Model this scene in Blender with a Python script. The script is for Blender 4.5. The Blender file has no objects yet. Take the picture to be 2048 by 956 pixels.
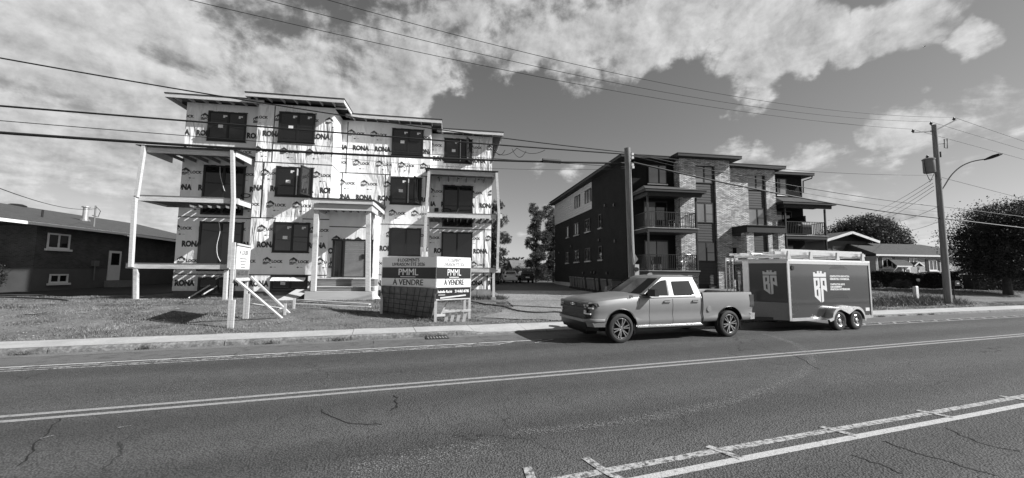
import bpy, bmesh, math, random
import numpy as np
from mathutils import Vector, Matrix
random.seed(7); RNG=np.random.default_rng(11)
S=bpy.context.scene; COL=S.collection
R_=math.radians
# ---------------------------------------------------------------- camera
F=785.0; PX,PY=1024.0,478.0; CAMH=1.93
_y,_p,_r=R_(-8.8),math.atan((545.1-478)/F),R_(0.51)
_f=Vector((-math.sin(_y)*math.cos(_p),math.cos(_y)*math.cos(_p),math.sin(_p)))
_a=Vector((math.cos(_y),math.sin(_y),0)); _u=_a.cross(_f)
CR=_a*math.cos(_r)+_u*math.sin(_r); CU=_u*math.cos(_r)-_a*math.sin(_r); CF=_f
CC=Vector((0,0,CAMH))
cd=bpy.data.cameras.new('camera'); cam=bpy.data.objects.new('camera',cd); COL.objects.link(cam)
cd.sensor_fit='HORIZONTAL'; cd.sensor_width=36; cd.lens=36*F/2048; cd.clip_start=.05; cd.clip_end=4000
m=Matrix((CR,CU,-CF)).transposed().to_4x4(); m.translation=CC; cam.matrix_world=m
S.camera=cam
S.view_settings.view_transform='Standard'; S.view_settings.look='None'; S.view_settings.gamma=1
S.view_settings.use_curve_mapping=False
S.view_settings.exposure=0.62
def ray(x,y): return CF+CR*((x-PX)/F)-CU*((y-PY)/F)
def onZ(x,y,z): d=ray(x,y); return CC+d*((z-CC.z)/d.z)
def onY(x,y,Y): d=ray(x,y); return CC+d*(Y/d.y)
def onX(x,y,X): d=ray(x,y); return CC+d*(X/d.x)
def onP(x,y,p,n): d=ray(x,y); return CC+d*((Vector(p)-CC).dot(Vector(n))/d.dot(Vector(n)))
def at(x,y,depth): return CC+ray(x,y)*depth
# road frame: r along the road, n across it (camera at n=0)
RA=R_(10.2); ER=Vector((math.cos(RA),math.sin(RA),0)); EN=Vector((-math.sin(RA),math.cos(RA),0))
def P(r,n,z=0.): return ER*r+EN*n+Vector((0,0,z))
def rn(x,y): return x*ER.x+y*ER.y, x*EN.x+y*EN.y
# ---------------------------------------------------------------- sky and sun
SUN_EL=R_(35.5); SUN_AZ=R_(-22)          # azimuth measured from +X, anticlockwise
wd=bpy.data.worlds.new('World'); S.world=wd; wd.use_nodes=True
nt=wd.node_tree; N=nt.nodes; L=nt.links; N.clear()
def nd(t,**k):
    n=N.new(t)
    for a,b in k.items(): setattr(n,a,b)
    return n
out=nd('ShaderNodeOutputWorld'); bg=nd('ShaderNodeBackground'); bg.inputs[1].default_value=.088
L.new(bg.outputs[0],out.inputs[0])
sky=nd('ShaderNodeTexSky',sky_type='NISHITA'); sky.sun_disc=False
sky.sun_elevation=SUN_EL; sky.sun_rotation=math.pi/2-SUN_AZ; sky.altitude=50; sky.air_density=1.0; sky.dust_density=.6; sky.ozone_density=1.0
bw=nd('ShaderNodeSeparateColor'); L.new(sky.outputs[0],bw.inputs[0])
# black and white film with a yellow filter: mix of red and green
def mth(op,a,b=None,c=None,clamp=False):
    n=nd('ShaderNodeMath',operation=op); n.use_clamp=clamp
    for i,v in enumerate((a,b,c)):
        if v is None: continue
        if hasattr(v,'links') or hasattr(v,'is_linked'): L.new(v,n.inputs[i])
        else: n.inputs[i].default_value=v
    return n.outputs[0]
skyg=mth('MULTIPLY',mth('ADD',mth('MULTIPLY',bw.outputs[0],.55),mth('MULTIPLY',bw.outputs[1],.45)),.80)
tc=nd('ShaderNodeTexCoord'); D=tc.outputs['Generated']
nrm=nd('ShaderNodeVectorMath',operation='NORMALIZE'); L.new(D,nrm.inputs[0]); D=nrm.outputs[0]
sp=nd('ShaderNodeSeparateXYZ'); L.new(D,sp.inputs[0])
zz=mth('ADD',mth('MAXIMUM',sp.outputs[2],0.0),.16)
pl=nd('ShaderNodeCombineXYZ'); L.new(mth('DIVIDE',sp.outputs[0],zz),pl.inputs[0]); L.new(mth('DIVIDE',sp.outputs[1],zz),pl.inputs[1])
def noise(vec,sc,det=8,ro=.55,dist=0.,off=(0,0,0)):
    mp=nd('ShaderNodeMapping'); L.new(vec,mp.inputs[0]); mp.inputs['Location'].default_value=off
    n=nd('ShaderNodeTexNoise'); n.inputs['Scale'].default_value=sc; n.inputs['Detail'].default_value=det
    n.inputs['Roughness'].default_value=ro; n.inputs['Distortion'].default_value=dist
    L.new(mp.outputs[0],n.inputs['Vector']); return n.outputs[0]
n1=noise(pl.outputs[0],1.9,13,.60,.30,(3.1,1.2,0)); n2=noise(D,11.,10,.62,.15,(1,7,0)); n3=noise(pl.outputs[0],.55,3,.5,0,(5,2,0))
# the same field sampled a little towards the sun: the difference models the lit and shaded sides of the heaps
n1s=noise(pl.outputs[0],1.9,13,.60,.30,(3.1+.07,1.2-.02,0)); n2s=noise(D,11.,10,.62,.15,(1+.012,7-.004,.008))
# cloud banks: (pixel x, y, angular radius deg, weight)
BANKS=[(60,60,26,.27),(330,150,20,.25),(560,60,14,.16),(560,190,14,.21),(720,90,9,.14),(760,170,8,.22),(860,60,9,.18),(1010,70,9,.20),(1000,150,4,.12),(1150,60,8,.23),(1300,60,8,.27),
 (1450,40,7,.26),(1560,90,6,.33),(1490,115,4.5,.30),(1620,35,5,.26),(1700,105,3.4,.27),(1735,70,2.5,.22),(1820,12,4.2,.24),(1890,38,2.6,.15),(1950,100,2.0,.20),(1910,120,1.8,.19),(1090,150,3,.24),
 (1620,375,5.5,.15),(1700,370,4,.09),(1480,310,4.2,.17),(1570,292,3,.15),(1560,372,3.,.08),(1760,320,3.4,.10),(1800,360,2.6,.08),(1940,255,4.5,.18),(1850,248,3.2,.18),(2030,305,3.6,.16),(1240,322,2.4,.07),
 (1730,430,5,.13),(1780,470,5,.16),(270,383,5,.18),(120,290,13,.13),(60,430,9,.14),(1150,388,2.,.06),(1062,365,2.,.05),(1080,460,4,.10),(1380,110,5,.14)]
# wobble the directions so that no bank keeps a round outline
wob=nd('ShaderNodeTexNoise'); wob.inputs['Scale'].default_value=5.; wob.inputs['Detail'].default_value=5; L.new(D,wob.inputs['Vector'])
wv=nd('ShaderNodeVectorMath',operation='SUBTRACT'); L.new(wob.outputs[1],wv.inputs[0]); wv.inputs[1].default_value=(.5,.5,.5)
wm=nd('ShaderNodeVectorMath',operation='MULTIPLY_ADD'); L.new(wv.outputs[0],wm.inputs[0]); wm.inputs[1].default_value=(.30,.30,.30); L.new(D,wm.inputs[2])
wn_=nd('ShaderNodeVectorMath',operation='NORMALIZE'); L.new(wm.outputs[0],wn_.inputs[0]); DW=wn_.outputs[0]
mask=None
for (x,y,rad,w) in BANKS:
    d=ray(x,y).normalized(); dp=nd('ShaderNodeVectorMath',operation='DOT_PRODUCT'); L.new(DW,dp.inputs[0]); dp.inputs[1].default_value=d
    mr=nd('ShaderNodeMapRange'); mr.interpolation_type='SMOOTHSTEP'; L.new(dp.outputs['Value'],mr.inputs[0])
    mr.inputs[1].default_value=math.cos(R_(rad*1.25)); mr.inputs[2].default_value=math.cos(R_(rad*.25)); mr.inputs[3].default_value=0; mr.inputs[4].default_value=w
    mask=mr.outputs[0] if mask is None else mth('MAXIMUM',mask,mr.outputs[0])
# behind the camera and overhead the same broken cloud goes on
bk=nd('ShaderNodeMapRange'); bk.interpolation_type='SMOOTHSTEP'; dpv=nd('ShaderNodeVectorMath',operation='DOT_PRODUCT'); L.new(D,dpv.inputs[0]); dpv.inputs[1].default_value=CF
L.new(dpv.outputs['Value'],bk.inputs[0]); bk.inputs[1].default_value=.5; bk.inputs[2].default_value=.15; bk.inputs[3].default_value=0.; bk.inputs[4].default_value=.07
mask=mth('MAXIMUM',mask,bk.outputs[0])
dens=mth('ADD',mth('ADD',mth('MULTIPLY',n1,.65),mth('MULTIPLY',n2,.35)),mask)
cov=nd('ShaderNodeMapRange'); cov.interpolation_type='SMOOTHSTEP'; L.new(dens,cov.inputs[0]); cov.inputs[1].default_value=.615; cov.inputs[2].default_value=.735
# lit sides, shaded sides and thicker grey bellies
lit=mth('ADD',mth('MULTIPLY',mth('SUBTRACT',n1,n1s),7.),mth('MULTIPLY',mth('SUBTRACT',n2,n2s),7.))
bel=nd('ShaderNodeMapRange'); L.new(n3,bel.inputs[0]); bel.inputs[1].default_value=.35; bel.inputs[2].default_value=.65; bel.inputs[3].default_value=3.7; bel.inputs[4].default_value=4.9
class _o: pass
cl=mth('MINIMUM',mth('MAXIMUM',mth('ADD',bel.outputs[0],lit),2.6),6.4); bel=_o(); bel.outputs=[cl]
mx=nd('ShaderNodeMix',data_type='FLOAT'); L.new(mth('MULTIPLY',cov.outputs[0],.94),mx.inputs[0]); L.new(skyg,mx.inputs[2]); L.new(bel.outputs[0],mx.inputs[3])
cb=nd('ShaderNodeCombineColor'); [L.new(mx.outputs[0],cb.inputs[i]) for i in range(3)]
L.new(cb.outputs[0],bg.inputs[0])
sl=bpy.data.lights.new('sun','SUN'); sl.energy=5.0; sl.angle=R_(.5); sl.color=(1,1,1)
so=bpy.data.objects.new('sun',sl); COL.objects.link(so)
sd=Vector((math.cos(SUN_AZ)*math.cos(SUN_EL),math.sin(SUN_AZ)*math.cos(SUN_EL),math.sin(SUN_EL)))
so.rotation_euler=sd.to_track_quat('Z','Y').to_euler(); so.location=(30,-20,60)
# ---------------------------------------------------------------- helpers
def lk(o): COL.objects.link(o); return o
def wl(o):
    v=Vector((0,0,0))
    while o is not None: v=v+o.location; o=o.parent
    return v
def tag(o,label=None,cat=None,group=None,kind=None):
    if label: o['label']=label
    if cat: o['category']=cat
    if group: o['group']=group
    if kind: o['kind']=kind
    return o
def thing(name,label,cat,loc=(0,0,0),rz=0,group=None):
    o=lk(bpy.data.objects.new(name,None)); o.location=loc; o.rotation_euler=(0,0,rz); o.empty_display_size=.2
    return tag(o,label,cat,group)
class MB:
    def __init__(s): s.v=[]; s.f=[]; s.m=[]
    def face(s,pts,m=0):
        b=len(s.v); s.v+= [tuple(p) for p in pts]; s.f.append(tuple(range(b,b+len(pts)))); s.m.append(m); return s
    def box(s,x0,x1,y0,y1,z0,z1,m=0):
        b=len(s.v); s.v+=[(x0,y0,z0),(x1,y0,z0),(x1,y1,z0),(x0,y1,z0),(x0,y0,z1),(x1,y0,z1),(x1,y1,z1),(x0,y1,z1)]
        for q in ((3,2,1,0),(4,5,6,7),(0,1,5,4),(1,2,6,5),(2,3,7,6),(3,0,4,7)): s.f.append(tuple(b+i for i in q)); s.m.append(m)
        return s
    def hexa(s,p,m=0):     # 8 points, bottom 4 then top 4
        b=len(s.v); s.v+=[tuple(q) for q in p]
        for q in ((3,2,1,0),(4,5,6,7),(0,1,5,4),(1,2,6,5),(2,3,7,6),(3,0,4,7)): s.f.append(tuple(b+i for i in q)); s.m.append(m)
        return s
    def prism(s,pts,d,m=0):  # polygon pts (3D) extruded by vector d
        d=Vector(d); n=len(pts); b=len(s.v); s.v+=[tuple(Vector(p)) for p in pts]+[tuple(Vector(p)+d) for p in pts]
        s.f.append(tuple(range(b+n-1,b-1,-1))); s.m.append(m); s.f.append(tuple(range(b+n,b+2*n))); s.m.append(m)
        for i in range(n):
            j=(i+1)%n; s.f.append((b+i,b+j,b+n+j,b+n+i)); s.m.append(m)
        return s
    def beam(s,p,q,w,h,up=(0,0,1),m=0):
        p=Vector(p); q=Vector(q); t=(q-p).normalized(); up=Vector(up)
        if abs(t.dot(up))>.97: up=Vector((0,1,0))
        a=t.cross(up).normalized()*(w/2); u=a.cross(t).normalized()*(h/2)
        return s.hexa([p-a-u,p+a-u,q+a-u,q-a-u,p-a+u,p+a+u,q+a+u,q-a+u],m)
    def tube(s,pts,r,n=8,m=0,cap=True):
        pts=[Vector(p) for p in pts]; rs=r if isinstance(r,(list,tuple)) else [r]*len(pts); b=len(s.v); k=len(pts)
        for i,p in enumerate(pts):
            t=(pts[min(i+1,k-1)]-pts[max(i-1,0)]).normalized(); up=Vector((0,0,1)) if abs(t.z)<.95 else Vector((0,1,0))
            a=t.cross(up).normalized(); u=a.cross(t)
            for j in range(n):
                an=2*math.pi*j/n; s.v.append(tuple(p+(a*math.cos(an)+u*math.sin(an))*rs[i]))
        for i in range(k-1):
            for j in range(n):
                jj=(j+1)%n; s.f.append((b+i*n+j,b+i*n+jj,b+(i+1)*n+jj,b+(i+1)*n+j)); s.m.append(m)
        if cap:
            s.f.append(tuple(b+j for j in range(n))); s.m.append(m); s.f.append(tuple(b+(k-1)*n+j for j in range(n))); s.m.append(m)
        return s
    def lathe(s,prof,c,axis='Z',n=24,m=0,ms=None):
        # prof: list of (radius, height along the axis)
        b=len(s.v); c=Vector(c)
        for (r,h) in prof:
            for j in range(n):
                an=2*math.pi*j/n; ca,sa=r*math.cos(an),r*math.sin(an)
                s.v.append(tuple(c+Vector((ca,sa,h) if axis=='Z' else (ca,h,sa) if axis=='Y' else (h,ca,sa))))
        for i in range(len(prof)-1):
            for j in range(n):
                jj=(j+1)%n; s.f.append((b+i*n+j,b+i*n+jj,b+(i+1)*n+jj,b+(i+1)*n+j)); s.m.append(ms[i] if ms else m)
        return s
    def mesh(s,name,mats,smooth=None,off=None):
        me=bpy.data.meshes.new(name)
        v=s.v if off is None else [(x-off[0],y-off[1],z-off[2]) for x,y,z in s.v]
        me.from_pydata(v,[],s.f)
        mats=mats if isinstance(mats,(list,tuple)) else [mats]
        for mm in mats: me.materials.append(mm)
        if len(mats)>1: me.polygons.foreach_set('material_index',s.m)
        bm=bmesh.new(); bm.from_mesh(me); bmesh.ops.recalc_face_normals(bm,faces=bm.faces); bm.to_mesh(me); bm.free()
        if smooth is not None:
            me.polygons.foreach_set('use_smooth',[True]*len(me.polygons)); me.set_sharp_from_angle(angle=R_(smooth))
        return me
    def obj(s,name,mats,parent=None,smooth=None,local=False):
        off=None
        if parent is not None and not local: off=wl(parent)
        o=lk(bpy.data.objects.new(name,s.mesh(name,mats,smooth,off))); o.parent=parent
        return o
def part(name,me,parent,loc=(0,0,0),rot=(0,0,0)):
    o=lk(bpy.data.objects.new(name,me)); o.parent=parent; o.location=loc; o.rotation_euler=rot; return o
def copy_tree(o,parent=None):
    c=o.copy(); lk(c); c.parent=parent
    for ch in [x for x in o.children]: copy_tree(ch,c)
    return c
# ---------------------------------------------------------------- materials
def mat(name,val,rough=.7,var=.12,scale=3.,bump=0.,bscale=40.,metal=0.,stretch=None,spec=.4,coat=0.,det=5,var2=0.,scale2=30.):
    """grey surface whose tone wanders a little, with fine relief"""
    M=bpy.data.materials.new(name); M.use_nodes=True; t=M.node_tree; n=t.nodes; l=t.links
    b=n['Principled BSDF']; b.inputs['Roughness'].default_value=rough; b.inputs['Metallic'].default_value=metal
    b.inputs['Specular IOR Level'].default_value=spec
    if coat: b.inputs['Coat Weight'].default_value=coat; b.inputs['Coat Roughness'].default_value=.06
    c=n.new('ShaderNodeTexCoord'); mp=n.new('ShaderNodeMapping'); l.new(c.outputs['Object'],mp.inputs[0])
    if stretch: mp.inputs['Scale'].default_value=stretch
    nz=n.new('ShaderNodeTexNoise'); nz.inputs['Scale'].default_value=scale; nz.inputs['Detail'].default_value=det; l.new(mp.outputs[0],nz.inputs['Vector'])
    r=n.new('ShaderNodeMapRange'); l.new(nz.outputs[0],r.inputs[0]); r.inputs[1].default_value=.28; r.inputs[2].default_value=.72
    r.inputs[3].default_value=val*(1-var); r.inputs[4].default_value=val*(1+var); v=r.outputs[0]
    if var2:
        q=n.new('ShaderNodeTexNoise'); q.inputs['Scale'].default_value=scale2; q.inputs['Detail'].default_value=3; l.new(mp.outputs[0],q.inputs['Vector'])
        r2=n.new('ShaderNodeMapRange'); l.new(q.outputs[0],r2.inputs[0]); r2.inputs[1].default_value=.3; r2.inputs[2].default_value=.7; r2.inputs[3].default_value=1-var2; r2.inputs[4].default_value=1+var2
        mu=n.new('ShaderNodeMath'); mu.operation='MULTIPLY'; l.new(v,mu.inputs[0]); l.new(r2.outputs[0],mu.inputs[1]); v=mu.outputs[0]
    cc=n.new('ShaderNodeCombineColor'); [l.new(v,cc.inputs[i]) for i in range(3)]; l.new(cc.outputs[0],b.inputs['Base Color'])
    if bump:
        z=n.new('ShaderNodeTexNoise'); z.inputs['Scale'].default_value=bscale; z.inputs['Detail'].default_value=4; l.new(mp.outputs[0],z.inputs['Vector'])
        bp=n.new('ShaderNodeBump'); bp.inputs['Strength'].default_value=bump; bp.inputs['Distance'].default_value=.02; l.new(z.outputs[0],bp.inputs['Height']); l.new(bp.outputs[0],b.inputs['Normal'])
    return M
def brickmat(name,c1,c2,mort,w=.2,h=.067,msz=.012,axes='XZ',bump=.5,contrast=0.):
    M=bpy.data.materials.new(name); M.use_nodes=True; t=M.node_tree; n=t.nodes; l=t.links; b=n['Principled BSDF']; b.inputs['Roughness'].default_value=.9; b.inputs['Specular IOR Level'].default_value=.15
    c=n.new('ShaderNodeTexCoord'); s=n.new('ShaderNodeSeparateXYZ'); l.new(c.outputs['Object'],s.inputs[0])
    ad=n.new('ShaderNodeMath'); ad.operation='ADD'; l.new(s.outputs[0],ad.inputs[0]); l.new(s.outputs[1],ad.inputs[1])
    cb=n.new('ShaderNodeCombineXYZ'); l.new(ad.outputs[0],cb.inputs[0]); l.new(s.outputs[2],cb.inputs[1])
    k=n.new('ShaderNodeTexBrick'); l.new(cb.outputs[0],k.inputs['Vector']); k.inputs['Scale'].default_value=1
    k.inputs['Brick Width'].default_value=w; k.inputs['Row Height'].default_value=h; k.inputs['Mortar Size'].default_value=msz
    k.inputs['Color1'].default_value=(c1,)*3+(1,); k.inputs['Color2'].default_value=(c2,)*3+(1,); k.inputs['Mortar'].default_value=(mort,)*3+(1,); k.inputs['Bias'].default_value=contrast
    nz=n.new('ShaderNodeTexNoise'); nz.inputs['Scale'].default_value=1.3; nz.inputs['Detail'].default_value=6; l.new(cb.outputs[0],nz.inputs['Vector'])
    r=n.new('ShaderNodeMapRange'); l.new(nz.outputs[0],r.inputs[0]); r.inputs[1].default_value=.3; r.inputs[2].default_value=.7; r.inputs[3].default_value=.8; r.inputs[4].default_value=1.15
    mx=n.new('ShaderNodeMix'); mx.data_type='RGBA'; mx.blend_type='MULTIPLY'; mx.inputs[0].default_value=1; l.new(k.outputs[0],mx.inputs[6]); cc=n.new('ShaderNodeCombineColor'); [l.new(r.outputs[0],cc.inputs[i]) for i in range(3)]; l.new(cc.outputs[0],mx.inputs[7])
    l.new(mx.outputs[2],b.inputs['Base Color'])
    bp=n.new('ShaderNodeBump'); bp.inputs['Strength'].default_value=bump; bp.inputs['Distance'].default_value=.01; bp.invert=True; l.new(k.outputs['Fac'],bp.inputs['Height']); l.new(bp.outputs[0],b.inputs['Normal'])
    return M
M={}
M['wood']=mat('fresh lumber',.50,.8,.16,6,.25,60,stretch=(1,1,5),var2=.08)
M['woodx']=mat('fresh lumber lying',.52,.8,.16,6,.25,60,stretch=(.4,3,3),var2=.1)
M['wooddark']=mat('weathered and shade-darkened lumber',.17,.85,.25,5,.25,60,stretch=(.4,3,3))  # also for deck and roof undersides: their shade is put into the colour
M['membrane']=mat('black roof membrane',.02,.6,.2,4)
M['tape']=mat('black tape',.02,.5,.3,8)
M['black']=mat('black metal',.016,.45,.1,4)
M['blackplastic']=mat('black plastic',.018,.5,.1,4)
M['glass']=mat('window glass',.012,.03,.25,.7,spec=.9)
M['glass2']=mat('dark room glass',.006,.04,.3,.7,spec=.7)
M['white']=mat('white paint',.75,.5,.04,3)
M['paper']=mat('white paper',.72,.8,.05,8)
M['ink']=mat('printed ink',.045,.7,.25,9,var2=.3,scale2=25)
M['inkgrey']=mat('faded ink',.12,.7,.2,9,var2=.3,scale2=25)
M['conc']=mat('concrete',.24,.9,.14,2.5,.3,50,var2=.1)
M['concdark']=mat('cast foundation concrete',.13,.9,.2,2,.3,40)
M['alum']=mat('aluminium',.62,.32,.06,5,metal=.85)
M['galv']=mat('galvanised steel',.5,.45,.12,7,metal=.6)
M['chrome']=mat('chrome',.75,.12,.03,5,metal=1)
M['rubber']=mat('tyre rubber',.025,.75,.2,10,.2,60)
M['bark']=mat('bark',.06,.9,.3,8,.6,25,stretch=(1,1,.3))
M['pole']=mat('weathered pole timber',.20,.9,.25,5,.4,50,stretch=(3,3,.25),var2=.15)
M['cable']=mat('cable sheath',.012,.6,.1,3)
M['cablel']=mat('bare conductor',.10,.5,.1,3)
M['steelgrey']=mat('painted steel',.17,.45,.12,4)
# ================================================================ the ground
def sm(t): t=max(0.,min(1.,t)); return t*t*(3-2*t)
def gz(x,y):
    r,n=rn(x,y)
    A=.42-.17*sm((r-1)/5)-.05*sm((r-18)/8)
    return .15+A*sm((n-13.2)/6.2)+.25*sm((n-20)/26)+.28*sm((n-16.5)/7)*sm((r-27)/9)
# ---- materials of the ground
def roadmat():
    Mt=bpy.data.materials.new('worn asphalt'); Mt.use_nodes=True; t=Mt.node_tree; n=t.nodes; l=t.links; b=n['Principled BSDF']; b.inputs['Roughness'].default_value=.78; b.inputs['Specular IOR Level'].default_value=.35
    c=n.new('ShaderNodeTexCoord'); O=c.outputs['Object']
    def nz(sc,det,ro=.55,st=(1,1,1),dist=0):
        mp=n.new('ShaderNodeMapping'); mp.inputs['Scale'].default_value=st; l.new(O,mp.inputs[0]); q=n.new('ShaderNodeTexNoise'); q.inputs['Scale'].default_value=sc; q.inputs['Detail'].default_value=det; q.inputs['Roughness'].default_value=ro; q.inputs['Distortion'].default_value=dist; l.new(mp.outputs[0],q.inputs['Vector']); return q.outputs[0]
    def mr(v,a,b_,c_,d): r=n.new('ShaderNodeMapRange'); l.new(v,r.inputs[0]); r.inputs[1].default_value=a; r.inputs[2].default_value=b_; r.inputs[3].default_value=c_; r.inputs[4].default_value=d; return r.outputs[0]
    def mu(a,b_,op='MULTIPLY'):
        m_=n.new('ShaderNodeMath'); m_.operation=op
        for i,v in enumerate((a,b_)):
            if isinstance(v,(int,float)): m_.inputs[i].default_value=v
            else: l.new(v,m_.inputs[i])
        return m_.outputs[0]
    big=mr(nz(.45,6,.62,(.12,1,1)),.3,.7,.74,1.28); mid=mr(nz(3,6,.65),.3,.7,.88,1.12); fine=mr(nz(95,3,.7),.3,.7,.55,1.5)
    vo=n.new('ShaderNodeTexVoronoi'); vo.inputs['Scale'].default_value=48; l.new(O,vo.inputs['Vector']); agg=mr(vo.outputs['Distance'],.15,.75,1.25,.55)
    # worn wheel tracks run along the road (local y is across it)
    s=n.new('ShaderNodeSeparateXYZ'); l.new(O,s.inputs[0])
    w=n.new('ShaderNodeMath'); w.operation='SINE'; l.new(mu(mu(s.outputs[1],.3,'ADD'),3.55),w.inputs[0]); trk=mr(w.outputs[0],-1,1,.84,1.10)
    # cracks
    cv=n.new('ShaderNodeTexVoronoi'); cv.feature='DISTANCE_TO_EDGE'; cv.inputs['Scale'].default_value=.33
    wn=n.new('ShaderNodeTexNoise'); wn.inputs['Scale'].default_value=1.1; wn.inputs['Detail'].default_value=6; l.new(O,wn.inputs['Vector'])
    ws=n.new('ShaderNodeVectorMath'); ws.operation='MULTIPLY_ADD'; l.new(wn.outputs[1],ws.inputs[0]); ws.inputs[1].default_value=(1.3,1.3,0); l.new(O,ws.inputs[2]); l.new(ws.outputs[0],cv.inputs['Vector'])
    crk=mr(cv.outputs[0],.001,.005,0,1); gate=mr(nz(.22,2),.47,.56,1,0)
    mxx=n.new('ShaderNodeMath'); mxx.operation='MAXIMUM'; l.new(crk,mxx.inputs[0]); l.new(gate,mxx.inputs[1]); crkm=mr(mxx.outputs[0],0,1,.35,1)
    v=mu(mu(mu(mu(mu(mu(big,mid),fine),agg),trk),crkm),.084)
    cc=n.new('ShaderNodeCombineColor'); [l.new(v,cc.inputs[i]) for i in range(3)]; l.new(cc.outputs[0],b.inputs['Base Color'])
    h=mu(mu(vo.outputs['Distance'],-1.2),mu(nz(60,3,.6),1.0),'ADD')
    bp=n.new('ShaderNodeBump'); bp.inputs['Strength'].default_value=.8; bp.inputs['Distance'].default_value=.012; l.new(h,bp.inputs['Height']); l.new(bp.outputs[0],b.inputs['Normal'])
    return Mt
def paintmat(name,val,worn,sc=14.):
    Mt=bpy.data.materials.new(name); Mt.use_nodes=True; t=Mt.node_tree; n=t.nodes; l=t.links; b=n['Principled BSDF']; b.inputs['Roughness'].default_value=.7
    c=n.new('ShaderNodeTexCoord'); q=n.new('ShaderNodeTexNoise'); q.inputs['Scale'].default_value=sc; q.inputs['Detail'].default_value=8; q.inputs['Roughness'].default_value=.75; l.new(c.outputs['Object'],q.inputs['Vector'])
    r=n.new('ShaderNodeMapRange'); l.new(q.outputs[0],r.inputs[0]); r.inputs[1].default_value=worn-.05; r.inputs[2].default_value=worn+.05; r.inputs[3].default_value=.08; r.inputs[4].default_value=val
    q2=n.new('ShaderNodeTexNoise'); q2.inputs['Scale'].default_value=90; q2.inputs['Detail'].default_value=2; l.new(c.outputs['Object'],q2.inputs['Vector'])
    r2=n.new('ShaderNodeMapRange'); l.new(q2.outputs[0],r2.inputs[0]); r2.inputs[1].default_value=.3; r2.inputs[2].default_value=.7; r2.inputs[3].default_value=.65; r2.inputs[4].default_value=1.2
    m_=n.new('ShaderNodeMath'); m_.operation='MULTIPLY'; l.new(r.outputs[0],m_.inputs[0]); l.new(r2.outputs[0],m_.inputs[1])
    cc=n.new('ShaderNodeCombineColor'); [l.new(m_.outputs[0],cc.inputs[i]) for i in range(3)]; l.new(cc.outputs[0],b.inputs['Base Color'])
    bp=n.new('ShaderNodeBump'); bp.inputs['Strength'].default_value=.5; bp.inputs['Distance'].default_value=.008; l.new(q2.outputs[0],bp.inputs['Height']); l.new(bp.outputs[0],b.inputs['Normal'])
    return Mt
M['road']=roadmat()
M['ground']=mat('turf and bare earth',.13,.95,.35,1.2,.9,22,var2=.45,scale2=14,det=9)
M['gravel']=mat('crushed stone',.20,.95,.22,1.0,1.,26,var2=.55,scale2=22,det=8)
M['lot']=mat('parking asphalt',.05,.9,.15,1.5,.4,40,var2=.2)
M['walk']=mat('sidewalk concrete',.38,.9,.12,1.6,.25,60,var2=.12,scale2=18,det=8)
M['kerb']=mat('chipped kerb concrete',.15,.95,.32,5,.7,25,var2=.35,scale2=16,det=8)
M['sand']=mat('gutter sand',.14,.95,.2,2,.4,40,var2=.3)
# ---- terrain: one sheet to the horizon
def axis(lo,hi,dense0,dense1,step):
    a=list(np.arange(dense0,dense1+1e-6,step)); x=dense0; s=step
    L_=[]; 
    while x>lo: s*=1.45; x-=s; L_.append(x)
    H_=[]; x=dense1; s=step
    while x<hi: s*=1.45; x+=s; H_.append(x)
    return L_[::-1]+a+H_
rs=axis(-1800,1800,-32,50,1.); ns=[-1800,-600,-200,-60,-20,-6,0,6,11,12.9,13.18]+axis(13.2,1800,13.2,34,.8)[0:]
ns=sorted(set(round(v,3) for v in ns if v<13.19 or v>=13.2))
g=MB(); W_=len(rs)
for n_ in ns:
    for r_ in rs:
        p=P(r_,n_); z=-.09 if n_<13.19 else gz(p.x,p.y)+(.03*math.sin(r_*1.7)*math.sin(n_*1.3+r_*.4) if n_>14 and n_<22 else 0)
        g.v.append((p.x,p.y,z))
for i in range(len(ns)-1):
    for j in range(W_-1): a=i*W_+j; g.f.append((a,a+1,a+W_+1,a+W_)); g.m.append(0)
ground=g.obj('ground',M['ground'],smooth=60); tag(ground,kind='structure')
# ---- road, in its own frame so that the wheel tracks follow it
def rframe(name,kind='structure'):
    o=lk(bpy.data.objects.new(name,None)); o.rotation_euler=(0,0,RA); tag(o,kind=kind); return o
mb=MB(); xs=[-900,-300,-120,-60,-30,0,30,60,120,300,900]
for i in range(len(xs)-1): mb.face([(xs[i],1.2,0),(xs[i+1],1.2,0),(xs[i+1],12.12,0),(xs[i],12.12,0)])
road=mb.obj('road',M['road'],local=True); road.rotation_euler=(0,0,RA); tag(road,kind='structure')
def strip(name,pts,w,mt,z=.004,parent=road):
    b=MB(); 
    for i in range(len(pts)-1):
        p=Vector((*pts[i],0)); q=Vector((*pts[i+1],0)); t=(q-p).normalized(); a=Vector((-t.y,t.x,0))*(w/2)
        b.face([(*(p-a).xy,z),(*(q-a).xy,z),(*(q+a).xy,z),(*(p+a).xy,z)])
    return b.obj(name,mt,parent,local=True)
M['yellow']=paintmat('worn lane paint',.30,.40); M['wpaint']=paintmat('white lane paint',.46,.40,20.); M['wworn']=paintmat('worn white lane paint',.42,.475,16.)
M['wfaint']=paintmat('faint paint trace',.085,.53,9.)
def wav(n0,r0,r1,step=3.,a=.008): 
    k=[r0]; 
    while k[-1]<r1: k.append(min(r1,k[-1]+step))
    return [(r,n0+a*math.sin(r*.9+n0)) for r in k]
strip('centre_line',wav(6.93,-60,160),.10,M['yellow']); strip('centre_line',wav(7.16,-60,160),.10,M['yellow'])
strip('edge_line',wav(3.27,2.0,160,2.),.10,M['wpaint']); strip('edge_line',wav(3.27,-60,-2,2.),.11,M['wpaint'])
strip('edge_line',wav(3.50,1.2,160,2.),.10,M['wworn'])
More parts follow.
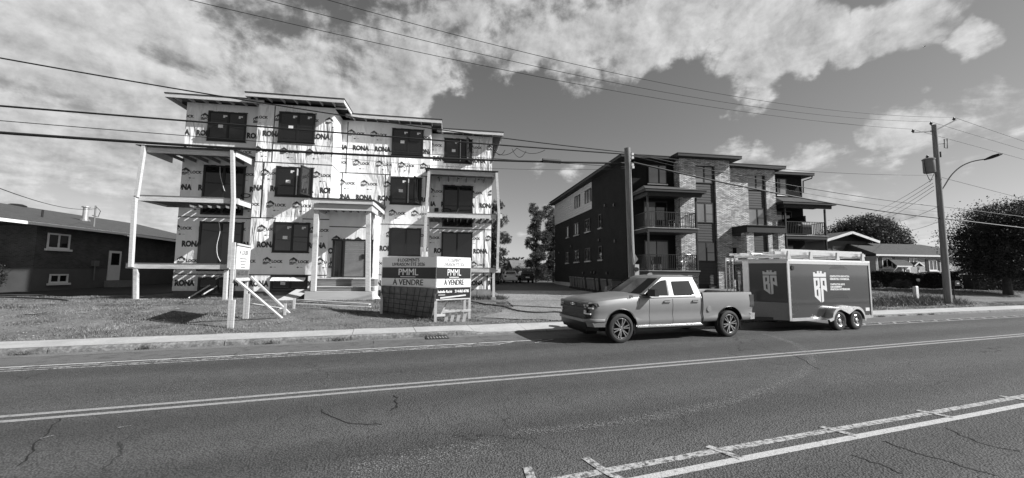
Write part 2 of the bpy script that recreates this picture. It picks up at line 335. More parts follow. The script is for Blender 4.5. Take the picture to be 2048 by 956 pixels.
for r0 in (1.55,2.3,3.75,5.6,7.6,9.8,12.2): strip('hatch_tick',[(r0-.05,3.28),(r0-.12,3.50),(r0-.16+.1*(r0<2),3.80 if r0<3 else 3.62)],.09,M['wworn'],.008)
# far cycle lane: double line with slanted ticks between
strip('edge_line',wav(10.62,-60,4.6,2.),.09,M['wpaint']); strip('edge_line',wav(10.22,-60,3.2,2.),.06,M['wworn']); strip('edge_line',wav(10.40,-60,3.6,2.),.05,M['wworn'])
for k in range(16):
    r0=-12.6+k*1.12; strip('hatch_tick',[(r0,10.20),(r0+.75,10.62)],.055,M['wworn'],.008)
strip('edge_line',wav(10.22,17.5,160,2.),.09,M['wworn']); strip('edge_line',wav(10.62,17.5,160,2.),.09,M['wworn'])
for k in range(26):
    r0=18.2+k*.95; strip('hatch_tick',[(r0,10.22),(r0+.55,10.62)],.09,M['wworn'],.008)
def pxroad(pts): 
    o=[]
    for (x,y) in pts:
        w=onZ(x,y,0); o.append(rn(w.x,w.y))
    return o
def curve(pts,k=8):
    o=[]
    for i in range(len(pts)-1):
        p0=pts[max(i-1,0)];p1=pts[i];p2=pts[i+1];p3=pts[min(i+2,len(pts)-1)]
        for j in range(k):
            t=j/k; o.append(tuple(.5*((2*b)+(c-a)*t+(2*a-5*b+4*c-d)*t*t+(-a+3*b-3*c+d)*t**3) for a,b,c,d in zip(p0,p1,p2,p3)))
    o.append(tuple(pts[-1])); return o
def speck(name,path,w,n,seed,mt,s0=.005,s1=.016):
    """worn trace left as a scatter of scuffed grains, thinning out towards its edges"""
    rg=np.random.default_rng(seed); q=np.array(path); seg=np.linalg.norm(np.diff(q,axis=0),axis=1); cum=np.concatenate([[0],np.cumsum(seg)]); t_=rg.uniform(0,cum[-1],n); i=np.clip(np.searchsorted(cum,t_)-1,0,len(seg)-1); f=(t_-cum[i])/seg[i]
    d=(q[i+1]-q[i])/seg[i][:,None]; p=q[i]+d*(f*seg[i])[:,None]+np.column_stack([-d[:,1],d[:,0]])*rg.normal(0,w,n)[:,None]
    b=MB(); an=rg.uniform(0,6.28,n); s=rg.uniform(s0,s1,n)
    for k in range(n):
        ca,sa=math.cos(an[k])*s[k],math.sin(an[k])*s[k]*.8; x,y=p[k]; b.face([(x+ca,y+sa,.004),(x-sa,y+ca,.004),(x-ca*.8,y-sa,.004)])
    o=b.obj(name,mt,road,local=True); tag(o,kind='stuff')
M['scuff']=mat('scuffed asphalt',.24,.9,.3,8)
speck('tyre_mark',curve(pxroad([(1530,668),(1580,684),(1615,705),(1622,725),(1600,750),(1540,775),(1450,805),(1330,830),(1250,842)])),.07,5200,1,M['scuff'])
speck('tyre_mark',curve(pxroad([(1392,694),(1400,685),(1415,678)])),.09,350,2,M['scuff']); speck('tyre_mark',pxroad([(1020,866),(1130,858),(1260,842)]),.06,500,3,M['scuff'])
speck('tyre_mark',pxroad([(1650,765),(1720,752)]),.14,500,4,M['scuff']); speck('tyre_mark',pxroad([(1790,765),(1850,752)]),.14,500,5,M['scuff']); speck('tyre_mark',pxroad([(700,945),(900,905),(1000,890)]),.12,700,6,M['scuff']); speck('tyre_mark',pxroad([(180,800),(700,760),(1000,742)]),.3,1500,7,M['scuff'])
strip('scratch',pxroad([(80,878),(108,871)]),.02,M['wworn'],.006); strip('scratch',pxroad([(235,856),(262,852)]),.018,M['wworn'],.006)
M['crack']=mat('crack filled with dirt',.012,.9,.2,9)
def crack(pts,w=.018):
    q=curve(pxroad(pts),5); random.seed(len(pts)*7+int(pts[0][0])); q=[(a+random.uniform(-.03,.03),b+random.uniform(-.03,.03)) for a,b in q]
    strip('crack',q,w,M['crack'],.005)
crack([(790,792),(795,808),(785,820)],.02); crack([(1765,882),(1830,905),(1900,925),(1990,950)],.016); crack([(1890,855),(1960,885),(2046,905)],.014)
crack([(1700,910),(1760,930),(1800,948)],.014); crack([(120,838),(100,860),(60,905),(40,930)],.014); crack([(1540,700),(1590,712),(1640,740)],.015); crack([(640,820),(690,845),(760,850)],.012)
# gutter sand against the kerb
M['dusty']=paintmat('dusty lane',.125,.44,3.)
strip('dusty_lane',wav(11.2,-60,160,3.,.04),.95,M['dusty'],.003)
strip('gutter_sand',wav(11.84,-60,160,3.,.05),.36,M['sand'],.0065)
# manhole / drain grate at the kerb
d=thing('storm_drain','iron storm drain grate sunk against the kerb','drain',P(1.75,11.72,.012),RA)
MB().box(-.33,.33,-.16,.16,-.01,.012).obj('frame',M['black'],d,local=True)
for k in range(7): MB().box(-.27+k*.085,-.24+k*.085,-.13,.13,.013,.022).obj('grate_bar',M['galv'],d,local=True)
# ---- sidewalk slabs and kerb
walk=rframe('sidewalk')
def kh(r):   # kerb height: dropped at the two driveways
    return .135-.105*sm((r-2.4)/1.2)*(1-sm((r-9.5)/1.5))-.05*sm((r-18)/2)
r0=-70.; k=0
while r0<95:
    w=1.78; r1=r0+w
    a,b=r0+.008,r1-.008
    j=[random.uniform(-.004,.004) for _ in range(4)]
    MB().hexa([(a,12.2,-.05),(b,12.2,-.05),(b,13.24,-.05),(a,13.24,-.05),(a,12.2,kh(a)+j[0]),(b,12.2,kh(b)+j[1]),(b,13.24,.15+j[2]),(a,13.24,.15+j[3])]).obj('slab',M['walk'],walk,local=True)
    r0=r1; k+=1
r0=-70.; random.seed(3)
while r0<95:
    w=random.choice((2.2,3.0,3.4)); r1=r0+w; b=MB(); nseg=max(4,int(w/.18)); prof=[]
    for i in range(nseg+1):
        r=r0+.012+(w-.024)*i/nseg; h=kh(r); c=random.uniform(0,.022) if h>.06 else 0
        prof.append([(r,12.03+random.uniform(-.012,.012)+c*.3,-.04),(r,12.045+c,max(.012,h-.035-c)),(r,12.09+c,h+.002-c*.4),(r,12.2-.006,h+.001)])
    for i in range(nseg):
        for q in range(3): b.face([prof[i][q],prof[i+1][q],prof[i+1][q+1],prof[i][q+1]])
    b.face(prof[0]); b.face(prof[-1][::-1]); b.obj('kerbstone',M['kerb'],walk,local=True); r0=r1
nw=rframe('near_sidewalk'); b=MB(); b.box(-200,200,-.6,1.19,-.05,.14); b.obj('slab',M['walk'],nw,local=True)
# ---- sheets laid over the ground
def sheet(name,poly,mt,dz,step=.8):
    bm=bmesh.new(); x0=min(p[0] for p in poly); x1=max(p[0] for p in poly); y0=min(p[1] for p in poly); y1=max(p[1] for p in poly)
    vs=[bm.verts.new((p[0],p[1],0)) for p in poly]; bm.faces.new(vs)
    x=x0+step
    while x<x1: bmesh.ops.bisect_plane(bm,geom=bm.verts[:]+bm.edges[:]+bm.faces[:],plane_co=(x,0,0),plane_no=(1,0,0)); x+=step
    y=y0+step
    while y<y1: bmesh.ops.bisect_plane(bm,geom=bm.verts[:]+bm.edges[:]+bm.faces[:],plane_co=(0,y,0),plane_no=(0,1,0)); y+=step
    for v in bm.verts:
        r,n=rn(v.co.x,v.co.y); v.co.z=gz(v.co.x,v.co.y)+dz
    me=bpy.data.meshes.new(name); bm.to_mesh(me); bm.free(); me.materials.append(mt)
    o=lk(bpy.data.objects.new(name,me)); tag(o,kind='structure'); return o
def NE(x,n): return (x,(n-x*EN.x)/EN.y)      # point with world x on road-frame line n
def rag(pts,amp=.18,seed=1,sub=6):           # break up straight edges
    random.seed(seed); o=[]
    for i in range(len(pts)):
        a=Vector(pts[i]); b_=Vector(pts[(i+1)%len(pts)])
        for j in range(sub):
            p=a.lerp(b_,j/sub); o.append((p.x+(random.uniform(-amp,amp) if j else 0),p.y+(random.uniform(-amp,amp) if j else 0)))
    return o
sheet('gravel_driveway',rag([NE(1.2,14.6),NE(4.5,13.26),NE(15.,13.26),(11.9,19.5),(11.9,31),(3.0,31),(3.0,21.2),(2.9,18.0)],.12),M['gravel'],.035)
sheet('parking_lot',[(-12,31.2),(11.9,31.2),(11.9,46.5),(24,46.5),(24,56),(-12,56)],M['lot'],.03,2.)
sheet('neighbour_driveway',rag([(-70,22.0),(-20,22.4),(-15.5,23.6),(-14.2,41),(-22.7,41),(-22.4,25.4),(-70,25.0)],.1,4),M['lot'],.03)
sheet('side_driveway',[NE(36,13.26),NE(58,13.26),(60,24),(37,22)],M['lot'],.03,2.)
# ================================================================ building under construction
def wrapmat():
    Mt=bpy.data.materials.new('house wrap'); Mt.use_nodes=True; t=Mt.node_tree; n=t.nodes; l=t.links; b=n['Principled BSDF']; b.inputs['Roughness'].default_value=.45; b.inputs['Specular IOR Level'].default_value=.35
    c=n.new('ShaderNodeTexCoord'); O=c.outputs['Object']
    def nz(sc,det,st=(1,1,1),rot=0,dist=0,ro=.5):
        mp=n.new('ShaderNodeMapping'); mp.inputs['Scale'].default_value=st; mp.inputs['Rotation'].default_value=(0,rot,0); l.new(O,mp.inputs[0]); q=n.new('ShaderNodeTexNoise'); q.inputs['Scale'].default_value=sc; q.inputs['Detail'].default_value=det; q.inputs['Distortion'].default_value=dist; q.inputs['Roughness'].default_value=ro; l.new(mp.outputs[0],q.inputs['Vector']); return q.outputs[0]
    r=n.new('ShaderNodeMapRange'); l.new(nz(.8,6),r.inputs[0]); r.inputs[1].default_value=.3; r.inputs[2].default_value=.7; r.inputs[3].default_value=.72; r.inputs[4].default_value=.83
    cc=n.new('ShaderNodeCombineColor'); [l.new(r.outputs[0],cc.inputs[i]) for i in range(3)]; l.new(cc.outputs[0],b.inputs['Base Color'])
    # long soft folds, gated so that only some panels are slack, and fine crinkle
    fold=nz(3.2,3,(1.,1.,.20),.65,.6); gate=n.new('ShaderNodeMapRange'); l.new(nz(.42,1),gate.inputs[0]); gate.inputs[1].default_value=.42; gate.inputs[2].default_value=.62; gate.inputs[3].default_value=.16; gate.inputs[4].default_value=1
    m1=n.new('ShaderNodeMath'); m1.operation='MULTIPLY'; l.new(fold,m1.inputs[0]); l.new(gate.outputs[0],m1.inputs[1])
    m2=n.new('ShaderNodeMath'); m2.operation='MULTIPLY_ADD'; l.new(nz(5,3,(.35,1,1),0,.3),m2.inputs[0]); m2.inputs[1].default_value=.05; l.new(m1.outputs[0],m2.inputs[2])
    bp=n.new('ShaderNodeBump'); bp.inputs['Strength'].default_value=.85; bp.inputs['Distance'].default_value=.30; l.new(m2.outputs[0],bp.inputs['Height']); l.new(bp.outputs[0],b.inputs['Normal'])
    return Mt
M['wrap']=wrapmat(); M['wraplogo']=mat('wrap showing through print',.74,.6,.05,2)
M['plyl']=mat('plywood',.45,.8,.12,3,.2,40,stretch=(.4,2,2)); M['styro']=mat('primed board',.55,.7,.06,3)
YL,YB,YR,YW=21.5,21.0,22.6,23.9
XA=[-13.35,-9.80,-6.16,-1.30,2.40]; FZ=[1.71,4.53,7.35]; ZT=10.38; ZB=.90
A=thing('apartment_building','three storey apartment block under construction wrapped in printed white membrane','building',((XA[0]+XA[-1])/2,YB,.5))
SECT={'L':(XA[0],XA[1],YL),'B':(XA[1],XA[2],YB),'R':(XA[2],XA[3],YR),'W':(XA[3],XA[4],YW)}
def clipbox(me,x0,x1,z0,z1,Y):
    bm=bmesh.new(); bm.from_mesh(me)
    for co,no in (((x0,0,0),(-1,0,0)),((x1,0,0),(1,0,0)),((0,0,z0),(0,0,-1)),((0,0,z1),(0,0,1))):
        bmesh.ops.bisect_plane(bm,geom=bm.verts[:]+bm.edges[:]+bm.faces[:],plane_co=co,plane_no=no,clear_outer=True)
    ok=len(bm.faces)>0; bm.to_mesh(me); bm.free(); return ok
DG=bpy.context.evaluated_depsgraph_get
def textmesh(s,size=1.,bold=0.,align='LEFT',sx=1.):
    c=bpy.data.curves.new('t','FONT'); c.body=s; c.size=size; c.offset=bold; c.align_x=align; c.resolution_u=3
    o=bpy.data.objects.new('t',c); COL.objects.link(o); dg=DG(); dg.update(); me=bpy.data.meshes.new_from_object(o.evaluated_get(dg),depsgraph=dg); bpy.data.objects.remove(o); bpy.data.curves.remove(c)
    for v in me.vertices: v.co.x*=sx
    return me
def me_to_mb(me,mb,fn,m=0):
    b=len(mb.v); mb.v+=[tuple(fn(v.co)) for v in me.vertices]
    for p in me.polygons: mb.f.append(tuple(b+i for i in p.vertices)); mb.m.append(m)
# --- wall volumes (each wall part carries its prints)
walls={}
def wallbox(key,x0,x1,y0,y1,z0,z1,mt): 
    o=MB().box(x0,x1,y0,y1,z0,z1).obj('wall',mt,A); walls[key]=o; return o
BACK=39.5
wallbox('L',XA[0],XA[1]-.002,YL,BACK,ZB,ZT,M['wrap']); wallbox('B',XA[1],XA[2],YB,BACK-.01,ZB,ZT,M['wrap'])
wallbox('R',XA[2]+.002,XA[3],YR,BACK,ZB,ZT,M['wrap']); wallbox('W',XA[3]+.002,XA[4],YW,BACK-.01,ZB,ZT,M['wrap'])
for (x0,x1,y) in ((XA[0]+.03,XA[1],YL+.05),(XA[1]+.03,XA[2]-.03,YB+.05),(XA[2]-.03,XA[3],YR+.05),(XA[3],XA[4]-.03,YW+.05)):
    MB().box(x0,x1,y,BACK-.1,.1,ZB-.003).obj('foundation',M['concdark'],A)
# vestibule that steps out beside the bay behind the porch
XV=onY(748,480,YB).x; ZV=FZ[1]+.55
wallbox('V',XA[2]+.003,XV,YB+.02,YR-.01,ZB,ZV,M['wrap'])
# --- print on the membrane
RONA=textmesh('RONA',.37,.024,'CENTER'); _w=max(v.co.x for v in RONA.vertices)-min(v.co.x for v in RONA.vertices)
for v in RONA.vertices: v.co.x*=.88/_w
LOCK=textmesh('LOCK',.185,.009); AIR=textmesh('AIR-',.17,.007)
def airmb():
    mb=MB()
    def q(pts,y,m): mb.face([(x,y,z) for x,z in pts],m)
    q([(-.36,-.12),(-.36,.06),(-.18,.19),(.01,.06),(.01,-.02),(-.09,-.12)],0,0)
    q([(-.36,-.18),(-.36,-.135),(-.12,-.135),(-.2,-.18)],0,0); q([(-.08,-.155),(.02,-.155),(.02,-.135),(-.07,-.135)],0,0)
    me_to_mb(AIR,mb,lambda v:(v.x-.345,-.002,v.y-.065),1); me_to_mb(LOCK,mb,lambda v:(v.x+.035,0,v.y-.10),0)
    return mb
airm=airmb()
def arrowmb():
    mb=MB(); mb.face([(-.09,0,0),(-.03,0,.035),(.05,0,0),(-.03,0,-.035)]); mb.face([(.09,0,-.008),(.2,0,-.008),(.2,0,.008),(.09,0,.008)]); return mb
arrm=arrowmb()
def ronamb():
    mb=MB(); me_to_mb(RONA,mb,lambda v:(v.x,0,v.y-.13)); return mb
ronm=ronamb()
CACHE={}
def place(kind,x,z,Y,x0,x1,z0,z1,wall,ymul=1.,mats=None):
    src={'air':airm,'arrow':arrm,'rona':ronm}[kind]; hw={'air':.62,'arrow':.2,'rona':.52}[kind]; hh=.25
    if x+hw<x0+.03 or x-hw>x1-.03 or z+hh<z0 or z-hh>z1: return
    nm={'air':'printed_logo','arrow':'printed_mark','rona':'printed_lettering'}[kind]
    mats=mats or ([M['ink'],M['wraplogo']] if kind=='air' else [M['ink']] if kind=='rona' else [M['ink']])
    inside=x-hw>=x0 and x+hw<=x1 and z-hh>=z0 and z+hh<=z1
    if inside:
        if kind not in CACHE: CACHE[kind]=src.mesh(nm,mats)
        me=CACHE[kind]
    else:
        me=src.mesh(nm,mats)
        if not clipbox(me,x0-x,x1-x,z0-z,z1-z,0): return
    o=part(nm,me,wall); o.location=Vector((x,Y-.005,z))-wl(wall)
def rows(key,x0,x1,Y,seed):
    w=walls[key]; random.seed(seed)
    for fi in range(3):
        zt=(FZ[fi+1] if fi<2 else ZT-.05); z0=FZ[fi]+.02; z1=zt-.03
        pa=random.uniform(0,1.2); pr=random.uniform(0,1.2)
        for dz,kind,per,ph in ((.52,'air',1.22,pa),(.86,'arrow',1.22,pa+.05),(1.32,'rona',1.17,pr),(2.12,'air',1.22,pa+.35),(2.44,'arrow',1.22,pa+.4)):
            if fi==2: dz=dz+.12 if dz<1 else dz*1.06+.1
            x=x0-1.3+ph
            while x<x1+.7:
                place(kind,x+random.uniform(-.01,.01),zt-dz,Y,x0+.01,x1-.01,z0,z1,w); x+=per
    # skirt below the first floor line
    x=x0-1+random.uniform(0,1)
    while x<x1+.7: place('rona',x,FZ[0]-.42,Y,x0+.01,x1-.01,ZB+.02,FZ[0]-.02,w); x+=1.17
rows('L',XA[0],XA[1],YL,21); rows('B',XA[1],XA[2],YB,5); rows('R',XA[2],XA[3],YR,9); rows('W',XA[3],XA[4],YW,14)
# vestibule print: one sheet hung sideways above, logos below
for x,z in ((-5.6,3.55),(-4.55,3.5),(-4.0,2.3),(-5.75,2.25)): place('air',x,z,YB+.02,XA[2]+.02,XV-.02,ZB,ZV,walls['V'])
place('rona',-5.9,2.95,YB+.02,XA[2]+.02,XV-.02,ZB,ZV,walls['V']); place('rona',-3.9,2.95,YB+.02,XA[2]+.02,XV-.02,ZB,ZV,walls['V'])
# bay return (faces the drive): print seen edge on
for z in (9.2,8.05,6.6,6.3):
    mb=MB(); me_to_mb(RONA if z in(8.05,6.3) else LOCK,mb,lambda v:(0,v.x,v.y)); o=mb.obj('printed_lettering',M['inkgrey'],walls['B']); o.location=Vector((XA[2]+.005,YB+.75,z))-wl(walls['B'])
# --- tape seams
def tape(x0,x1,y,z,h=.045,par='L'): MB().box(x0,x1,y-.006,y-.0005,z-h/2,z+h/2).obj('tape_seam',M['tape'],walls[par])
def vtape(x,y,z0,z1,par,w=.045): MB().box(x-w/2,x+w/2,y-.0075,y-.0005,z0,z1).obj('tape_seam',M['tape'],walls[par])
for i,z in enumerate(FZ):
    if i<2: tape(XA[0],XA[1],YL,z,par='L')
    tape(XA[1],XA[2],YB,z,par='B'); tape(XA[2] if i else XV,XA[3],YR,z+.03,par='R')
    if i<2: tape(XA[3],XA[4],YW,z,par='W')
MB().box(XA[2]+.0005,XA[2]+.006,YB,YR,FZ[2]-.022,FZ[2]+.022).obj('tape_seam',M['tape'],walls['B'])
vtape(XA[1]+.78,YB,FZ[2],ZT-.1,'B'); vtape(XA[1]+.42,YB,FZ[1],FZ[2],'B',.06); vtape(XA[2]+.28,YR,FZ[2],ZT-.1,'R'); vtape(XA[2]+.1,YR,FZ[1]+.5,FZ[2],'R'); vtape(-3.75,YR,FZ[1]+.3,FZ[2],'R'); vtape(-1.5,YR,FZ[1],FZ[2],'R',.06)
vtape(1.98,YW,FZ[0],FZ[1],'W'); vtape(2.2,YW,ZB,FZ[0],'W',.08); vtape(XV-.12,YB+.02,ZB,ZV-.5,'V'); vtape(-6.0,YB+.02,2.2,2.6,'V')
tape(XA[2]+.02,XV-.3,YB+.02,FZ[1]-.35,par='V')
# staples and nail heads dotting the membrane edges
random.seed(5); st=MB()
for key,(x0,x1,Y) in SECT.items():
    for i in range(70):
        x=random.uniform(x0+.1,x1-.1); z=random.choice(FZ)+random.choice((-.09,.09,-.5,.5,-1,1))+random.uniform(-.05,.05)
        st.box(x,x+.02,Y-.004,Y-.001,z,z+.015)
o=st.obj('staple',M['tape'],A); tag(o,kind='stuff')
# --- windows
def window(key,tl,br,kind='fixed',sticker=True,z1=None,z0=None,par=A,Y=None):
    Y=Y or SECT[key][2]; a=onY(*tl,Y); c=onY(*br,Y); x0,x1=a.x,c.x; zt=z1 or a.z; zb=z0 or c.z
    fw=.07
    w=MB().box(x0,x1,Y-.045,Y-.001,zb,zt).obj('window' if kind!='patio' else 'patio_door',M['black'],par)
    fr=MB(); y0,y1=Y-.085,Y-.046
    fr.box(x0,x1,y0,y1,zt-fw,zt); fr.box(x0,x1,y0,y1,zb,zb+fw); fr.box(x0,x0+fw*1.4,y0,y1,zb+fw+.001,zt-fw-.001); fr.box(x1-fw,x1,y0,y1,zb+fw+.001,zt-fw-.001)
    xm=x0+(x1-x0)*(.53 if kind!='patio' else .5); fr.box(xm-.05,xm+.05,y0,y1,zb+fw+.001,zt-fw-.001); fr.obj('frame',M['black'],w)
    gl=M['glass'] if kind not in('dark','patio') else M['glass2']
    MB().box(x0+fw*1.4+.002,xm-.052,Y-.062,Y-.047,zb+fw+.002,zt-fw-.002).obj('pane',gl,w)
    if kind=='open':
        MB().box(xm+.052,x1-fw-.002,Y-.052,Y-.047,zb+fw+.002,zt-fw-.002).obj('opening',M['glass2'],w)
        # pale reveal and a casement swung out towards the street
        MB().box(xm+.055,xm+.10,Y-.11,Y-.054,zb+fw,zt-fw).obj('reveal',M['styro'],w)
        xs_=xm+(x1-xm)*.62; sw=x1-fw-xs_+.05; an=R_(68); L_=.62; dx,dy=math.cos(an)*L_,math.sin(an)*L_
        p0=Vector((x1-fw-.06,Y-.09,0)); p1=p0+Vector((-dx,-dy,0)); s=MB()
        for (za,zc) in ((zb+.03,zb+.10),(zt-.10,zt-.03),): s.hexa([(p0.x,p0.y,za),(p1.x,p1.y,za),(p1.x+.035,p1.y+.01,za),(p0.x+.035,p0.y+.01,za),(p0.x,p0.y,zc),(p1.x,p1.y,zc),(p1.x+.035,p1.y+.01,zc),(p0.x+.035,p0.y+.01,zc)])
        for q in (p0,p1): s.box(q.x-.03,q.x+.035,q.y-.03,q.y+.03,zb+.03,zt-.03)
        s.box(min(p0.x,p1.x),p0.x,(p0.y+p1.y)/2-.3,(p0.y+p1.y)/2-.28,(zb+zt)/2-.02,(zb+zt)/2) if False else None
        sa=s.obj('open_sash',M['black'],w)
        MB().face([(p0.x,p0.y,zb+.1),(p1.x,p1.y,zb+.1),(p1.x,p1.y,zt-.1),(p0.x,p0.y,zt-.1)]).obj('sash_pane',M['glass'],w)
    else:
        MB().box(xm+.052,x1-fw-.002,Y-.060,Y-.047,zb+fw+.002,zt-fw-.002).obj('pane',gl,w)
        if kind=='fixed': MB().box(xm+.052,x1-fw-.002,Y-.066,Y-.0605,zb+(zt-zb)*.52-.018,zb+(zt-zb)*.52+.018).obj('glazing_bar',M['black'],w)
    if sticker:
        sx=x0+.33*(x1-x0); sz=zb+(zt-zb)*.5; MB().box(sx-.10,sx+.12,Y-.066,Y-.063,sz-.09,sz+.07).obj('sticker',M['paper'],w)
    if kind in('fixed','open'):
        for q in ((xm-.25,),) if kind=='open' else ((xm-.25,),(x1-.36,)): 
            MB().box(q[0],q[0]+.09,Y-.066,Y-.063,zt-.3,zt-.17).obj('sticker',M['paper'],w); MB().box(q[0]+.095,q[0]+.19,Y-.066,Y-.063,zt-.24,zt-.17).obj('sticker',M['paper'],w)
    # ragged black flashing tape round the opening
    fl=MB(); random.seed(int(x0*100)); x=x0-.04
    while x<x1: 
        s_=random.uniform(.12,.3); fl.box(x,min(x+s_,x1+.04),Y-.009,Y-.001,zt+.001,zt+random.uniform(.02,.06)); x+=s_+.001
    fl.obj('flashing',M['tape'],w)
    if kind!='patio': MB().box(x0-.03,x1+.03,Y-.05,Y-.001,zb-.05,zb-.002).obj('sill_flashing',M['tape'],w)
    return w
window('L',(419,223),(491,284)); window('B',(560,224),(629,287)); window('R',(785,257),(846,312)); window('W',(889,277),(944,327),'open')
window('B',(554,333.4),(625,394),'open'); window('R',(781.7,354.4),(842.5,409.3),'open')
window('B',(548.4,445.6),(617.5,504.5)); window('R',(778.6,456.7),(840.7,511),'dark',False)
window('L',(409.5,331),(488,400),'patio',False,z0=FZ[1]+.14); window('W',(886.4,371),(945,428),'patio',False,z0=FZ[1]+.12)
window('L',(401.5,444),(483,523),'patio',False,z0=FZ[0]+.16); window('W',(883.3,464.5),(943.6,540),'patio',False,z0=FZ[0]+.12)
wl0=window('L',(398,556),(468,588),'dark',False); wl1=window('B',(542.5,551),(615,581),'dark',True)
# drip flap of loose membrane over the bay windows
for (x0,x1,z,Y) in ((onY(552,440,YB).x,onY(605,440,YB).x,onY(560,440,YB).z,YB),(onY(782,350,YR).x,onY(842,350,YR).x,onY(800,350,YR).z,YR)):
    MB().hexa([(x0,Y-.07,z-.10),(x1,Y-.07,z-.10),(x1,Y-.008,z-.10),(x0,Y-.008,z-.10),(x0,Y-.012,z+.13),(x1,Y-.012,z+.13),(x1,Y-.004,z+.13),(x0,Y-.004,z+.13)]).obj('membrane_flap',M['wrap'],A)
a=onY(545,550,YB); c=onY(613,550,YB); MB().hexa([(a.x,YB-.28,1.42),(c.x,YB-.28,1.42),(c.x,YB-.005,1.62),(a.x,YB-.005,1.62),(a.x,YB-.28,1.43),(c.x,YB-.28,1.43),(c.x,YB-.005,1.64),(a.x,YB-.005,1.64)]).obj('membrane_flap',M['wrap'],A)
# --- entrance door with film-wrapped slab and sidelight
Y=YB+.02; a=onY(667,478,Y); c=onY(744,557,Y); dx0,dx1=a.x,min(c.x,XV-.02); dz1,dz0=a.z,1.62
D_=MB().box(dx0,dx1,Y-.06,Y-.001,dz0,dz1).obj('entrance_door',M['black'],A)
fr=MB(); 
for xa,xb in ((dx0,dx0+.09),(dx0+.34,dx0+.42),(dx0+.52,dx0+.60),(dx1-.38,dx1-.30),(dx1-.10,dx1)): fr.box(xa,xb,Y-.11,Y-.061,dz0,dz1-.081)
fr.box(dx0-.06,dx1+.02,Y-.12,Y-.061,dz1-.08,dz1); fr.obj('frame',M['black'],D_)
MB().box(dx0+.605,dx1-.385,Y-.09,Y-.061,dz0+.04,dz1-.09).obj('film_wrapped_slab',M['steelgrey'],D_)
fm=MB(); random.seed(2)
for k in range(9):
    z=dz0+random.uniform(.1,1.9); fm.box(dx0+.61,dx1-.39,Y-.094,Y-.0905,z,z+random.uniform(.004,.012))
fm.obj('film_crease',M['alum'],D_); MB().box(dx1-.52,dx1-.40,Y-.15,Y-.091,dz0+.95,dz0+1.17).obj('lock',M['black'],D_)
MB().box(dx0+.1,dx0+.335,Y-.075,Y-.062,dz0+.05,dz1-.09).obj('sidelight',M['glass2'],D_)
MB().box(dx0,dx1,Y-.14,Y-.001,dz0-.05,dz0-.002).obj('threshold',M['alum'],D_)
# --- main roofs: fascia boards, rafters, black membrane
def roof(x0,x1,yf,yb,z,side_l=True,side_r=True,fh=.20,hang=.62,ywall=None,rafters=True,par=A,slope=0.):
    rf=MB().box(x0-.02,x1+.02,yf-.02,yb,z+fh-.02,z+fh+.03).obj('roof',M['membrane'],par)
    MB().box(x0,x1,yf,yf+.04,z,z+fh-.022).obj('fascia_board',M['woodx'],rf)
    if side_r: MB().box(x1-.04,x1,yf+.041,yb,z,z+fh-.022).obj('fascia_board',M['woodx'],rf)
    if side_l: MB().box(x0,x0+.04,yf+.041,yb,z,z+fh-.022).obj('fascia_board',M['woodx'],rf)
    MB().box(x0+.05,x1-.05,yf+.05,(ywall or yf+1.2)+.2,z+fh-.045,z+fh-.022).obj('roof_sheathing',M['wooddark'],rf)
    if rafters:
        x=x0+.35
        while x<x1-.2: MB().box(x-.019,x+.019,yf+.041,(ywall or yb)+.02,z+.02,z+fh-.047).obj('rafter',M['woodx'],rf); x+=.61
    return rf
roof(XA[0]-.62,XA[1]+.3,YL-.64,BACK,ZT-.06,True,False,ywall=YL); roof(XA[1]-.35,XA[2]+.62,YB-.64,BACK+.1,ZT+.06,True,True,ywall=YB)
roof(XA[2]+.3,XA[3]+.62,YR-.64,BACK+.2,ZT-.05,False,True,ywall=YR); roof(XA[3]+.3,XA[4]+.62,YW-.64,BACK+.3,ZT-.08,False,True,ywall=YW)
MB().box(XA[2]+.02,XA[2]+.6,YB,YB+.04,ZT-.02,ZT+.05).obj('lookout',M['woodx'],A)
# --- balconies
def bm_(p,q,w,h,mt='woodx',name='beam',par=A): return MB().beam(p,q,w,h).obj(name,M[mt],par)
def post(px0,px1,Y0,Y1=None,w=.14,name='post',par=A,ztop=None,zbot=None):
    a=onY(*px0,Y0); b=onY(*px1,Y1 or Y0); return MB().beam((a.x,Y0,a.z),(b.x,Y1 or Y0,b.z),w,w,up=(0,1,0)).obj(name,M['wood'],par)
def deck(x0,x1,yf,yw,z,h=.235,boards=True,n=10,open_=.55,side='both'):
    """rim boards, joists and decking that stops short of the wall"""
    dk=MB().box(x0,x1,yf,yf+.04,z-h,z).obj('deck_rim',M['woodx'],A)
    for xx in (x0,x1-.04): MB().box(xx,xx+.04,yf+.041,yw-.01,z-h,z).obj('rim_joist',M['woodx'],dk)
    for i in range(1,n): 
        x=x0+(x1-x0)*i/n; MB().box(x-.02,x+.02,yf+.041,yw-.05,z-h+.01,z-.003).obj('joist',M['wooddark'],dk)  # dark wood on joists and boards paints in the underside shade
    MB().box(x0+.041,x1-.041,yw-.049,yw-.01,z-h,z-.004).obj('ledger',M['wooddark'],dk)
    y=yf-.02; 
    while y<yw-open_: MB().box(x0-.02,x1+.02,y,y+.135,z+.002,z+.027).obj('deck_board',M['wooddark'],dk); y+=.14
    return dk
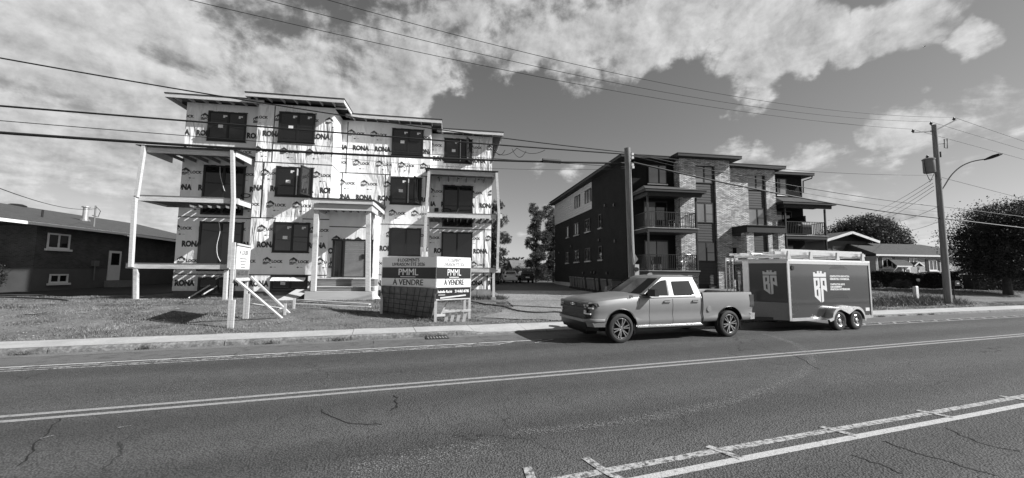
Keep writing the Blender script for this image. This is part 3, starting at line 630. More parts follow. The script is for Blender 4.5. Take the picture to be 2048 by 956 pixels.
def broof(x0,x1,yf,yw,z,par=A):
    rf=MB().hexa([(x0-.2,yf-.16,z+.24),(x1+.12,yf-.16,z+.24),(x1+.12,yw,z+.40),(x0-.2,yw,z+.40),(x0-.2,yf-.16,z+.27),(x1+.12,yf-.16,z+.27),(x1+.12,yw,z+.43),(x0-.2,yw,z+.43)]).obj('balcony_roof',M['membrane'],par)
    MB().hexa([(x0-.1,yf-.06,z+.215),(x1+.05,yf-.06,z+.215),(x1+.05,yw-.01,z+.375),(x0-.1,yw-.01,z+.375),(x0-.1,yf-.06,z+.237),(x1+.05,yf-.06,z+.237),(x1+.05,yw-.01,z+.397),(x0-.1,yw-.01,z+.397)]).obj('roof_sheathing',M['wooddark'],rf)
    MB().box(x0,x1,yf,yf+.08,z-.02,z+.20).obj('front_beam',M['woodx'],rf)
    for xx in (x0,x1-.05): MB().hexa([(xx,yf+.081,z-.02),(xx+.05,yf+.081,z-.02),(xx+.05,yw-.01,z-.02),(xx,yw-.01,z-.02),(xx,yf+.081,z+.2),(xx+.05,yf+.081,z+.2),(xx+.05,yw-.01,z+.36),(xx,yw-.01,z+.36)]).obj('side_beam',M['woodx'],rf)
    n=7
    for i in range(1,n):
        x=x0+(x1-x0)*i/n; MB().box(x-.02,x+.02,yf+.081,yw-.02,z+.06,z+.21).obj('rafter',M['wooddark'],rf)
    return rf
# left balcony
YF=19.65; lx0=onY(275,398,YF).x; lx1=onY(472,400,YF).x; bx0=onY(251.5,530,YF).x; bx1=onY(457,532,YF).x
zr=onY(380,305,YF).z; zd2=onY(380,394,YF).z; zd1=onY(380,528,YF).z
broof(onY(286,300,YF).x,onY(473,300,YF).x,YF,YL,zr-.06)
deck(lx0,lx1,YF,YL,zd2); deck(bx0,bx1,YF,YL,zd1,.22)
post((289,289),(273,394),YF-.08); post((465,296),(467,402),YF-.08); post((270,392),(262,534),YF-.08); post((467,402),(459,536),YF-.08)
post((272.5,538),(272,604),YF+.05); post((269,538),(267.5,604),YF+.12,w=.09); post((453,540),(449.5,606),YF+.05)
MB().box(onY(262,600,YF).x-.05,onY(285,600,YF).x,YF-.2,YF+.3,gz(-13.5,YF)-.02,gz(-13.5,YF)+.06).obj('pad',M['conc'],A)
MB().box(lx0-.12,lx0-.041,YF-.02,YF+.06,zd2-.22,zd2+.02).obj('cleat',M['woodx'],A); MB().box(lx1+.001,lx1+.12,YF-.02,YF+.06,zd2-.24,zd2).obj('cleat',M['woodx'],A)
# right balcony
YG=21.75; rx0=onY(851,428,YG).x; rx1=onY(993,430,YG).x
zr=onY(920,348,YG).z; zd2=onY(920,427,YG).z; zd1=onY(960,536,YG).z
broof(onY(857,348,YG).x,onY(992,350,YG).x,YG,YW,zr-.04); deck(rx0,rx1,YG,YW,zd2,.24); deck(onY(846,536,YG).x,onY(1001,536,YG).x,YG,YW,zd1,.24)
post((858,343),(852,427),YG-.08); post((993,346),(998,430),YG-.08); post((852,430),(848,536),YG-.08); post((998,430),(994.5,540),YG-.08); post((987,545),(987,601),YG+.05); post((846,545),(846,604),YG+.05)
MB().box(onY(1000,430,YG).x-.05,onY(1000,430,YG).x+.13,YG-.05,YG+.05,zd2-.22,zd2+.02).obj('cleat',M['woodx'],A)
pb=onY(987,602,YG); MB().box(pb.x-.13,pb.x+.13,YG-.08,YG+.2,pb.z-.3,pb.z+.22).obj('pier_form',M['conc'],A)
for s in range(3): MB().box(XA[3]+1.2+s*.85,XA[3]+2.02+s*.85,YW-.03,YW+.2,.45,.88).obj('concrete_block',M['conc'],A)
# --- porch: concrete form, steps, posts, roof
YP=19.45; px0=onY(609,590,YP).x; px1=onY(744,590,YP).x; zb1=onY(670,583,YP).z
gp=gz(-6,YP)
MB().box(px0,px1,YP,YB,gp-.1,zb1).obj('porch_base',M['plyl'],A)
s1=onY(670,573,YP+.35).z; s2=1.57
for i,(ya,yb_,za,zc) in enumerate(((YP+.30,YP+.72,zb1+.001,s1),(YP+.60,YB-.05,s1+.001,s2))):
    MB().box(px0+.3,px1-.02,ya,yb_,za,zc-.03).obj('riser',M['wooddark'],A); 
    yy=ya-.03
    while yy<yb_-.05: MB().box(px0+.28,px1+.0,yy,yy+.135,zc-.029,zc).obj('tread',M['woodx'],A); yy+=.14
post((634,420),(627,582),YP+.12,w=.20); post((737,424),(736,582),YP+.12,w=.20)
pa=onY(622,402,YP-.2); pc=onY(746,406,YP-.2); zt=onY(680,399,YP-.2).z; zm=onY(680,407,YP-.2).z; zb_=onY(680,420,YP).z
pr=MB().hexa([(pa.x-.05,YP-.24,zt),(pc.x+.05,YP-.24,zt),(pc.x+.05,YR,zt+.16),(pa.x-.05,YR,zt+.16),(pa.x-.05,YP-.24,zt+.05),(pc.x+.05,YP-.24,zt+.05),(pc.x+.05,YR,zt+.3),(pa.x-.05,YR,zt+.3)]).obj('porch_roof',M['membrane'],A)
MB().box(pa.x,pc.x,YP-.2,YP-.16,zm,zt-.002).obj('fascia_board',M['woodx'],pr); MB().box(pc.x-.04,pc.x,YP-.159,YR-.02,zm,zt-.002).obj('fascia_board',M['woodx'],pr)
MB().box(pa.x+.1,pc.x-.06,YP-.08,YP-.03,zb_-.02,zm-.002).obj('porch_beam',M['plyl'],pr); MB().box(pc.x-.12,pc.x-.06,YP-.029,YB,zb_-.02,zm-.002).obj('porch_beam',M['plyl'],pr); MB().box(pa.x+.1,pa.x+.15,YP-.029,YB,zb_-.02,zm-.002).obj('porch_beam',M['plyl'],pr)
for i in range(8):
    x=pa.x+.3+i*.36
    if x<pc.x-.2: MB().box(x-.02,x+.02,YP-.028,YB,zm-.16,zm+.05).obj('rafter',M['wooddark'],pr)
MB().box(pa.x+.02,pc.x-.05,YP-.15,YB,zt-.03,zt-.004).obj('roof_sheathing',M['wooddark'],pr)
# electrical box and cable coil waiting by a doorway
q=onY(873,420,YW); MB().box(q.x-.12,q.x+.12,YW-.08,YW-.002,q.z-.12,q.z+.12).obj('meter_box',M['black'],A)
def coil(c,r,turns,tube,name,par=None):
    pts=[]; random.seed(int(c[0]*10))
    for i in range(turns*16+1):
        an=i/16*2*math.pi; pts.append((c[0]+r*math.cos(an)*(1+.05*math.sin(i*.7)),c[1]+.02*math.sin(i*.37),c[2]+r*.45*math.sin(an)))
    return MB().tube(pts,tube,6).obj(name,M['cable'],par)
q=onY(493,392,YL); tag(coil((q.x,YL-.1,q.z),.22,3,.02,'cable_coil'),'coil of black cable hung on the wrapped wall above the left deck','cable coil')
q=onY(893,422,YW); tag(coil((q.x,YW-.15,q.z),.3,2,.018,'cable_coil'),'black cable looped on the deck beside the patio door','cable coil')
def wire(name,pts,r,mt,label,cat='cable',group=None,parent=None):
    o=MB().tube(curve([tuple(p) for p in pts],6),r,5).obj(name,M[mt],parent)
    if parent is None: tag(o,label,cat,group)
    return o
wire('hanging_cable',[onY(437,440,YL-.12),onY(440,462,YL-.12),onY(434,490,YL-.12),onY(435,510,YL-.12),onY(441,523,YL-.12)],.012,'white','white electrical cable dangling across the ground floor patio door','cable')
wire('hanging_cable',[onY(440,333,YL-.12),onY(441,352,YL-.12),onY(448,378,YL-.12),onY(450,382,YL-.12)],.010,'white','white electrical cable dangling across the upper patio door','cable')
wire('hanging_cable',[onY(919,376,YW-.12),onY(920,398,YW-.12),onY(917,418,YW-.12),onY(912,426,YW-.12)],.010,'cablel','thin grey cable hanging before the right patio door','cable')
# ================================================================ finished apartment block
M['brickl']=brickmat('pale mixed brick',.70,.22,.09,.26,.078,.014,contrast=-.15); M['brickd']=brickmat('charcoal brick',.013,.017,.008,.26,.078,.010)
M['sidingd']=mat('dark plank siding',.034,.65,.12,4,stretch=(.3,3,3)); M['sidingl']=mat('pale metal siding',.34,.6,.06,2)
M['shingle']=mat('asphalt shingles',.06,.95,.25,3,.5,30,var2=.3,scale2=18); M['soffit']=mat('dark soffit',.016,.7,.1,3)
M['glassB']=mat('glass with painted sky reflection',.17,.02,.35,.5,spec=1.); M['glasscurtain']=mat('curtained glass',.16,.25,.15,2,stretch=(6,1,.3))  # glassB: the reflected sky is put into a paler base colour
XB=[12.0,15.75,19.6,24.45,28.1]; YB_L,YB_B,YB_R,YB_W=25.6,24.9,26.2,27.5; BB=44.6; ZBT=9.95; BF=[2.16,4.95,7.75]
B=thing('apartment_building','finished three storey apartment block of dark and pale brick with black balconies','building',(20,25,.4))
# walls
WS=MB().box(XB[0],XB[1],YB_L,BB,.3,ZBT).obj('wall',M['brickd'],B)
# bay and second section: brick piers either side of a recessed window strip
def strips(x0,xa,xb,x1,Y,inset,zb,zt,key,back):
    w=MB().box(x0,xa,Y,back,zb,zt).obj('wall',M['brickl'],B); MB().box(xb,x1,Y,back,zb,zt).obj('wall',M['brickl'],B)
    MB().box(xa+.002,xb-.002,Y+inset,back-.02,zb,zt-.46).obj('wall',M['soffit'],B)
    MB().box(xa+.002,xb-.002,Y+.001,back-.03,zt-.458,zt).obj('wall',M['brickl'],B)
    return w
bx=[onY(1361,430,YB_B).x,onY(1393.5,430,YB_B).x,onY(1433.5,430,YB_B).x,XB[2]]
strips(bx[0],bx[1],bx[2],bx[3],YB_B,.16,.3,ZBT+.1,'B',BB-.05)
cx=[XB[2]+.002,onY(1497,400,YB_R).x,onY(1533,400,YB_R).x,XB[3]]
strips(cx[0],cx[1],cx[2],cx[3],YB_R,.16,.3,ZBT,'R',BB-.08)
MB().box(XB[3]+.002,XB[4],YB_W,BB-.1,.3,ZBT-.05).obj('wall',M['brickd'],B)
# foundation showing along the side
MB().box(XB[0]-.06,XB[0]-.001,YB_L+.1,BB,.2,.98).obj('foundation',M['conc'],B)
# planks between the windows of each strip
def planks(xa,xb,Y,z0,z1):
    z=z0
    while z<z1-.05:
        h=min(.185,z1-z); MB().hexa([(xa,Y-.035,z),(xb,Y-.035,z),(xb,Y-.001,z),(xa,Y-.001,z),(xa,Y-.02,z+h-.008),(xb,Y-.02,z+h-.008),(xb,Y-.001,z+h-.008),(xa,Y-.001,z+h-.008)]).obj('siding_plank',M['sidingd'],B); z+=.19
def bwin(x0,x1,z0,z1,Y,mt='glassB',mull=(.5,),sill=False,par=B,bar=None):
    w=MB().box(x0,x1,Y-.03,Y-.001,z0,z1).obj('window',M['black'],par); f=.06; xs_=[x0]+[x0+(x1-x0)*m for m in mull]+[x1]
    fr=MB(); fr.box(x0,x1,Y-.07,Y-.031,z1-f,z1); fr.box(x0,x1,Y-.07,Y-.031,z0,z0+f)
    for i,x in enumerate(xs_): fr.box(x-(.0 if i==0 else f*.8 if i==len(xs_)-1 else f*.8),x+(f if i==0 else 0 if i==len(xs_)-1 else f*.8),Y-.07,Y-.031,z0+f+.001,z1-f-.001)
    fr.obj('frame',M['black'],w)
    for i in range(len(xs_)-1): MB().box(xs_[i]+f+.002,xs_[i+1]-f-.002,Y-.045,Y-.0315,z0+f+.002,z1-f-.002).obj('pane',M[mt],w)
    if bar: MB().box(xs_[-2]+f,x1-f,Y-.052,Y-.0455,z0+(z1-z0)*bar-.02,z0+(z1-z0)*bar+.02).obj('glazing_bar',M['black'],w)
    if sill: MB().box(x0-.06,x1+.06,Y-.10,Y-.0715,z0-.07,z0+.01).obj('sill',M['white'],w)
    return w
def pz(x,y,Y): return onY(x,y,Y).z
xa,xb=bx[1]+.02,bx[2]-.02; Yi=YB_B+.16
w3=(pz(1410,367,Yi),pz(1410,333,Yi)); w2=(pz(1412,446,Yi),pz(1412,406,Yi)); w1=(pz(1414,523,Yi),pz(1414,484,Yi))
for z in (w3,w2,w1): bwin(xa,xb-.12,z[0],z[1],Yi,'glassB' if z is not w1 else 'glass',(.52,),bar=.45)
planks(xa,xb,Yi,w2[1]+.03,w3[0]-.03); planks(xa,xb,Yi,w1[1]+.03,w2[0]-.03); planks(xa,xb,Yi,1.25,w1[0]-.03); bwin(onY(1416,570,Yi).x,xb-.05,.55,1.15,Yi,'glassB',())
xa,xb=cx[1]+.02,cx[2]-.02; Yi=YB_R+.16
w3=(pz(1512,381,Yi),pz(1512,347,Yi)); w2=(pz(1514,452,Yi),pz(1514,417,Yi))
for z in (w3,w2): bwin(xa,xb-.12,z[0],z[1],Yi,'glassB',(.56,),bar=.45)
planks(xa,xb,Yi,w2[1]+.03,w3[0]-.03); planks(xa,xb,Yi,3.2,w2[0]-.03)
# third-floor windows of the wings
q0=onY(1295,329,YB_L); q1=onY(1333,369,YB_L); bwin(q0.x,q1.x,q1.z,q0.z,YB_L,'glassB',(.58,),True)
q0=onY(1552,357,YB_W); q1=onY(1573,391,YB_W); bwin(q0.x,q1.x,q1.z,q0.z,YB_W,'glassB',(.25,),True,bar=.5)
# side elevation (faces the drive)
def side_window(px,kind='one'):
    a=onX(px[0],px[2],XB[0]); c=onX(px[1],px[3],XB[0]); y1,y0=a.y,c.y; zt=onX((px[0]+px[1])/2,px[2],XB[0]).z; zb=onX((px[0]+px[1])/2,px[3],XB[0]).z
    w=MB().box(XB[0]-.02,XB[0]-.001,y0,y1,zb,zt).obj('window',M['glass'],B); f=MB(); fw=.07
    f.box(XB[0]-.06,XB[0]-.021,y0,y1,zt-fw,zt); f.box(XB[0]-.06,XB[0]-.021,y0,y1,zb,zb+fw); f.box(XB[0]-.06,XB[0]-.021,y0,y0+fw,zb+fw,zt-fw); f.box(XB[0]-.06,XB[0]-.021,y1-fw,y1,zb+fw,zt-fw)
    if kind=='two': f.box(XB[0]-.06,XB[0]-.021,(y0+y1)/2-.04,(y0+y1)/2+.04,zb+fw,zt-fw)
    f.obj('frame',M['black'],w)
    if kind!='nosill': MB().box(XB[0]-.12,XB[0]-.001,y0-.08,y1+.08,zb-.12,zb-.01).obj('sill',M['conc'],w)
# pale siding clad upper rear corner, as overlapping boards
sy0=onX(1184,400,XB[0]).y; sz0=onX(1184,417.5,XB[0]).z; z=sz0
while z<ZBT-.1:
    MB().hexa([(XB[0]-.04,sy0,z),(XB[0]-.001,sy0,z),(XB[0]-.001,BB,z),(XB[0]-.04,BB,z),(XB[0]-.02,sy0,z+.235),(XB[0]-.001,sy0,z+.235),(XB[0]-.001,BB,z+.235),(XB[0]-.02,BB,z+.235)]).obj('siding_board',M['sidingl'],B); z+=.24
for p in ((1151,1160.6,391,415),(1171.6,1183.3,379,405)): 
    a=onX(p[0],p[2],XB[0]); c=onX(p[1],p[3],XB[0]); zt=onX((p[0]+p[1])/2,p[2],XB[0]).z; zb=onX((p[0]+p[1])/2,p[3],XB[0]).z
    w=MB().box(XB[0]-.08,XB[0]-.041,c.y,a.y,zb,zt).obj('window',M['glass'],B); f=MB(); 
    for y in (c.y,(a.y+c.y)/2,a.y): f.box(XB[0]-.11,XB[0]-.081,y-.06,y+.06,zb,zt)
    f.box(XB[0]-.11,XB[0]-.081,c.y+.061,a.y-.061,zt-.1,zt); f.obj('frame',M['black'],w)
for p,k in (((1133.5,1138,453,474.5),'one'),((1149,1158,446,469.5),'two'),((1171,1181,438,463),'two'),((1198,1204,428,455.5),'one'),((1132.5,1138,504,525.5),'one'),((1149.5,1159,500,523.5),'two'),((1171,1182,496,521.5),'two'),((1198,1205.5,492,519),'one')): side_window(p,k)
for p in ((1211,411),(1229,410),(1199,480),(1231,482),(1167,546),(1184,545),(1190,545),(1215,546),(1143,492),(1119,505)):
    q=onX(*p,XB[0]); MB().box(XB[0]-.10,XB[0]-.001,q.y-.12,q.y+.12,q.z-.1,q.z+.1).obj('vent_cap',M['black'],B)
# roofs
def broofB(x0,x1,yf,yb,z,sl=True,sr=True):
    rf=MB().hexa([(x0,yf,z+.18),(x1,yf,z+.18),(x1,yb,z+.30),(x0,yb,z+.30),(x0,yf,z+.22),(x1,yf,z+.22),(x1,yb,z+.34),(x0,yb,z+.34)]).obj('roof',M['membrane'],B)
    MB().box(x0+.02,x1-.02,yf+.02,yb,z+.0,z+.178).obj('fascia',M['soffit'],rf); return rf
broofB(XB[0]-.62,XB[1]+.2,YB_L-.7,BB+.5,ZBT); broofB(bx[0]-.45,XB[2]+.55,YB_B-.62,BB+.4,ZBT+.10); broofB(XB[2]+.3,XB[3]+.5,YB_R-.6,BB+.3,ZBT-.001); broofB(XB[3]+.3,XB[4]+.65,YB_W-.62,BB+.2,ZBT-.05)
MB().tube([(XB[4]+.5,YB_W-.5,9.85),(XB[4]+.45,YB_W-.5,9.7),(XB[4]+.06,YB_W-.1,9.55),(XB[4]+.06,YB_W-.05,8.6)],.05,6).obj('downspout',M['soffit'],B)
# balconies
balm=MB().box(-.012,.012,-.012,.012,0,.95).mesh('baluster',M['black'])
def railing(p,q,par,n):
    p=Vector(p); q=Vector(q); r=MB().beam(p+Vector((0,0,1.02)),q+Vector((0,0,1.02)),.05,.04).obj('railing',M['black'],par)
    MB().beam(p+Vector((0,0,.09)),q+Vector((0,0,.09)),.035,.03).obj('bottom_rail',M['black'],r)
    for i in range(n):
        o=part('baluster',balm,r); o.location=p.lerp(q,(i+.5)/n)+Vector((0,0,.06))-wl(r)
    return r
def balcony(x0,x1,yf,yw,z,roofz=None,n=26,posts=True,znext=None,ends='both'):
    s=MB().box(x0-.06,x1+.12,yf-.06,yw-.01,z-.06,z).obj('balcony_slab',M['conc'],B); MB().box(x0-.02,x1+.06,yf-.02,yw-.01,z-.30,z-.062).obj('edge_beam',M['soffit'],s)
    railing((x0+.06,yf+.02,z),(x1-.06,yf+.02,z),s,n); railing((x0+.02,yf+.06,z),(x0+.02,yw-.05,z),s,12)
    if 'both'==ends: railing((x1-.02,yf+.06,z),(x1-.02,yw-.05,z),s,10)
    if posts:
        for x in (x0+.02,x1-.02): MB().box(x-.05,x+.05,yf-.03,yf+.07,z+.001,(znext or roofz)-.301 if znext else roofz).obj('post',M['black'],s)
    return s
YbF=23.65; bl0=onY(1296,454,YbF).x; bl1=onY(1394,457,YbF).x
balcony(bl0,bl1,YbF,YB_L,4.95,roofz=7.0); balcony(bl0,bl1,YbF,YB_L,BF[0],znext=4.95)
def hiproof(x0,x1,yf,yw,z,rise=.75):
    rf=MB(); a,b,c,d=(x0,yf,z),(x1,yf,z),(x1,yw,z),(x0,yw,z); e=(x0+1.1,yw,z+rise); f=(x1-1.1,yw,z+rise)
    rf.face([a,b,f,e]); rf.face([b,c,f]); rf.face([d,a,e]); rf.face([a,d,c,b]); rf.face([c,d,e,f]); r=rf.obj('balcony_roof',M['shingle'],B)
    MB().box(x0+.03,x1-.03,yf+.03,yw-.01,z-.16,z-.003).obj('fascia',M['soffit'],r); MB().box(x0+.25,x1-.25,yf+.22,yf+.34,z-.42,z-.161).obj('header',M['soffit'],r); MB().box(x0+.25,x0+.37,yf+.341,yw-.01,z-.42,z-.161).obj('header',M['soffit'],r); return r
hiproof(bl0-.35,bl1+.55,YbF-.42,YB_L,7.42)
YbG=25.9; br0=onY(1572,470,YbG).x; br1=onY(1653,473,YbG).x
balcony(br0,br1,YbG,YB_W,4.95,roofz=7.0,n=24); balcony(br0,br1,YbG,YB_W,BF[0],znext=4.95,n=24); hiproof(br0-.5,br1+.65,YbG-.42,YB_W,7.42)
MB().box(br0+2.0,br0+2.1,YbG+.3,YB_W-.02,4.96,6.5).obj('privacy_screen',M['soffit'],B)
# doors on the balconies
def pdoor(x0,x1,z,Y,mts=('glassB','glasscurtain')):
    w=MB().box(x0,x1,Y-.03,Y-.001,z,z+2.1).obj('patio_door',M['black'],B); xm=(x0+x1)/2
    MB().box(x0+.07,xm-.04,Y-.05,Y-.031,z+.08,z+2.0).obj('pane',M[mts[0]],w); MB().box(xm+.04,x1-.07,Y-.05,Y-.031,z+.08,z+2.0).obj('pane',M[mts[1]],w)
for z,mts in ((4.97,('glassB','glass')),(2.18,('glass','glasscurtain'))): pdoor(13.3,15.1,z,YB_L,mts)
pdoor(25.2,27,4.97,YB_W,('glassB','glass')); pdoor(25.2,27,2.18,YB_W,('glass','glasscurtain'))
# entrance canopy on two brick piers
ca=onY(1494,452,23.5).x; cb_=onY(1571,455,23.5).x
cn=MB().box(ca,cb_,23.5,YB_R-.01,4.78,5.22).obj('entrance_canopy',M['soffit'],B); MB().box(ca-.06,cb_+.06,23.44,YB_R-.01,5.221,5.27).obj('cap_flashing',M['black'],cn)
MB().box(ca+.02,ca+.56,23.6,24.1,.4,4.779).obj('pier',M['brickl'],cn); MB().box(cb_-.5,cb_-.02,23.6,24.1,.4,4.779).obj('pier',M['brickl'],cn)
MB().box(ca+.2,cb_-.1,YB_R-.04,YB_R-.001,1.6,3.9).obj('entrance_door',M['glass2'],B)
MB().box(ca-.2,cb_+.3,22.9,YB_R,.3,1.0).obj('entrance_steps',M['conc'],B)
for i in range(3): MB().box(bx[0]-3+i*.4,bx[2]+1,22.6+i*.3,22.9+i*.3,.3,.75+.12*i).obj('stair_tread',M['conc'],B)
# ---- wheelie bins beside the wall
bn=thing('wheelie_bin','','bin')
def binparts(t):
    b=MB(); b.hexa([(-.24,-.27,.05),(.24,-.27,.05),(.24,.25,.05),(-.24,.25,.05),(-.30,-.34,.98),(.30,-.34,.98),(.30,.34,.98),(-.30,.34,.98)]); b.obj('tub',M['binp'],t,local=True)
    l_=MB(); l_.hexa([(-.32,-.38,.985),(.32,-.38,.985),(.32,.36,.985),(-.32,.36,.985),(-.27,-.30,1.07),(.27,-.30,1.07),(.27,.34,1.09),(-.27,.34,1.09)]); l_.obj('lid',M['binl'],t,local=True)
    for s in (-1,1): MB().lathe([(.0,-.03),(.11,-.03),(.11,.03),(.0,.03)],(s*.2,.3,.11),'X',12).obj('wheel',M['rubber'],t,local=True)
    MB().tube([(-.25,.40,1.0),(.25,.40,1.0)],.018,6).obj('handle',M['blackplastic'],t,local=True)
    MB().box(-.31,.31,-.36,-.341,.9,.97).obj('rim',M['binp'],t,local=True)
M['binp']=mat('grey bin plastic',.05,.5,.2,3); M['binl']=mat('dark bin lid',.022,.45,.2,3)
binparts(bn); ys=[25.9+i*.74 for i in range(13)]
for i,y in enumerate(ys):
    t=bn if i==0 else copy_tree(bn); random.seed(i); x=11.15+random.uniform(-.08,.08); t.location=(x,y,gz(x,y)+.03); t.rotation_euler=(0,0,R_(90+random.uniform(-7,7)))
    tag(t,'dark plastic wheelie bin in the row along the dark brick side wall','bin','wheelie bins along the side wall')
# ---- things on the balconies
def chair(loc,rz,label):
    t=thing('garden_chair',label,'chair',loc,rz); mt=M['alum']
    MB().box(-.24,.24,-.22,.22,.40,.43).obj('seat',M['blackplastic'],t,local=True); MB().hexa([(-.24,.20,.44),(.24,.20,.44),(.24,.23,.44),(-.24,.23,.44),(-.24,.30,.9),(.24,.30,.9),(.24,.33,.9),(-.24,.33,.9)]).obj('backrest',M['blackplastic'],t,local=True)
    for a in (-1,1):
        for b in (-1,1): MB().tube([(a*.23,b*.2,.40),(a*.25,b*.24,0)],.014,6).obj('leg',mt,t,local=True)
        MB().tube([(a*.25,.24,.62),(a*.26,-.22,.62),(a*.25,-.24,.4)],.014,6).obj('armrest',mt,t,local=True)
chair((13.6,24.5,BF[0]+.003),R_(160),'white-legged garden chair behind the lower railing beside the utility pole')
chair((15.0,24.6,4.953),R_(200),'garden chair on the upper balcony of the dark brick block')
def bicycle(loc,rz,label):
    t=thing('bicycle',label,'bicycle',loc,rz)
    for x in (-.5,.5):
        w=MB().lathe([(.32,-.02),(.35,0),(.32,.02),(.30,0),(.32,-.02)],(x,0,.35),'Y',24).obj('wheel',M['rubber'],t,local=True)
        for k in range(8):
            an=math.pi*k/8; MB().tube([(x+.31*math.cos(an),0,.35+.31*math.sin(an)),(x-.31*math.cos(an),0,.35-.31*math.sin(an))],.004,4).obj('spoke',M['alum'],w,local=True)
    fr=MB()
    for a,b in (((-.5,0,.35),(-.05,0,.32)),((-.5,0,.35),(-.15,0,.78)),((-.05,0,.32),(-.2,0,.88)),((-.05,0,.32),(.33,0,.78)),((-.15,0,.78),(.33,0,.83)),((.5,0,.35),(.3,0,.95))): fr.tube([a,b],.018,6)
    fr.obj('frame',M['alum'],t,local=True); MB().box(-.32,-.1,-.06,.06,.88,.93).obj('saddle',M['blackplastic'],t,local=True)
    MB().tube([(.35,-.27,1.0),(.30,-.1,.97),(.30,.1,.97),(.35,.27,1.0)],.014,6).obj('handlebar',M['black'],t,local=True)
bicycle((15.5,24.05,BF[0]+.25),R_(12),'bicycle parked upright behind the lower balcony railing by the pale brick pier')
def bbq(loc,rz,label):
    t=thing('barbecue',label,'barbecue',loc,rz); MB().box(-.4,.4,-.25,.25,.1,.75).obj('cabinet',M['black'],t,local=True); MB().lathe([(0,-.4),(.27,-.4),(.27,.4),(0,.4)],(0,0,.85),'X',14).obj('lid',M['steelgrey'],t,local=True); MB().box(-.75,-.41,-.2,.2,.8,.83).obj('side_shelf',M['galv'],t,local=True)
bbq((27.0,26.4,4.953),0,'covered barbecue on the right-hand upper balcony')
# ================================================================ neighbouring houses
def shed_slab(pts,th,mt,name,par): # thick roof plane from 4 points
    n=(Vector(pts[1])-Vector(pts[0])).cross(Vector(pts[3])-Vector(pts[0])).normalized()
    if n.z<0: n=-n
    return MB().prism(pts,n*th).obj(name,mt,par)
def hwin(par,x0,x1,z0,z1,Y,shut=True,mull=2,axis='Y'):
    """white framed window on a wall facing -Y (axis Y) or +X (axis X: x0,x1 are y)"""
    def bx_(mb,a,b,d0,d1,za,zc): return mb.box(a,b,Y-d1,Y-d0,za,zc) if axis=='Y' else mb.box(Y+d0,Y+d1,a,b,za,zc)
    w=bx_(MB(),x0,x1,.001,.02,z0,z1).obj('window',M['glass'],par); f=MB(); k=.09
    bx_(f,x0,x1,.021,.06,z1-k,z1); bx_(f,x0,x1,.021,.06,z0,z0+k); bx_(f,x0,x0+k,.021,.06,z0+k,z1-k); bx_(f,x1-k,x1,.021,.06,z0+k,z1-k)
    for i in range(1,mull): m_=x0+(x1-x0)*i/mull; bx_(f,m_-.04,m_+.04,.021,.06,z0+k,z1-k)
    f.obj('frame',M['white'],w); bx_(MB(),x0-.1,x1+.1,.021,.14,z0-.12,z0-.001).obj('sill',M['white'],w)
    if shut:
        for a,b in ((x0-.42,x0-.04),(x1+.04,x1+.42)): bx_(MB(),a,b,.001,.04,z0-.05,z1+.1).obj('shutter',M['black'],w)
    return w
M['brickh']=brickmat('brown brick',.06,.10,.11,.2,.07,.012); M['brickw']=brickmat('pale brick',.38,.48,.36,.3,.09,.01); M['found']=mat('painted foundation',.11,.9,.12,1.5,.2,30)
XH=-22.6; YH=25.3
Hs=thing('bungalow','low brown brick bungalow with shallow shingle roof and white fascia beside the building site','house',(-30,YH,.5))
MB().box(XH-16,XH,YH,YH+17,1.95,4.26).obj('wall',M['brickh'],Hs); MB().box(XH-15.98,XH-.02,YH+.02,YH+16.9,.1,1.949).obj('foundation',M['found'],Hs)
hwin(Hs,25.88,27.22,3.06,3.95,XH,False,2,'X'); hwin(Hs,26.24,27.36,1.09,1.61,XH-.02,False,2,'X')
d=MB().box(XH+.001,XH+.06,30.05,31.0,1.17,3.15).obj('side_door',M['white'],Hs); MB().box(XH+.061,XH+.07,30.2,30.85,2.2,3.0).obj('pane',M['glass2'],d); MB().box(XH,XH+.9,29.9,31.2,.5,1.15).obj('door_step',M['conc'],Hs)
MB().box(XH+.001,XH+.2,28.8,29.15,2.1,2.45).obj('meter_box',M['steelgrey'],Hs); MB().tube([(XH+.1,28.97,2.1),(XH+.1,28.97,1.2)],.04,6).obj('conduit',M['steelgrey'],Hs)
ez=4.30; rx=XH-8
r1=shed_slab([(XH+.6,YH-2.6,ez),(XH+.6,YH+5.6,ez),(rx,YH+5.6,ez+1.95),(rx,YH-2.6,ez+1.95)],.12,M['shingle'],'roof',Hs)
shed_slab([(XH+.6,YH+5.6,ez),(XH+1.5,YH+18,ez-.35),(rx,YH+18,ez+1.95),(rx,YH+5.6,ez+1.95)],.12,M['shingle'],'roof',Hs); shed_slab([(rx,YH-2.6,ez+1.95),(rx,YH+18,ez+1.95),(rx-8.6,YH+18,ez),(rx-8.6,YH-2.6,ez)],.12,M['shingle'],'roof',Hs)
MB().box(XH+.6,XH+.64,YH-2.6,YH+5.6,ez-.06,ez+.10).obj('fascia',M['white'],r1); MB().beam((XH+.63,YH+5.6,ez+.02),(XH+1.52,YH+18,ez-.33),.04,.15).obj('fascia',M['white'],r1); MB().box(XH-.2,XH+.59,YH-2.55,YH+5.6,ez-.05,ez-.02).obj('soffit',M['found'],r1)
MB().prism([(XH,YH+.01,4.26),(rx,YH+.01,6.2),(rx-8,YH+.01,4.26)],(0,.1,0)).obj('gable',M['soffit'],Hs)
for (px,py0,py1,xx,k) in ((170,440,416,XH-3.4,0),): 
    q=onX(px,py0,xx); c=MB().lathe([(.16,-.3),(.16,.9),(.24,.9),(.24,.98),(.0,1.02)],(q.x,q.y,q.z),'Z',14).obj('flue',M['galv'],Hs); MB().lathe([(.28,-.1),(.28,.02),(.17,.08)],(q.x,q.y,q.z),'Z',14).obj('storm_collar',M['alum'],c)
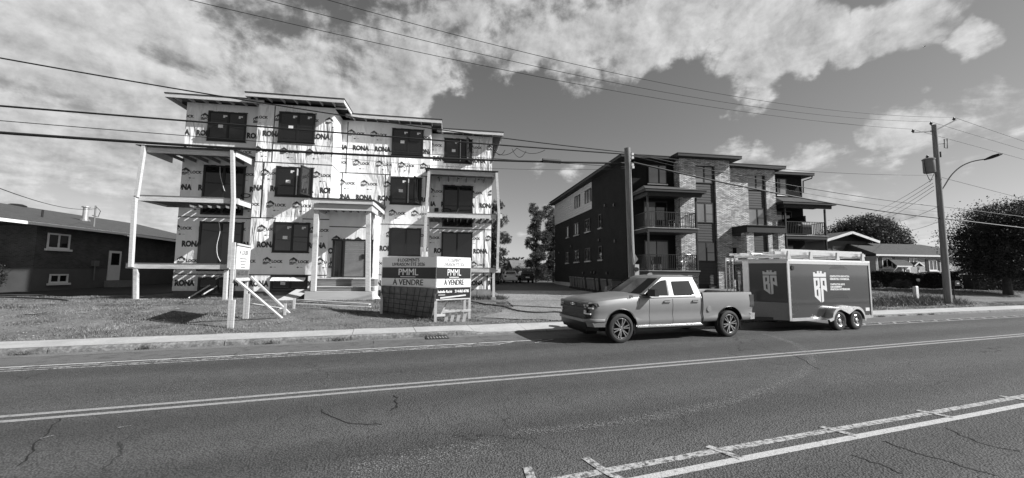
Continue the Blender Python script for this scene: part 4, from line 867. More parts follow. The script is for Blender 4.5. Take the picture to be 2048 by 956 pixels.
q=onX(32,421,rx); MB().lathe([(.22,-.2),(.22,.15),(.46,.2),(.5,.36),(.3,.46),(0,.48)],(q.x,q.y,q.z),'Z',14).obj('roof_vent',M['black'],Hs)
q=onX(187,458,XH-.6); MB().tube([(q.x,q.y,q.z-.4),(q.x,q.y,q.z+1.55)],.045,7).obj('service_mast',M['steelgrey'],Hs); MB().tube([(q.x,q.y,q.z+1.5),(q.x+.3,q.y,q.z+1.2),(q.x+.2,q.y,q.z+.8),(q.x-.15,q.y,q.z+.9)],.02,5).obj('drip_loop',M['cable'],Hs); MAST=Vector((q.x,q.y,q.z+1.35))
for px,py in ((67,440),(85,427)): q=onX(px,py,XH-2.2); MB().tube([(q.x,q.y,q.z-.3),(q.x,q.y,q.z+.22)],.05,7).obj('vent_pipe',M['black'],Hs)
# carport wing at the back, its boarded wall facing the street
MB().box(XH+.01,-13.6,37.4,43,.2,3.9).obj('garage_wall',M['sidingd'],Hs); z=.75
while z<3.8: MB().box(XH+.02,-13.62,37.37,37.399,z,z+.22).obj('clapboard',M['found'],Hs); z+=.23
# --- raised bungalow beyond the trailer
YQ=38.; Q=thing('bungalow','pale brick bungalow with dark shutters and small gabled door canopy behind the hedge','house',(52,YQ,.6))
def qx(x,y,Y=YQ): return onY(x,y,Y)
x0=qx(1752,530).x; x1=qx(1975,530).x; ze=qx(1820,511).z
MB().box(x0,x1,YQ,YQ+9,.3,ze-.1).obj('wall',M['brickw'],Q)
for (a,b,t_,u) in ((1764,1784,515.5,536),(1857,1873,519,540)): hwin(Q,qx(a,530).x,qx(b,530).x,qx(1780,u).z,qx(1780,t_).z,YQ,True,2)
hwin(Q,qx(1818,530).x,qx(1834,530).x,qx(1826,527).z,qx(1826,516).z,YQ,False,2)
d=MB().box(qx(1809,540).x,qx(1820,540).x,YQ-.06,YQ-.001,.9,qx(1815,534).z).obj('front_door',M['white'],Q); MB().box(qx(1811,540).x,qx(1818,540).x,YQ-.07,YQ-.061,2.0,2.7).obj('pane',M['glass'],d)
ov=.28; zr=qx(1760,489,YQ+4.5).z
rr=shed_slab([(x0-ov,YQ-ov,ze),(x1+ov,YQ-ov,ze),(x1-3.2,YQ+4.5,zr),(x0+1.2,YQ+4.5,zr)],.12,M['shingle'],'roof',Q)
shed_slab([(x0-ov,YQ+9.6,ze),(x0-ov,YQ-ov,ze),(x0+1.2,YQ+4.5,zr),(x0+1.19,YQ+4.51,zr)],.1,M['shingle'],'roof',Q); shed_slab([(x0-ov,YQ+9.6,ze),(x1+ov,YQ+9.6,ze),(x1-3.2,YQ+4.52,zr),(x0+1.2,YQ+4.52,zr)],.12,M['shingle'],'roof',Q); shed_slab([(x1+ov,YQ-ov,ze),(x1+ov,YQ+9.6,ze),(x1-3.19,YQ+4.51,zr),(x1-3.2,YQ+4.5,zr)],.1,M['shingle'],'roof',Q)
MB().box(x0-ov,x1+ov,YQ-ov-.04,YQ-ov-.001,ze-.12,ze+.08).obj('gutter',M['white'],rr); MB().tube([(x0-.1,YQ-.5,ze-.1),(x0+.05,YQ-.1,ze-.4),(x0+.05,YQ-.08,.6)],.05,6).obj('downspout',M['white'],rr)
# gabled canopy over the door
k0=qx(1793,532,YQ-1.4); k1=qx(1846,534,YQ-1.4); kp=qx(1835,525,YQ-1.4); ka=qx(1826,532,YQ-1.4)
cn=shed_slab([(k0.x,YQ-1.4,k0.z),(k1.x-.8,YQ-1.4,k0.z),(k1.x-.8,YQ,k0.z+.75),(k0.x+.8,YQ,k0.z+.75)],.08,M['shingle'],'door_canopy',Q)
MB().prism([(ka.x,YQ-1.5,k0.z),(k1.x,YQ-1.5,k0.z),(kp.x,YQ-1.5,kp.z+.05)],(0,1.45,0)).obj('canopy_gable',M['shingle'],cn)
for a,b in ((( ka.x,k0.z),(kp.x,kp.z+.05)),((kp.x,kp.z+.05),(k1.x,k0.z))): MB().beam((a[0],YQ-1.54,a[1]),(b[0],YQ-1.54,b[1]),.06,.14).obj('bargeboard',M['white'],cn)
MB().box(k0.x,ka.x,YQ-1.46,YQ-1.41,k0.z-.1,k0.z+.05).obj('fascia',M['white'],cn)
for x in (k0.x+.9,k1.x-.5): MB().box(x-.06,x+.06,YQ-1.35,YQ-1.23,.6,k0.z-.101).obj('canopy_post',M['white'],cn)
# --- gabled house between the block and the bungalow
YK=42.; K=thing('gabled_house','grey house with a dark street-facing gable between the block and the bungalow','house',(50,YK,.6))
ap=onY(1690,466,YK); er_=onY(1744,485,YK); wd_=er_.x-ap.x; zk=er_.z
MB().box(ap.x-wd_+.7,er_.x-.9,YK,YK+8,.3,zk+.1).obj('wall',M['found'],K)
MB().prism([(ap.x-wd_+.7,YK+.02,zk+.1),(er_.x-.9,YK+.02,zk+.1),(ap.x,YK+.02,ap.z-.15)],(0,.2,0)).obj('gable',M['soffit'],K)
shed_slab([(ap.x,YK-.9,ap.z),(er_.x,YK-.9,zk),(er_.x,YK+8.5,zk),(ap.x,YK+8.5,ap.z)],.15,M['shingle'],'roof',K); shed_slab([(ap.x,YK-.9,ap.z),(ap.x-wd_,YK-.9,zk),(ap.x-wd_,YK+8.5,zk),(ap.x,YK+8.5,ap.z)],.15,M['shingle'],'roof',K)
for s in (-1,1): MB().beam((ap.x,YK-.93,ap.z-.02),(ap.x+s*wd_,YK-.93,zk-.02),.05,.3).obj('bargeboard',M['white'],K)
bz=onY(1690,500,YK).z; MB().box(ap.x-2.0,ap.x+.2,YK-.05,YK-.001,bz-1.0,bz+.45).obj('window',M['glasscurtain'],K); MB().box(ap.x+1.0,ap.x+2.4,YK-.05,YK-.001,bz-1,bz+.45).obj('window',M['glasscurtain'],K)
M['roofgrey']=mat('pale old shingles',.16,.95,.2,2,.4,20)
# --- far house behind the parked cars
FH=thing('far_house','low far house with pale grey roof seen between the two tall trees','house',(18,78,.6))
MB().box(12.5,17.6,78,86,.4,2.7).obj('wall',M['found'],FH); shed_slab([(12.1,77.4,2.7),(18,77.4,2.7),(18,82,4.4),(12.1,82,4.4)],.15,M['roofgrey'],'roof',FH); shed_slab([(12.1,86.6,2.7),(18,86.6,2.7),(18,82.02,4.4),(12.1,82.02,4.4)],.15,M['roofgrey'],'roof',FH)
# ================================================================ pickup truck
M['paint']=mat('silver grey car paint',.215,.42,.03,2,metal=.25,coat=.3); M['trim']=mat('satin black trim',.012,.35,.1,5); M['carglass']=mat('tinted car glass',.008,.02,.2,1,spec=.8)
M['lens']=mat('lamp lens',.5,.1,.1,20,metal=.3,coat=1); M['drl']=mat('white lamp strip',.8,.3,.02,5); M['redlens']=mat('tail lamp',.05,.1,.1,9,coat=1); M['rim']=mat('machined alloy',.42,.22,.05,8,metal=.9); M['rimdark']=mat('dark alloy',.03,.35,.05,8,metal=.5)
TRF=5.53; TN=10.5
T=thing('pickup_truck','silver grey crew cab pickup truck parked at the kerb towing the dark trailer','truck',P(TRF,TN,0),RA)
def TLoc(px,py,plane_p,plane_n):     # pixel -> truck-local point on a plane given in truck-local terms
    o=P(TRF,TN,0); wp=o+ER*plane_p[0]+EN*plane_p[1]+Vector((0,0,plane_p[2])); wn=ER*plane_n[0]+EN*plane_n[1]+Vector((0,0,plane_n[2]))
    w=onP(px,py,wp,wn)-o; return Vector((w.dot(ER),w.dot(EN),w.z))
def loft(stations,name,mats,parent,smooth=32,capa=True,capb=True,mirror=True):
    """stations: (x, [(y,z)...]) half sections, mirrored about y=0 and skinned"""
    mb=MB(); rows_=[]
    for x,sec in stations:
        full=[(x,-y,z) for y,z in sec]+[(x,y,z) for y,z in reversed(sec)] if mirror else [(x,y,z) for y,z in sec]
        b=len(mb.v); mb.v+=full; rows_.append(list(range(b,b+len(full))))
    n=len(rows_[0])
    for a,b in zip(rows_[:-1],rows_[1:]):
        for j in range(n):
            k=(j+1)%n; mb.f.append((a[j],a[k],b[k],b[j])); mb.m.append(0)
    if capa: mb.f.append(tuple(rows_[0][::-1])); mb.m.append(0)
    if capb: mb.f.append(tuple(rows_[-1])); mb.m.append(0)
    return mb
def cutcyl(me_mb,name,mats,parent,cuts,smooth=32):
    """mesh object with wheel arches cut out of it"""
    o=me_mb.obj(name,mats,None,local=True); cs=[]
    for (x,z,r,y0,y1) in cuts:
        c=MB().lathe([(.0,y0),(r,y0),(r,y1),(.0,y1)],(x,0,z),'Y',40); c.m=[0]*len(c.f)
        co=c.obj('cut',mats[-1],None,local=True); cs.append(co); mo=o.modifiers.new('b','BOOLEAN'); mo.object=co; mo.operation='DIFFERENCE'; mo.solver='EXACT'
        try: mo.material_mode='TRANSFER'
        except Exception: pass
    dg=DG(); dg.update(); me=bpy.data.meshes.new_from_object(o.evaluated_get(dg),depsgraph=dg); me.name=name
    bpy.data.objects.remove(o); [bpy.data.objects.remove(c) for c in cs]
    me.polygons.foreach_set('use_smooth',[True]*len(me.polygons)); me.set_sharp_from_angle(angle=R_(smooth))
    n=lk(bpy.data.objects.new(name,me)); n.parent=parent; return n
WX=(.99,4.93); WZ=.405
def sec(zb,w,zt,top,crown=.03,inner=None):
    """side section: rocker, flared lower body, waist crease, shoulder"""
    s=[(.0,zb),(w-.22,zb),(w-.05,zb+.02),(w-.015,zb+.10),(w-.005,.62),(w-.03,.74),(w-.012,.86),(w+.0,1.02),(w-.012,zt-.12),(w-.055,zt-.02)]
    return s+top
# bonnet and front wings
def fst(x,w,zs,zc,zb=.42): return (x,sec(zb,w,zs,[(w-.10,zs+.005),(w-.22,zs+.03),(w-.30,zc-.02),(.35,zc+.01),(.0,zc+.02)]))
front=loft([fst(.10,.90,1.08,1.11,.5),fst(.16,.95,1.13,1.17,.48),fst(.30,.985,1.17,1.215,.45),fst(.55,1.01,1.20,1.26,.44),fst(.95,1.03,1.24,1.30,.43),fst(1.35,1.03,1.27,1.335,.42),fst(1.72,1.02,1.30,1.36,.42),fst(1.93,1.015,1.31,1.37,.42)],'front',None,T)
cutcyl(front,'bonnet_and_wings',[M['paint'],M['trim']],T,[(WX[0],WZ+.02,.505,-1.2,-.62),(WX[0],WZ+.02,.505,.62,1.2)])
# cab below the glass
def cst(x,w): return (x,sec(.42,w,1.33,[(w-.075,1.335),(.0,1.345)]))
cutcyl(loft([cst(1.945,1.015),cst(2.6,1.02),cst(3.3,1.02),cst(3.86,1.015)],'cab',None,T),'cab_body',[M['paint'],M['trim']],T,[(WX[0],WZ+.02,.505,-1.2,-.62)])
# cargo bed, hollow
def bst(x,w): return (x,[(.0,.55),(w-.22,.52),(w-.05,.5),(w-.015,.55),(w-.005,.62),(w-.03,.74),(w-.012,.86),(w+.0,1.02),(w-.008,1.24),(w-.03,1.36),(w-.05,1.375),(w-.15,1.375),(w-.16,1.35),(w-.17,.86),(.0,.85)])
cutcyl(loft([bst(3.905,1.015),bst(4.5,1.025),bst(5.3,1.025),bst(5.78,1.01),bst(5.93,.985)],'bed',None,T),'cargo_bed',[M['paint'],M['trim']],T,[(WX[1],WZ+.03,.52,-1.2,-.55),(WX[1],WZ+.03,.52,.55,1.2)])
MB().box(5.86,5.95,-.83,.83,.62,1.37).obj('tailgate',M['paint'],T,local=True); MB().box(3.93,3.98,-.84,.84,.86,1.37).obj('bed_front_panel',M['paint'],T,local=True)
# greenhouse
TH=.36  # tumblehome
def yy(z): return 1.0-(z-1.33)*TH
gh=MB()
ring=lambda z,xf,xb,w:[(xf+.16,-w,z),(xf,-w*.55,z),(xf-.03,0,z),(xf,w*.55,z),(xf+.16,w,z),(xb,w,z),(xb+.03,0,z),(xb,-w,z)]
lv=[ring(1.335,1.62,3.86,.955),ring(1.60,2.05,3.80,yy(1.60)-.045),ring(1.80,2.37,3.72,yy(1.80)-.045),ring(1.865,2.52,3.64,yy(1.865)-.075),ring(1.905,2.80,3.50,.52)]
for l_ in lv: gh.v+=l_
for i in range(len(lv)-1):
    for j in range(8): k=(j+1)%8; a=i*8; gh.f.append((a+j,a+k,a+8+k,a+8+j)); gh.m.append(0)
gh.f.append(tuple(range(32,40))); gh.m.append(0)
gh.obj('cab_roof',M['paint'],T,smooth=40,local=True)
# windscreen: panels just proud of the front of the greenhouse
def lerp3(a,b,t): return Vector(a).lerp(Vector(b),t)
ws=MB()
for j in range(4):
    for i,(t0,t1) in enumerate(((.06,1.),(0.,1.),)):
        pass
def gp(lev,j): return Vector(lv[lev][j])
nrm_=Vector((-.86,0,.5))*.012
for lo,hi,ta,tb in ((0,1,.10,1.),(1,2,0.,.97)):
    for j in range(4):
        a=gp(lo,j).lerp(gp(hi,j),ta); b=gp(lo,j+1).lerp(gp(hi,j+1),ta); c=gp(lo,j+1).lerp(gp(hi,j+1),tb); d=gp(lo,j).lerp(gp(hi,j),tb)
        if j==0: a=a.lerp(b,.22); d=d.lerp(c,.22)
        if j==3: b=b.lerp(a,.22); c=c.lerp(d,.22)
        ws.face([p+nrm_ for p in (a,b,c,d)])
ws.obj('windscreen',M['carglass'],T,smooth=40,local=True)
MB().face([(3.87,-.72,1.42),(3.87,.72,1.42),(3.775,.62,1.80),(3.775,-.62,1.80)]).obj('rear_window',M['carglass'],T,local=True)
# side glass on the tumblehome plane
pn=(0,1,-TH); sideplane=((2.5,-(yy(1.6)-.02),1.6),pn)
def sg(pts,name,mt='carglass',off=.0):
    P3=[TLoc(x,y,(2.5,-(yy(1.6)-.030+off),1.6),pn) for x,y in pts]
    o=MB().face(P3).obj(name,M[mt],T,local=True)
    MB().face([(p.x,-p.y,p.z) for p in P3]).obj(name,M[mt],T,local=True); return o
sg([(1288.5,591),(1297,580),(1307,570.5),(1316,563.5),(1322,560.8),(1331,559.6),(1336.5,591)],'side_window')
sg([(1342.5,562.5),(1377.5,561.3),(1388.5,588.5),(1384,590),(1349,591)],'side_window')
# chrome/bright waist strip and pillars
sg([(1286,594),(1394,591),(1394,593),(1286,596)],'waist_moulding','chrome',.02)
sg([(1336.2,591),(1331.2,559.8),(1333.6,559.8),(1339,591)],'pillar_trim','trim',.004)
# door shuts and handles lie on the body side
def side(px,py,y=-1.025): return TLoc(px,py,(0,y,0),(0,1,0))
def sidey(z,w=1.02):
    pr=[(.44,w-.05),(.52,w-.015),(.62,w-.005),(.74,w-.03),(.86,w-.012),(1.02,w),(1.21,w-.012),(1.31,w-.055)]
    if z<=pr[0][0]: return pr[0][1]
    for (z0,y0),(z1,y1) in zip(pr[:-1],pr[1:]):
        if z<=z1: return y0+(y1-y0)*(z-z0)/(z1-z0)
    return pr[-1][1]
def seam(pts,w=.012):
    q=[side(*p) for p in pts]; m_=MB(); zs=[1.30,1.21,1.02,.86,.74,.62,.52,.45]
    def xat(z):
        for u,v in zip(q[:-1],q[1:]):
            if min(u.z,v.z)<=z<=max(u.z,v.z): return u.x+(v.x-u.x)*(z-u.z)/(v.z-u.z+1e-9)
        return q[0].x if z>q[0].z else q[-1].x
    for za,zc in zip(zs[:-1],zs[1:]):
        m_.face([(xat(za)-w/2,-sidey(za)-.003,za),(xat(za)+w/2,-sidey(za)-.003,za),(xat(zc)+w/2,-sidey(zc)-.003,zc),(xat(zc)-w/2,-sidey(zc)-.003,zc)])
    return m_.obj('door_shut_line',M['trim'],T,local=True)
seam([(1279.5,603),(1279.5,622),(1280.5,653)]); seam([(1346,596),(1346.5,625),(1347,651)]); seam([(1403.5,594),(1403.8,625),(1406,650)],.03)
for x,y in ((1334.5,603),(1391,602)):
    q=side(x,y); h=MB().box(q.x-.12,q.x+.12,-1.06,-1.035,q.z-.02,q.z+.015).obj('door_handle',M['chrome'],T,local=True); MB().box(q.x-.10,q.x+.10,-1.034,-1.02,q.z-.035,q.z+.03).obj('handle_recess',M['trim'],h,local=True)
q=side(1419,618); MB().lathe([(.0,-1.022),(.085,-1.021),(.09,-1.012)],(q.x,0,q.z),'Y',20).obj('fuel_flap',M['paint'],T,local=True)
q=side(1262,593.5,-1.005); me=textmesh('Z71',.085,.006,'CENTER'); mb=MB(); me_to_mb(me,mb,lambda v:(q.x+v.x,-1.008,q.z-.03+v.y)); mb.obj('badge',M['trim'],T,local=True)
MB().box(1.50,3.86,-1.012,-.96,.405,.44).obj('sill_moulding',M['chrome'],T,local=True); MB().box(1.50,3.86,.96,1.012,.405,.44).obj('sill_moulding',M['chrome'],T,local=True)
MB().box(.5,5.6,-.7,.7,.30,.50).obj('chassis',M['trim'],T,local=True)
# mirrors
for s in (-1,1):
    mm=MB().hexa([(1.84,s*1.05,1.28),(2.04,s*1.05,1.28),(2.04,s*1.30,1.29),(1.90,s*1.30,1.29),(1.86,s*1.06,1.49),(2.03,s*1.06,1.50),(2.03,s*1.28,1.50),(1.92,s*1.28,1.48)]).obj('wing_mirror',M['trim'],T,local=True); MB().box(1.90,2.00,min(s*.95,s*1.08),max(s*.95,s*1.08),1.28,1.36).obj('mirror_arm',M['trim'],mm,local=True)
# front end
gr=MB(); gr.box(.03,.11,-.80,.80,.98,1.085); gr.obj('upper_grille',M['trim'],T,local=True)
lg=MB().box(.02,.11,-.72,.72,.68,.90).obj('lower_grille',M['trim'],T,local=True)
for k in range(4): MB().box(.0,.019,-.70,.70,.70+.052*k,.715+.052*k).obj('grille_bar',M['rimdark'],lg,local=True)
MB().box(-.005,.10,-.80,.80,.905,.975).obj('grille_crossbar',M['rimdark'],T,local=True); MB().hexa([(.02,-.86,1.086),(.10,-.90,1.086),(.10,.90,1.086),(.02,.86,1.086),(.06,-.86,1.13),(.14,-.90,1.13),(.14,.90,1.13),(.06,.86,1.13)]).obj('bonnet_lip',M['paint'],T,local=True)  # crossbar is body paint in shade, that shade painted as dark alloy
em=MB(); em.prism([(-.0,-.15,1.015),(-.0,-.155,1.05),(-.0,-.055,1.05),(-.0,-.045,1.068),(-.0,.045,1.068),(-.0,.055,1.05),(-.0,.155,1.05),(-.0,.15,1.015),(-.0,.055,1.015),(-.0,.045,.998),(-.0,-.045,.998),(-.0,-.055,1.015)],(.03,0,0)); em.obj('grille_emblem',M['chrome'],T,local=True); MB().box(-.012,-.001,-.125,.125,1.022,1.043).obj('emblem_inset',M['trim'],T,local=True)
bl=lambda x,w,z0,z1:(x,[(.0,z0),(w-.03,z0),(w,z0+.03),(w,z1-.02),(w-.015,z1),(.0,z1)])
loft([bl(-.045,.72,.585,.66),bl(-.02,.84,.58,.67),bl(.07,.945,.58,.68),bl(.22,1.0,.58,.68),bl(.46,1.022,.58,.67)],'bumper',None,T).obj('front_bumper',M['paint'],T,smooth=40,local=True)
for s in (-1,1): MB().hexa([(.03,s*.80,.46),(.16,s*.955,.46),(.46,s*1.018,.46),(.46,s*.80,.46),(.0,s*.76,.579),(.10,s*.95,.579),(.46,s*1.02,.579),(.46,s*.76,.579)]).obj('bumper_corner',M['paint'],T,local=True)
MB().hexa([(.02,-.78,.44),(.3,-.80,.44),(.3,.80,.44),(.02,.78,.44),(-.01,-.74,.584),(.3,-.74,.584),(.3,.74,.584),(-.01,.74,.584)]).obj('bumper_intake',M['trim'],T,local=True)
MB().hexa([(.06,-.70,.34),(.34,-.86,.34),(.34,.86,.34),(.06,.70,.34),(.03,-.72,.439),(.34,-.9,.439),(.34,.9,.439),(.03,.72,.439)]).obj('lower_valance',M['trim'],T,local=True)
MB().hexa([(.16,-.55,.25),(.36,-.70,.25),(.36,.70,.25),(.16,.55,.25),(.10,-.62,.339),(.36,-.80,.339),(.36,.80,.339),(.10,.62,.339)]).obj('air_dam',M['trim'],T,local=True)
for s in (-1,1):
    hl=MB().prism([(.045,s*.60,1.0),(.065,s*.88,1.0),(.20,s*.985,1.005),(.30,s*1.0,1.02),(.26,s*.995,1.10),(.16,s*.96,1.105),(.07,s*.90,1.09),(.045,s*.60,1.085)][::s],(-.012,s*.012,0)).obj('headlamp',M['trim'],T,local=True)
    MB().box(.015,.045,min(s*.62,s*.72),max(s*.62,s*.72),1.015,1.07).obj('lamp_unit',M['lens'],hl,local=True); MB().box(.02,.05,min(s*.76,s*.84),max(s*.76,s*.84),1.015,1.07).obj('lamp_unit',M['lens'],hl,local=True)
    MB().hexa([(.12,s*.925,1.015),(.22,s*1.005,1.02),(.22,s*1.012,1.02),(.115,s*.935,1.015),(.13,s*.93,1.09),(.22,s*1.003,1.09),(.22,s*1.01,1.09),(.125,s*.94,1.09)]).obj('side_reflector',M['lens'],hl,local=True)
    dl=MB(); dl.hexa([(.005,s*.66,.95),(.10,s*.96,.95),(.13,s*.97,.95),(.05,s*.66,.95),(.005,s*.66,.992),(.10,s*.96,.992),(.13,s*.97,.992),(.05,s*.66,.992)]); dl.obj('daytime_lamp',M['drl'],T,local=True)
    MB().hexa([(-.005,s*.66,.80),(.0,s*.73,.80),(.04,s*.73,.80),(.04,s*.66,.80),(-.0,s*.66,.949),(.01,s*.73,.949),(.04,s*.73,.949),(.04,s*.66,.949)]).obj('daytime_lamp',M['drl'],T,local=True)
    MB().hexa([(.0,s*.731,.795),(.06,s*.90,.795),(.09,s*.90,.795),(.04,s*.731,.795),(.0,s*.731,.83),(.06,s*.90,.83),(.09,s*.90,.83),(.04,s*.731,.83)]).obj('daytime_lamp',M['drl'],T,local=True)
    MB().hexa([(.02,s*.74,.70),(.10,s*.90,.70),(.14,s*.90,.70),(.06,s*.74,.70),(.03,s*.76,.79),(.09,s*.89,.79),(.14,s*.89,.79),(.06,s*.76,.79)]).obj('fog_lamp_recess',M['trim'],T,local=True)
    # rear
    MB().box(5.80,5.965,min(s*.90,s*1.01),max(s*.90,s*1.01),.92,1.30).obj('tail_lamp',M['redlens'],T,local=True)
    MB().hexa([(5.78,s*.60,.52),(6.02,s*.60,.52),(6.0,s*.98,.52),(5.80,s*1.0,.52),(5.80,s*.60,.70),(6.05,s*.60,.70),(6.02,s*.98,.72),(5.80,s*1.0,.72)][::1]).obj('rear_bumper',M['chrome'],T,local=True)
    for x in WX: 
        fl=MB(); fl.box(x+.42,x+.44,min(s*.78,s*1.0),max(s*.78,s*1.0),.24,.52); fl.obj('mud_flap',M['trim'],T,local=True)
        pts=[(x+.512*math.cos(R_(a)),s*1.022,WZ+.025+.512*math.sin(R_(a))) for a in range(-8,189,7)]; MB().tube(pts,.007,6).obj('arch_lip',M['trim'],T,local=True)
MB().hexa([(2.62,-.02,1.895),(2.86,-.035,1.895),(2.86,.035,1.895),(2.62,.02,1.895),(2.74,-.005,1.96),(2.84,-.012,1.965),(2.84,.012,1.965),(2.74,.005,1.96)]).obj('roof_antenna',M['trim'],T,local=True)
def wheel(par,x,y,z,s,R=.405,r=.285,w=.265,spk=6,name='wheel',truck=True):
    e=MB().lathe([(r-.005,-w*.42),(r+.03,-w*.5),(R-.05,-w*.5),(R-.012,-w*.42),(R,-w*.28),(R,w*.28),(R-.012,w*.42),(R-.05,w*.5),(r+.03,w*.5),(r-.005,w*.42)],(0,0,0),'Y',40).obj(name,M['rubber'],par,smooth=30,local=True); e.location=(x,y,z)
    o=s*w*.5
    MB().lathe([(r,o*.84),(r-.012,o*.92),(r-.03,o*.80),(r-.035,o*.1),(.0,o*.1)],(0,0,0),'Y',36,ms=[0,0,1,1]).obj('rim',[M['rim'],M['rimdark']],e,smooth=30,local=True)
    if truck:
        for k in range(spk):
            a0=2*math.pi*k/spk+.2
            for d in (-.17,.17):
                m_=MB(); i0=Vector((math.cos(a0+d*.75)*.06,0,math.sin(a0+d*.75)*.06)); i1=Vector((math.cos(a0+d)*(r-.02),0,math.sin(a0+d)*(r-.02)))
                m_.beam(i0+Vector((0,o*.78,0)),i1+Vector((0,o*.86,0)),.032,.034,up=(0,1,0)); m_.obj('spoke',M['rim'],e,local=True)
    else:
        for k in range(spk):
            a0=2*math.pi*k/spk; m_=MB(); c=Vector((math.cos(a0)*.11,o*.5,math.sin(a0)*.11)); m_.beam(c,Vector((math.cos(a0)*(r-.02),o*.55,math.sin(a0)*(r-.02))),.075,.02,up=(0,1,0)); m_.obj('spoke',M['galv'],e,local=True)
    MB().lathe([(.0,o*.92),(.045,o*.92),(.065,o*.8),(.07,o*.1)],(0,0,0),'Y',18).obj('hub',M['rim'] if truck else M['galv'],e,smooth=30,local=True); return e
for x in WX:
    for s in (-1,1): wheel(T,x,s*.885,WZ,s)
# ================================================================ enclosed trailer
TRR=13.40; TRN=10.76
M['tskin']=mat('dark coated sheet',.034,.22,.08,1.2,coat=.6,var2=.04,scale2=6); M['tread']=mat('checker plate',.22,.35,.1,30,.6,45,metal=.5); M['tmark']=mat('vinyl lettering',.62,.5,.03,4); M['ghost']=mat('old decal ghost',.034,.35,.3,8)
V=thing('enclosed_trailer','dark enclosed V-nose cargo trailer lettered with a pale castle emblem behind the pickup','trailer',P(TRR,TRN,0),RA)
TL_,TW,Z0,Z1=4.30,1.05,.40,2.42; NX=-.68
body=MB(); out_=[(NX,-.10),(0,-TW),(TL_,-TW),(TL_,TW),(0,TW),(NX,.10)]
body.prism([(x,y,Z0) for x,y in out_],(0,0,Z1-Z0)); body.obj('body',M['tskin'],V,local=True)
rf=MB(); o2=[(NX-.02,-.11),(-.01,-TW-.02),(TL_+.02,-TW-.02),(TL_+.02,TW+.02),(-.01,TW+.02),(NX-.02,.11)]
MB().prism([(x,y,Z1+.001) for x,y in o2],(0,0,.06)).obj('roof_cap',M['white'],V,local=True)
def trimbar(a,b,w,h,name='corner_trim'): return MB().beam(a,b,w,h,up=(0,1,0)).obj(name,M['alum'],V,local=True)
trimbar((0,-TW-.006,Z0-.03),(0,-TW-.006,Z1),.10,.03); trimbar((TL_-.03,-TW-.006,Z0-.03),(TL_-.03,-TW-.006,Z1),.08,.03); MB().box(.06,TL_-.08,-TW-.02,-TW-.001,Z0-.04,Z0+.06).obj('bottom_rail',M['alum'],V,local=True); MB().box(.06,TL_-.08,-TW-.018,-TW-.001,Z1-.10,Z1).obj('top_rail',M['alum'],V,local=True)
MB().box(NX-.03,NX-.001,-.12,.12,Z0+.55,Z1).obj('nose_trim',M['alum'],V,local=True)
# V front: right and left faces, checker plate skirt
nv=Vector((NX,-.10,0)); cv=Vector((0,-TW,0)); dv=(cv-nv).normalized(); fn=Vector((dv.y,-dv.x,0))
def vf(t,z,off,s=1): p=nv.lerp(cv,t)+fn*off; return (p.x,p.y*(1 if s==1 else -1),z)
for s in (1,-1):
    MB().hexa([vf(0,Z0-.02,.001,s),vf(1,Z0-.02,.001,s),vf(1,Z0-.02,.012,s),vf(0,Z0-.02,.012,s),vf(0,Z0+.58,.001,s),vf(1,Z0+.58,.001,s),vf(1,Z0+.58,.012,s),vf(0,Z0+.58,.012,s)]).obj('stone_guard',M['tread'],V,local=True)
    MB().hexa([vf(0,Z1-.08,.001,s),vf(1,Z1-.08,.001,s),vf(1,Z1-.08,.02,s),vf(0,Z1-.08,.02,s),vf(0,Z1,.001,s),vf(1,Z1,.001,s),vf(1,Z1,.02,s),vf(0,Z1,.02,s)]).obj('top_rail',M['alum'],V,local=True)
# castle emblem with its letters
EM=[[(625,535),(668,535),(668,550),(710,550),(710,520),(755,520),(755,545),(773,545),(773,520),(820,520),(820,550),(866,550),(866,535),(910,535),(910,588),(628,588)],
    [(628,600),(762,600),(762,705),(745,714),(770,726),(772,893),(640,822)],[(778,600),(908,600),(918,765),(835,735),(835,880),(790,893)]]
EH=[[(678,632),(712,632),(712,688),(678,700)],[(684,745),(716,735),(718,822),(686,806)],[(830,635),(868,635),(868,698),(830,688)]]
def emblem(fn_):
    m_=MB()
    for p in EM: m_.face([fn_((x-625)/293,(893-y)/373,.0) for x,y in p],0)
    for p in EH: m_.face([fn_((x-625)/293,(893-y)/373,.0025) for x,y in p],1)
    return m_.obj('printed_emblem',[M['tmark'],M['tskin']],V,local=True)
ex0,ex1,ez0,ez1=1.22,1.90,.97,2.08
emblem(lambda u,v,o:(ex0+(ex1-ex0)*u,-TW-.004-o,ez0+(ez1-ez0)*v))
for s in (1,-1): emblem(lambda u,v,o,s=s:vf(.36+.36*(u if s==1 else 1-u),1.25+.84*v,.005+o,s))
for k,(t_,h) in enumerate((('CONSTRUCTION RÉNOVATION',1.90),('RÉSIDENTIEL COMMERCIAL',1.80),('CONSTRUCTION NEUVE',1.61),('AGRANDISSEMENT',1.52),('FINITION INTÉRIEURE',1.43))):
    me=textmesh(t_,.085,.005); wd=max(v.co.x for v in me.vertices); tw=(1.05,1.05,.78,.62,1.05)[k]; m_=MB(); me_to_mb(me,m_,lambda v:(2.08+v.x*tw/wd,-TW-.004,h-.03+v.y)); m_.obj('printed_line',M['tmark'],V,local=True)
for k in range(3):
    for z in (2.16+.05*k,1.12+.045*k): MB().box(2.1+.06*k,3.05-.09*k,-TW-.0025,-TW-.001,z,z+.022).obj('decal_ghost',M['ghost'],V,local=True)
MB().box(TL_-.36,TL_-.14,-TW-.006,-TW-.001,.62,.74).obj('maker_plate',M['tmark'],V,local=True); MB().lathe([(0,-TW-.03),(.07,-TW-.03),(.09,-TW-.001)],(.20,0,2.18),'Y',16).obj('roof_vent',M['black'],V,local=True)
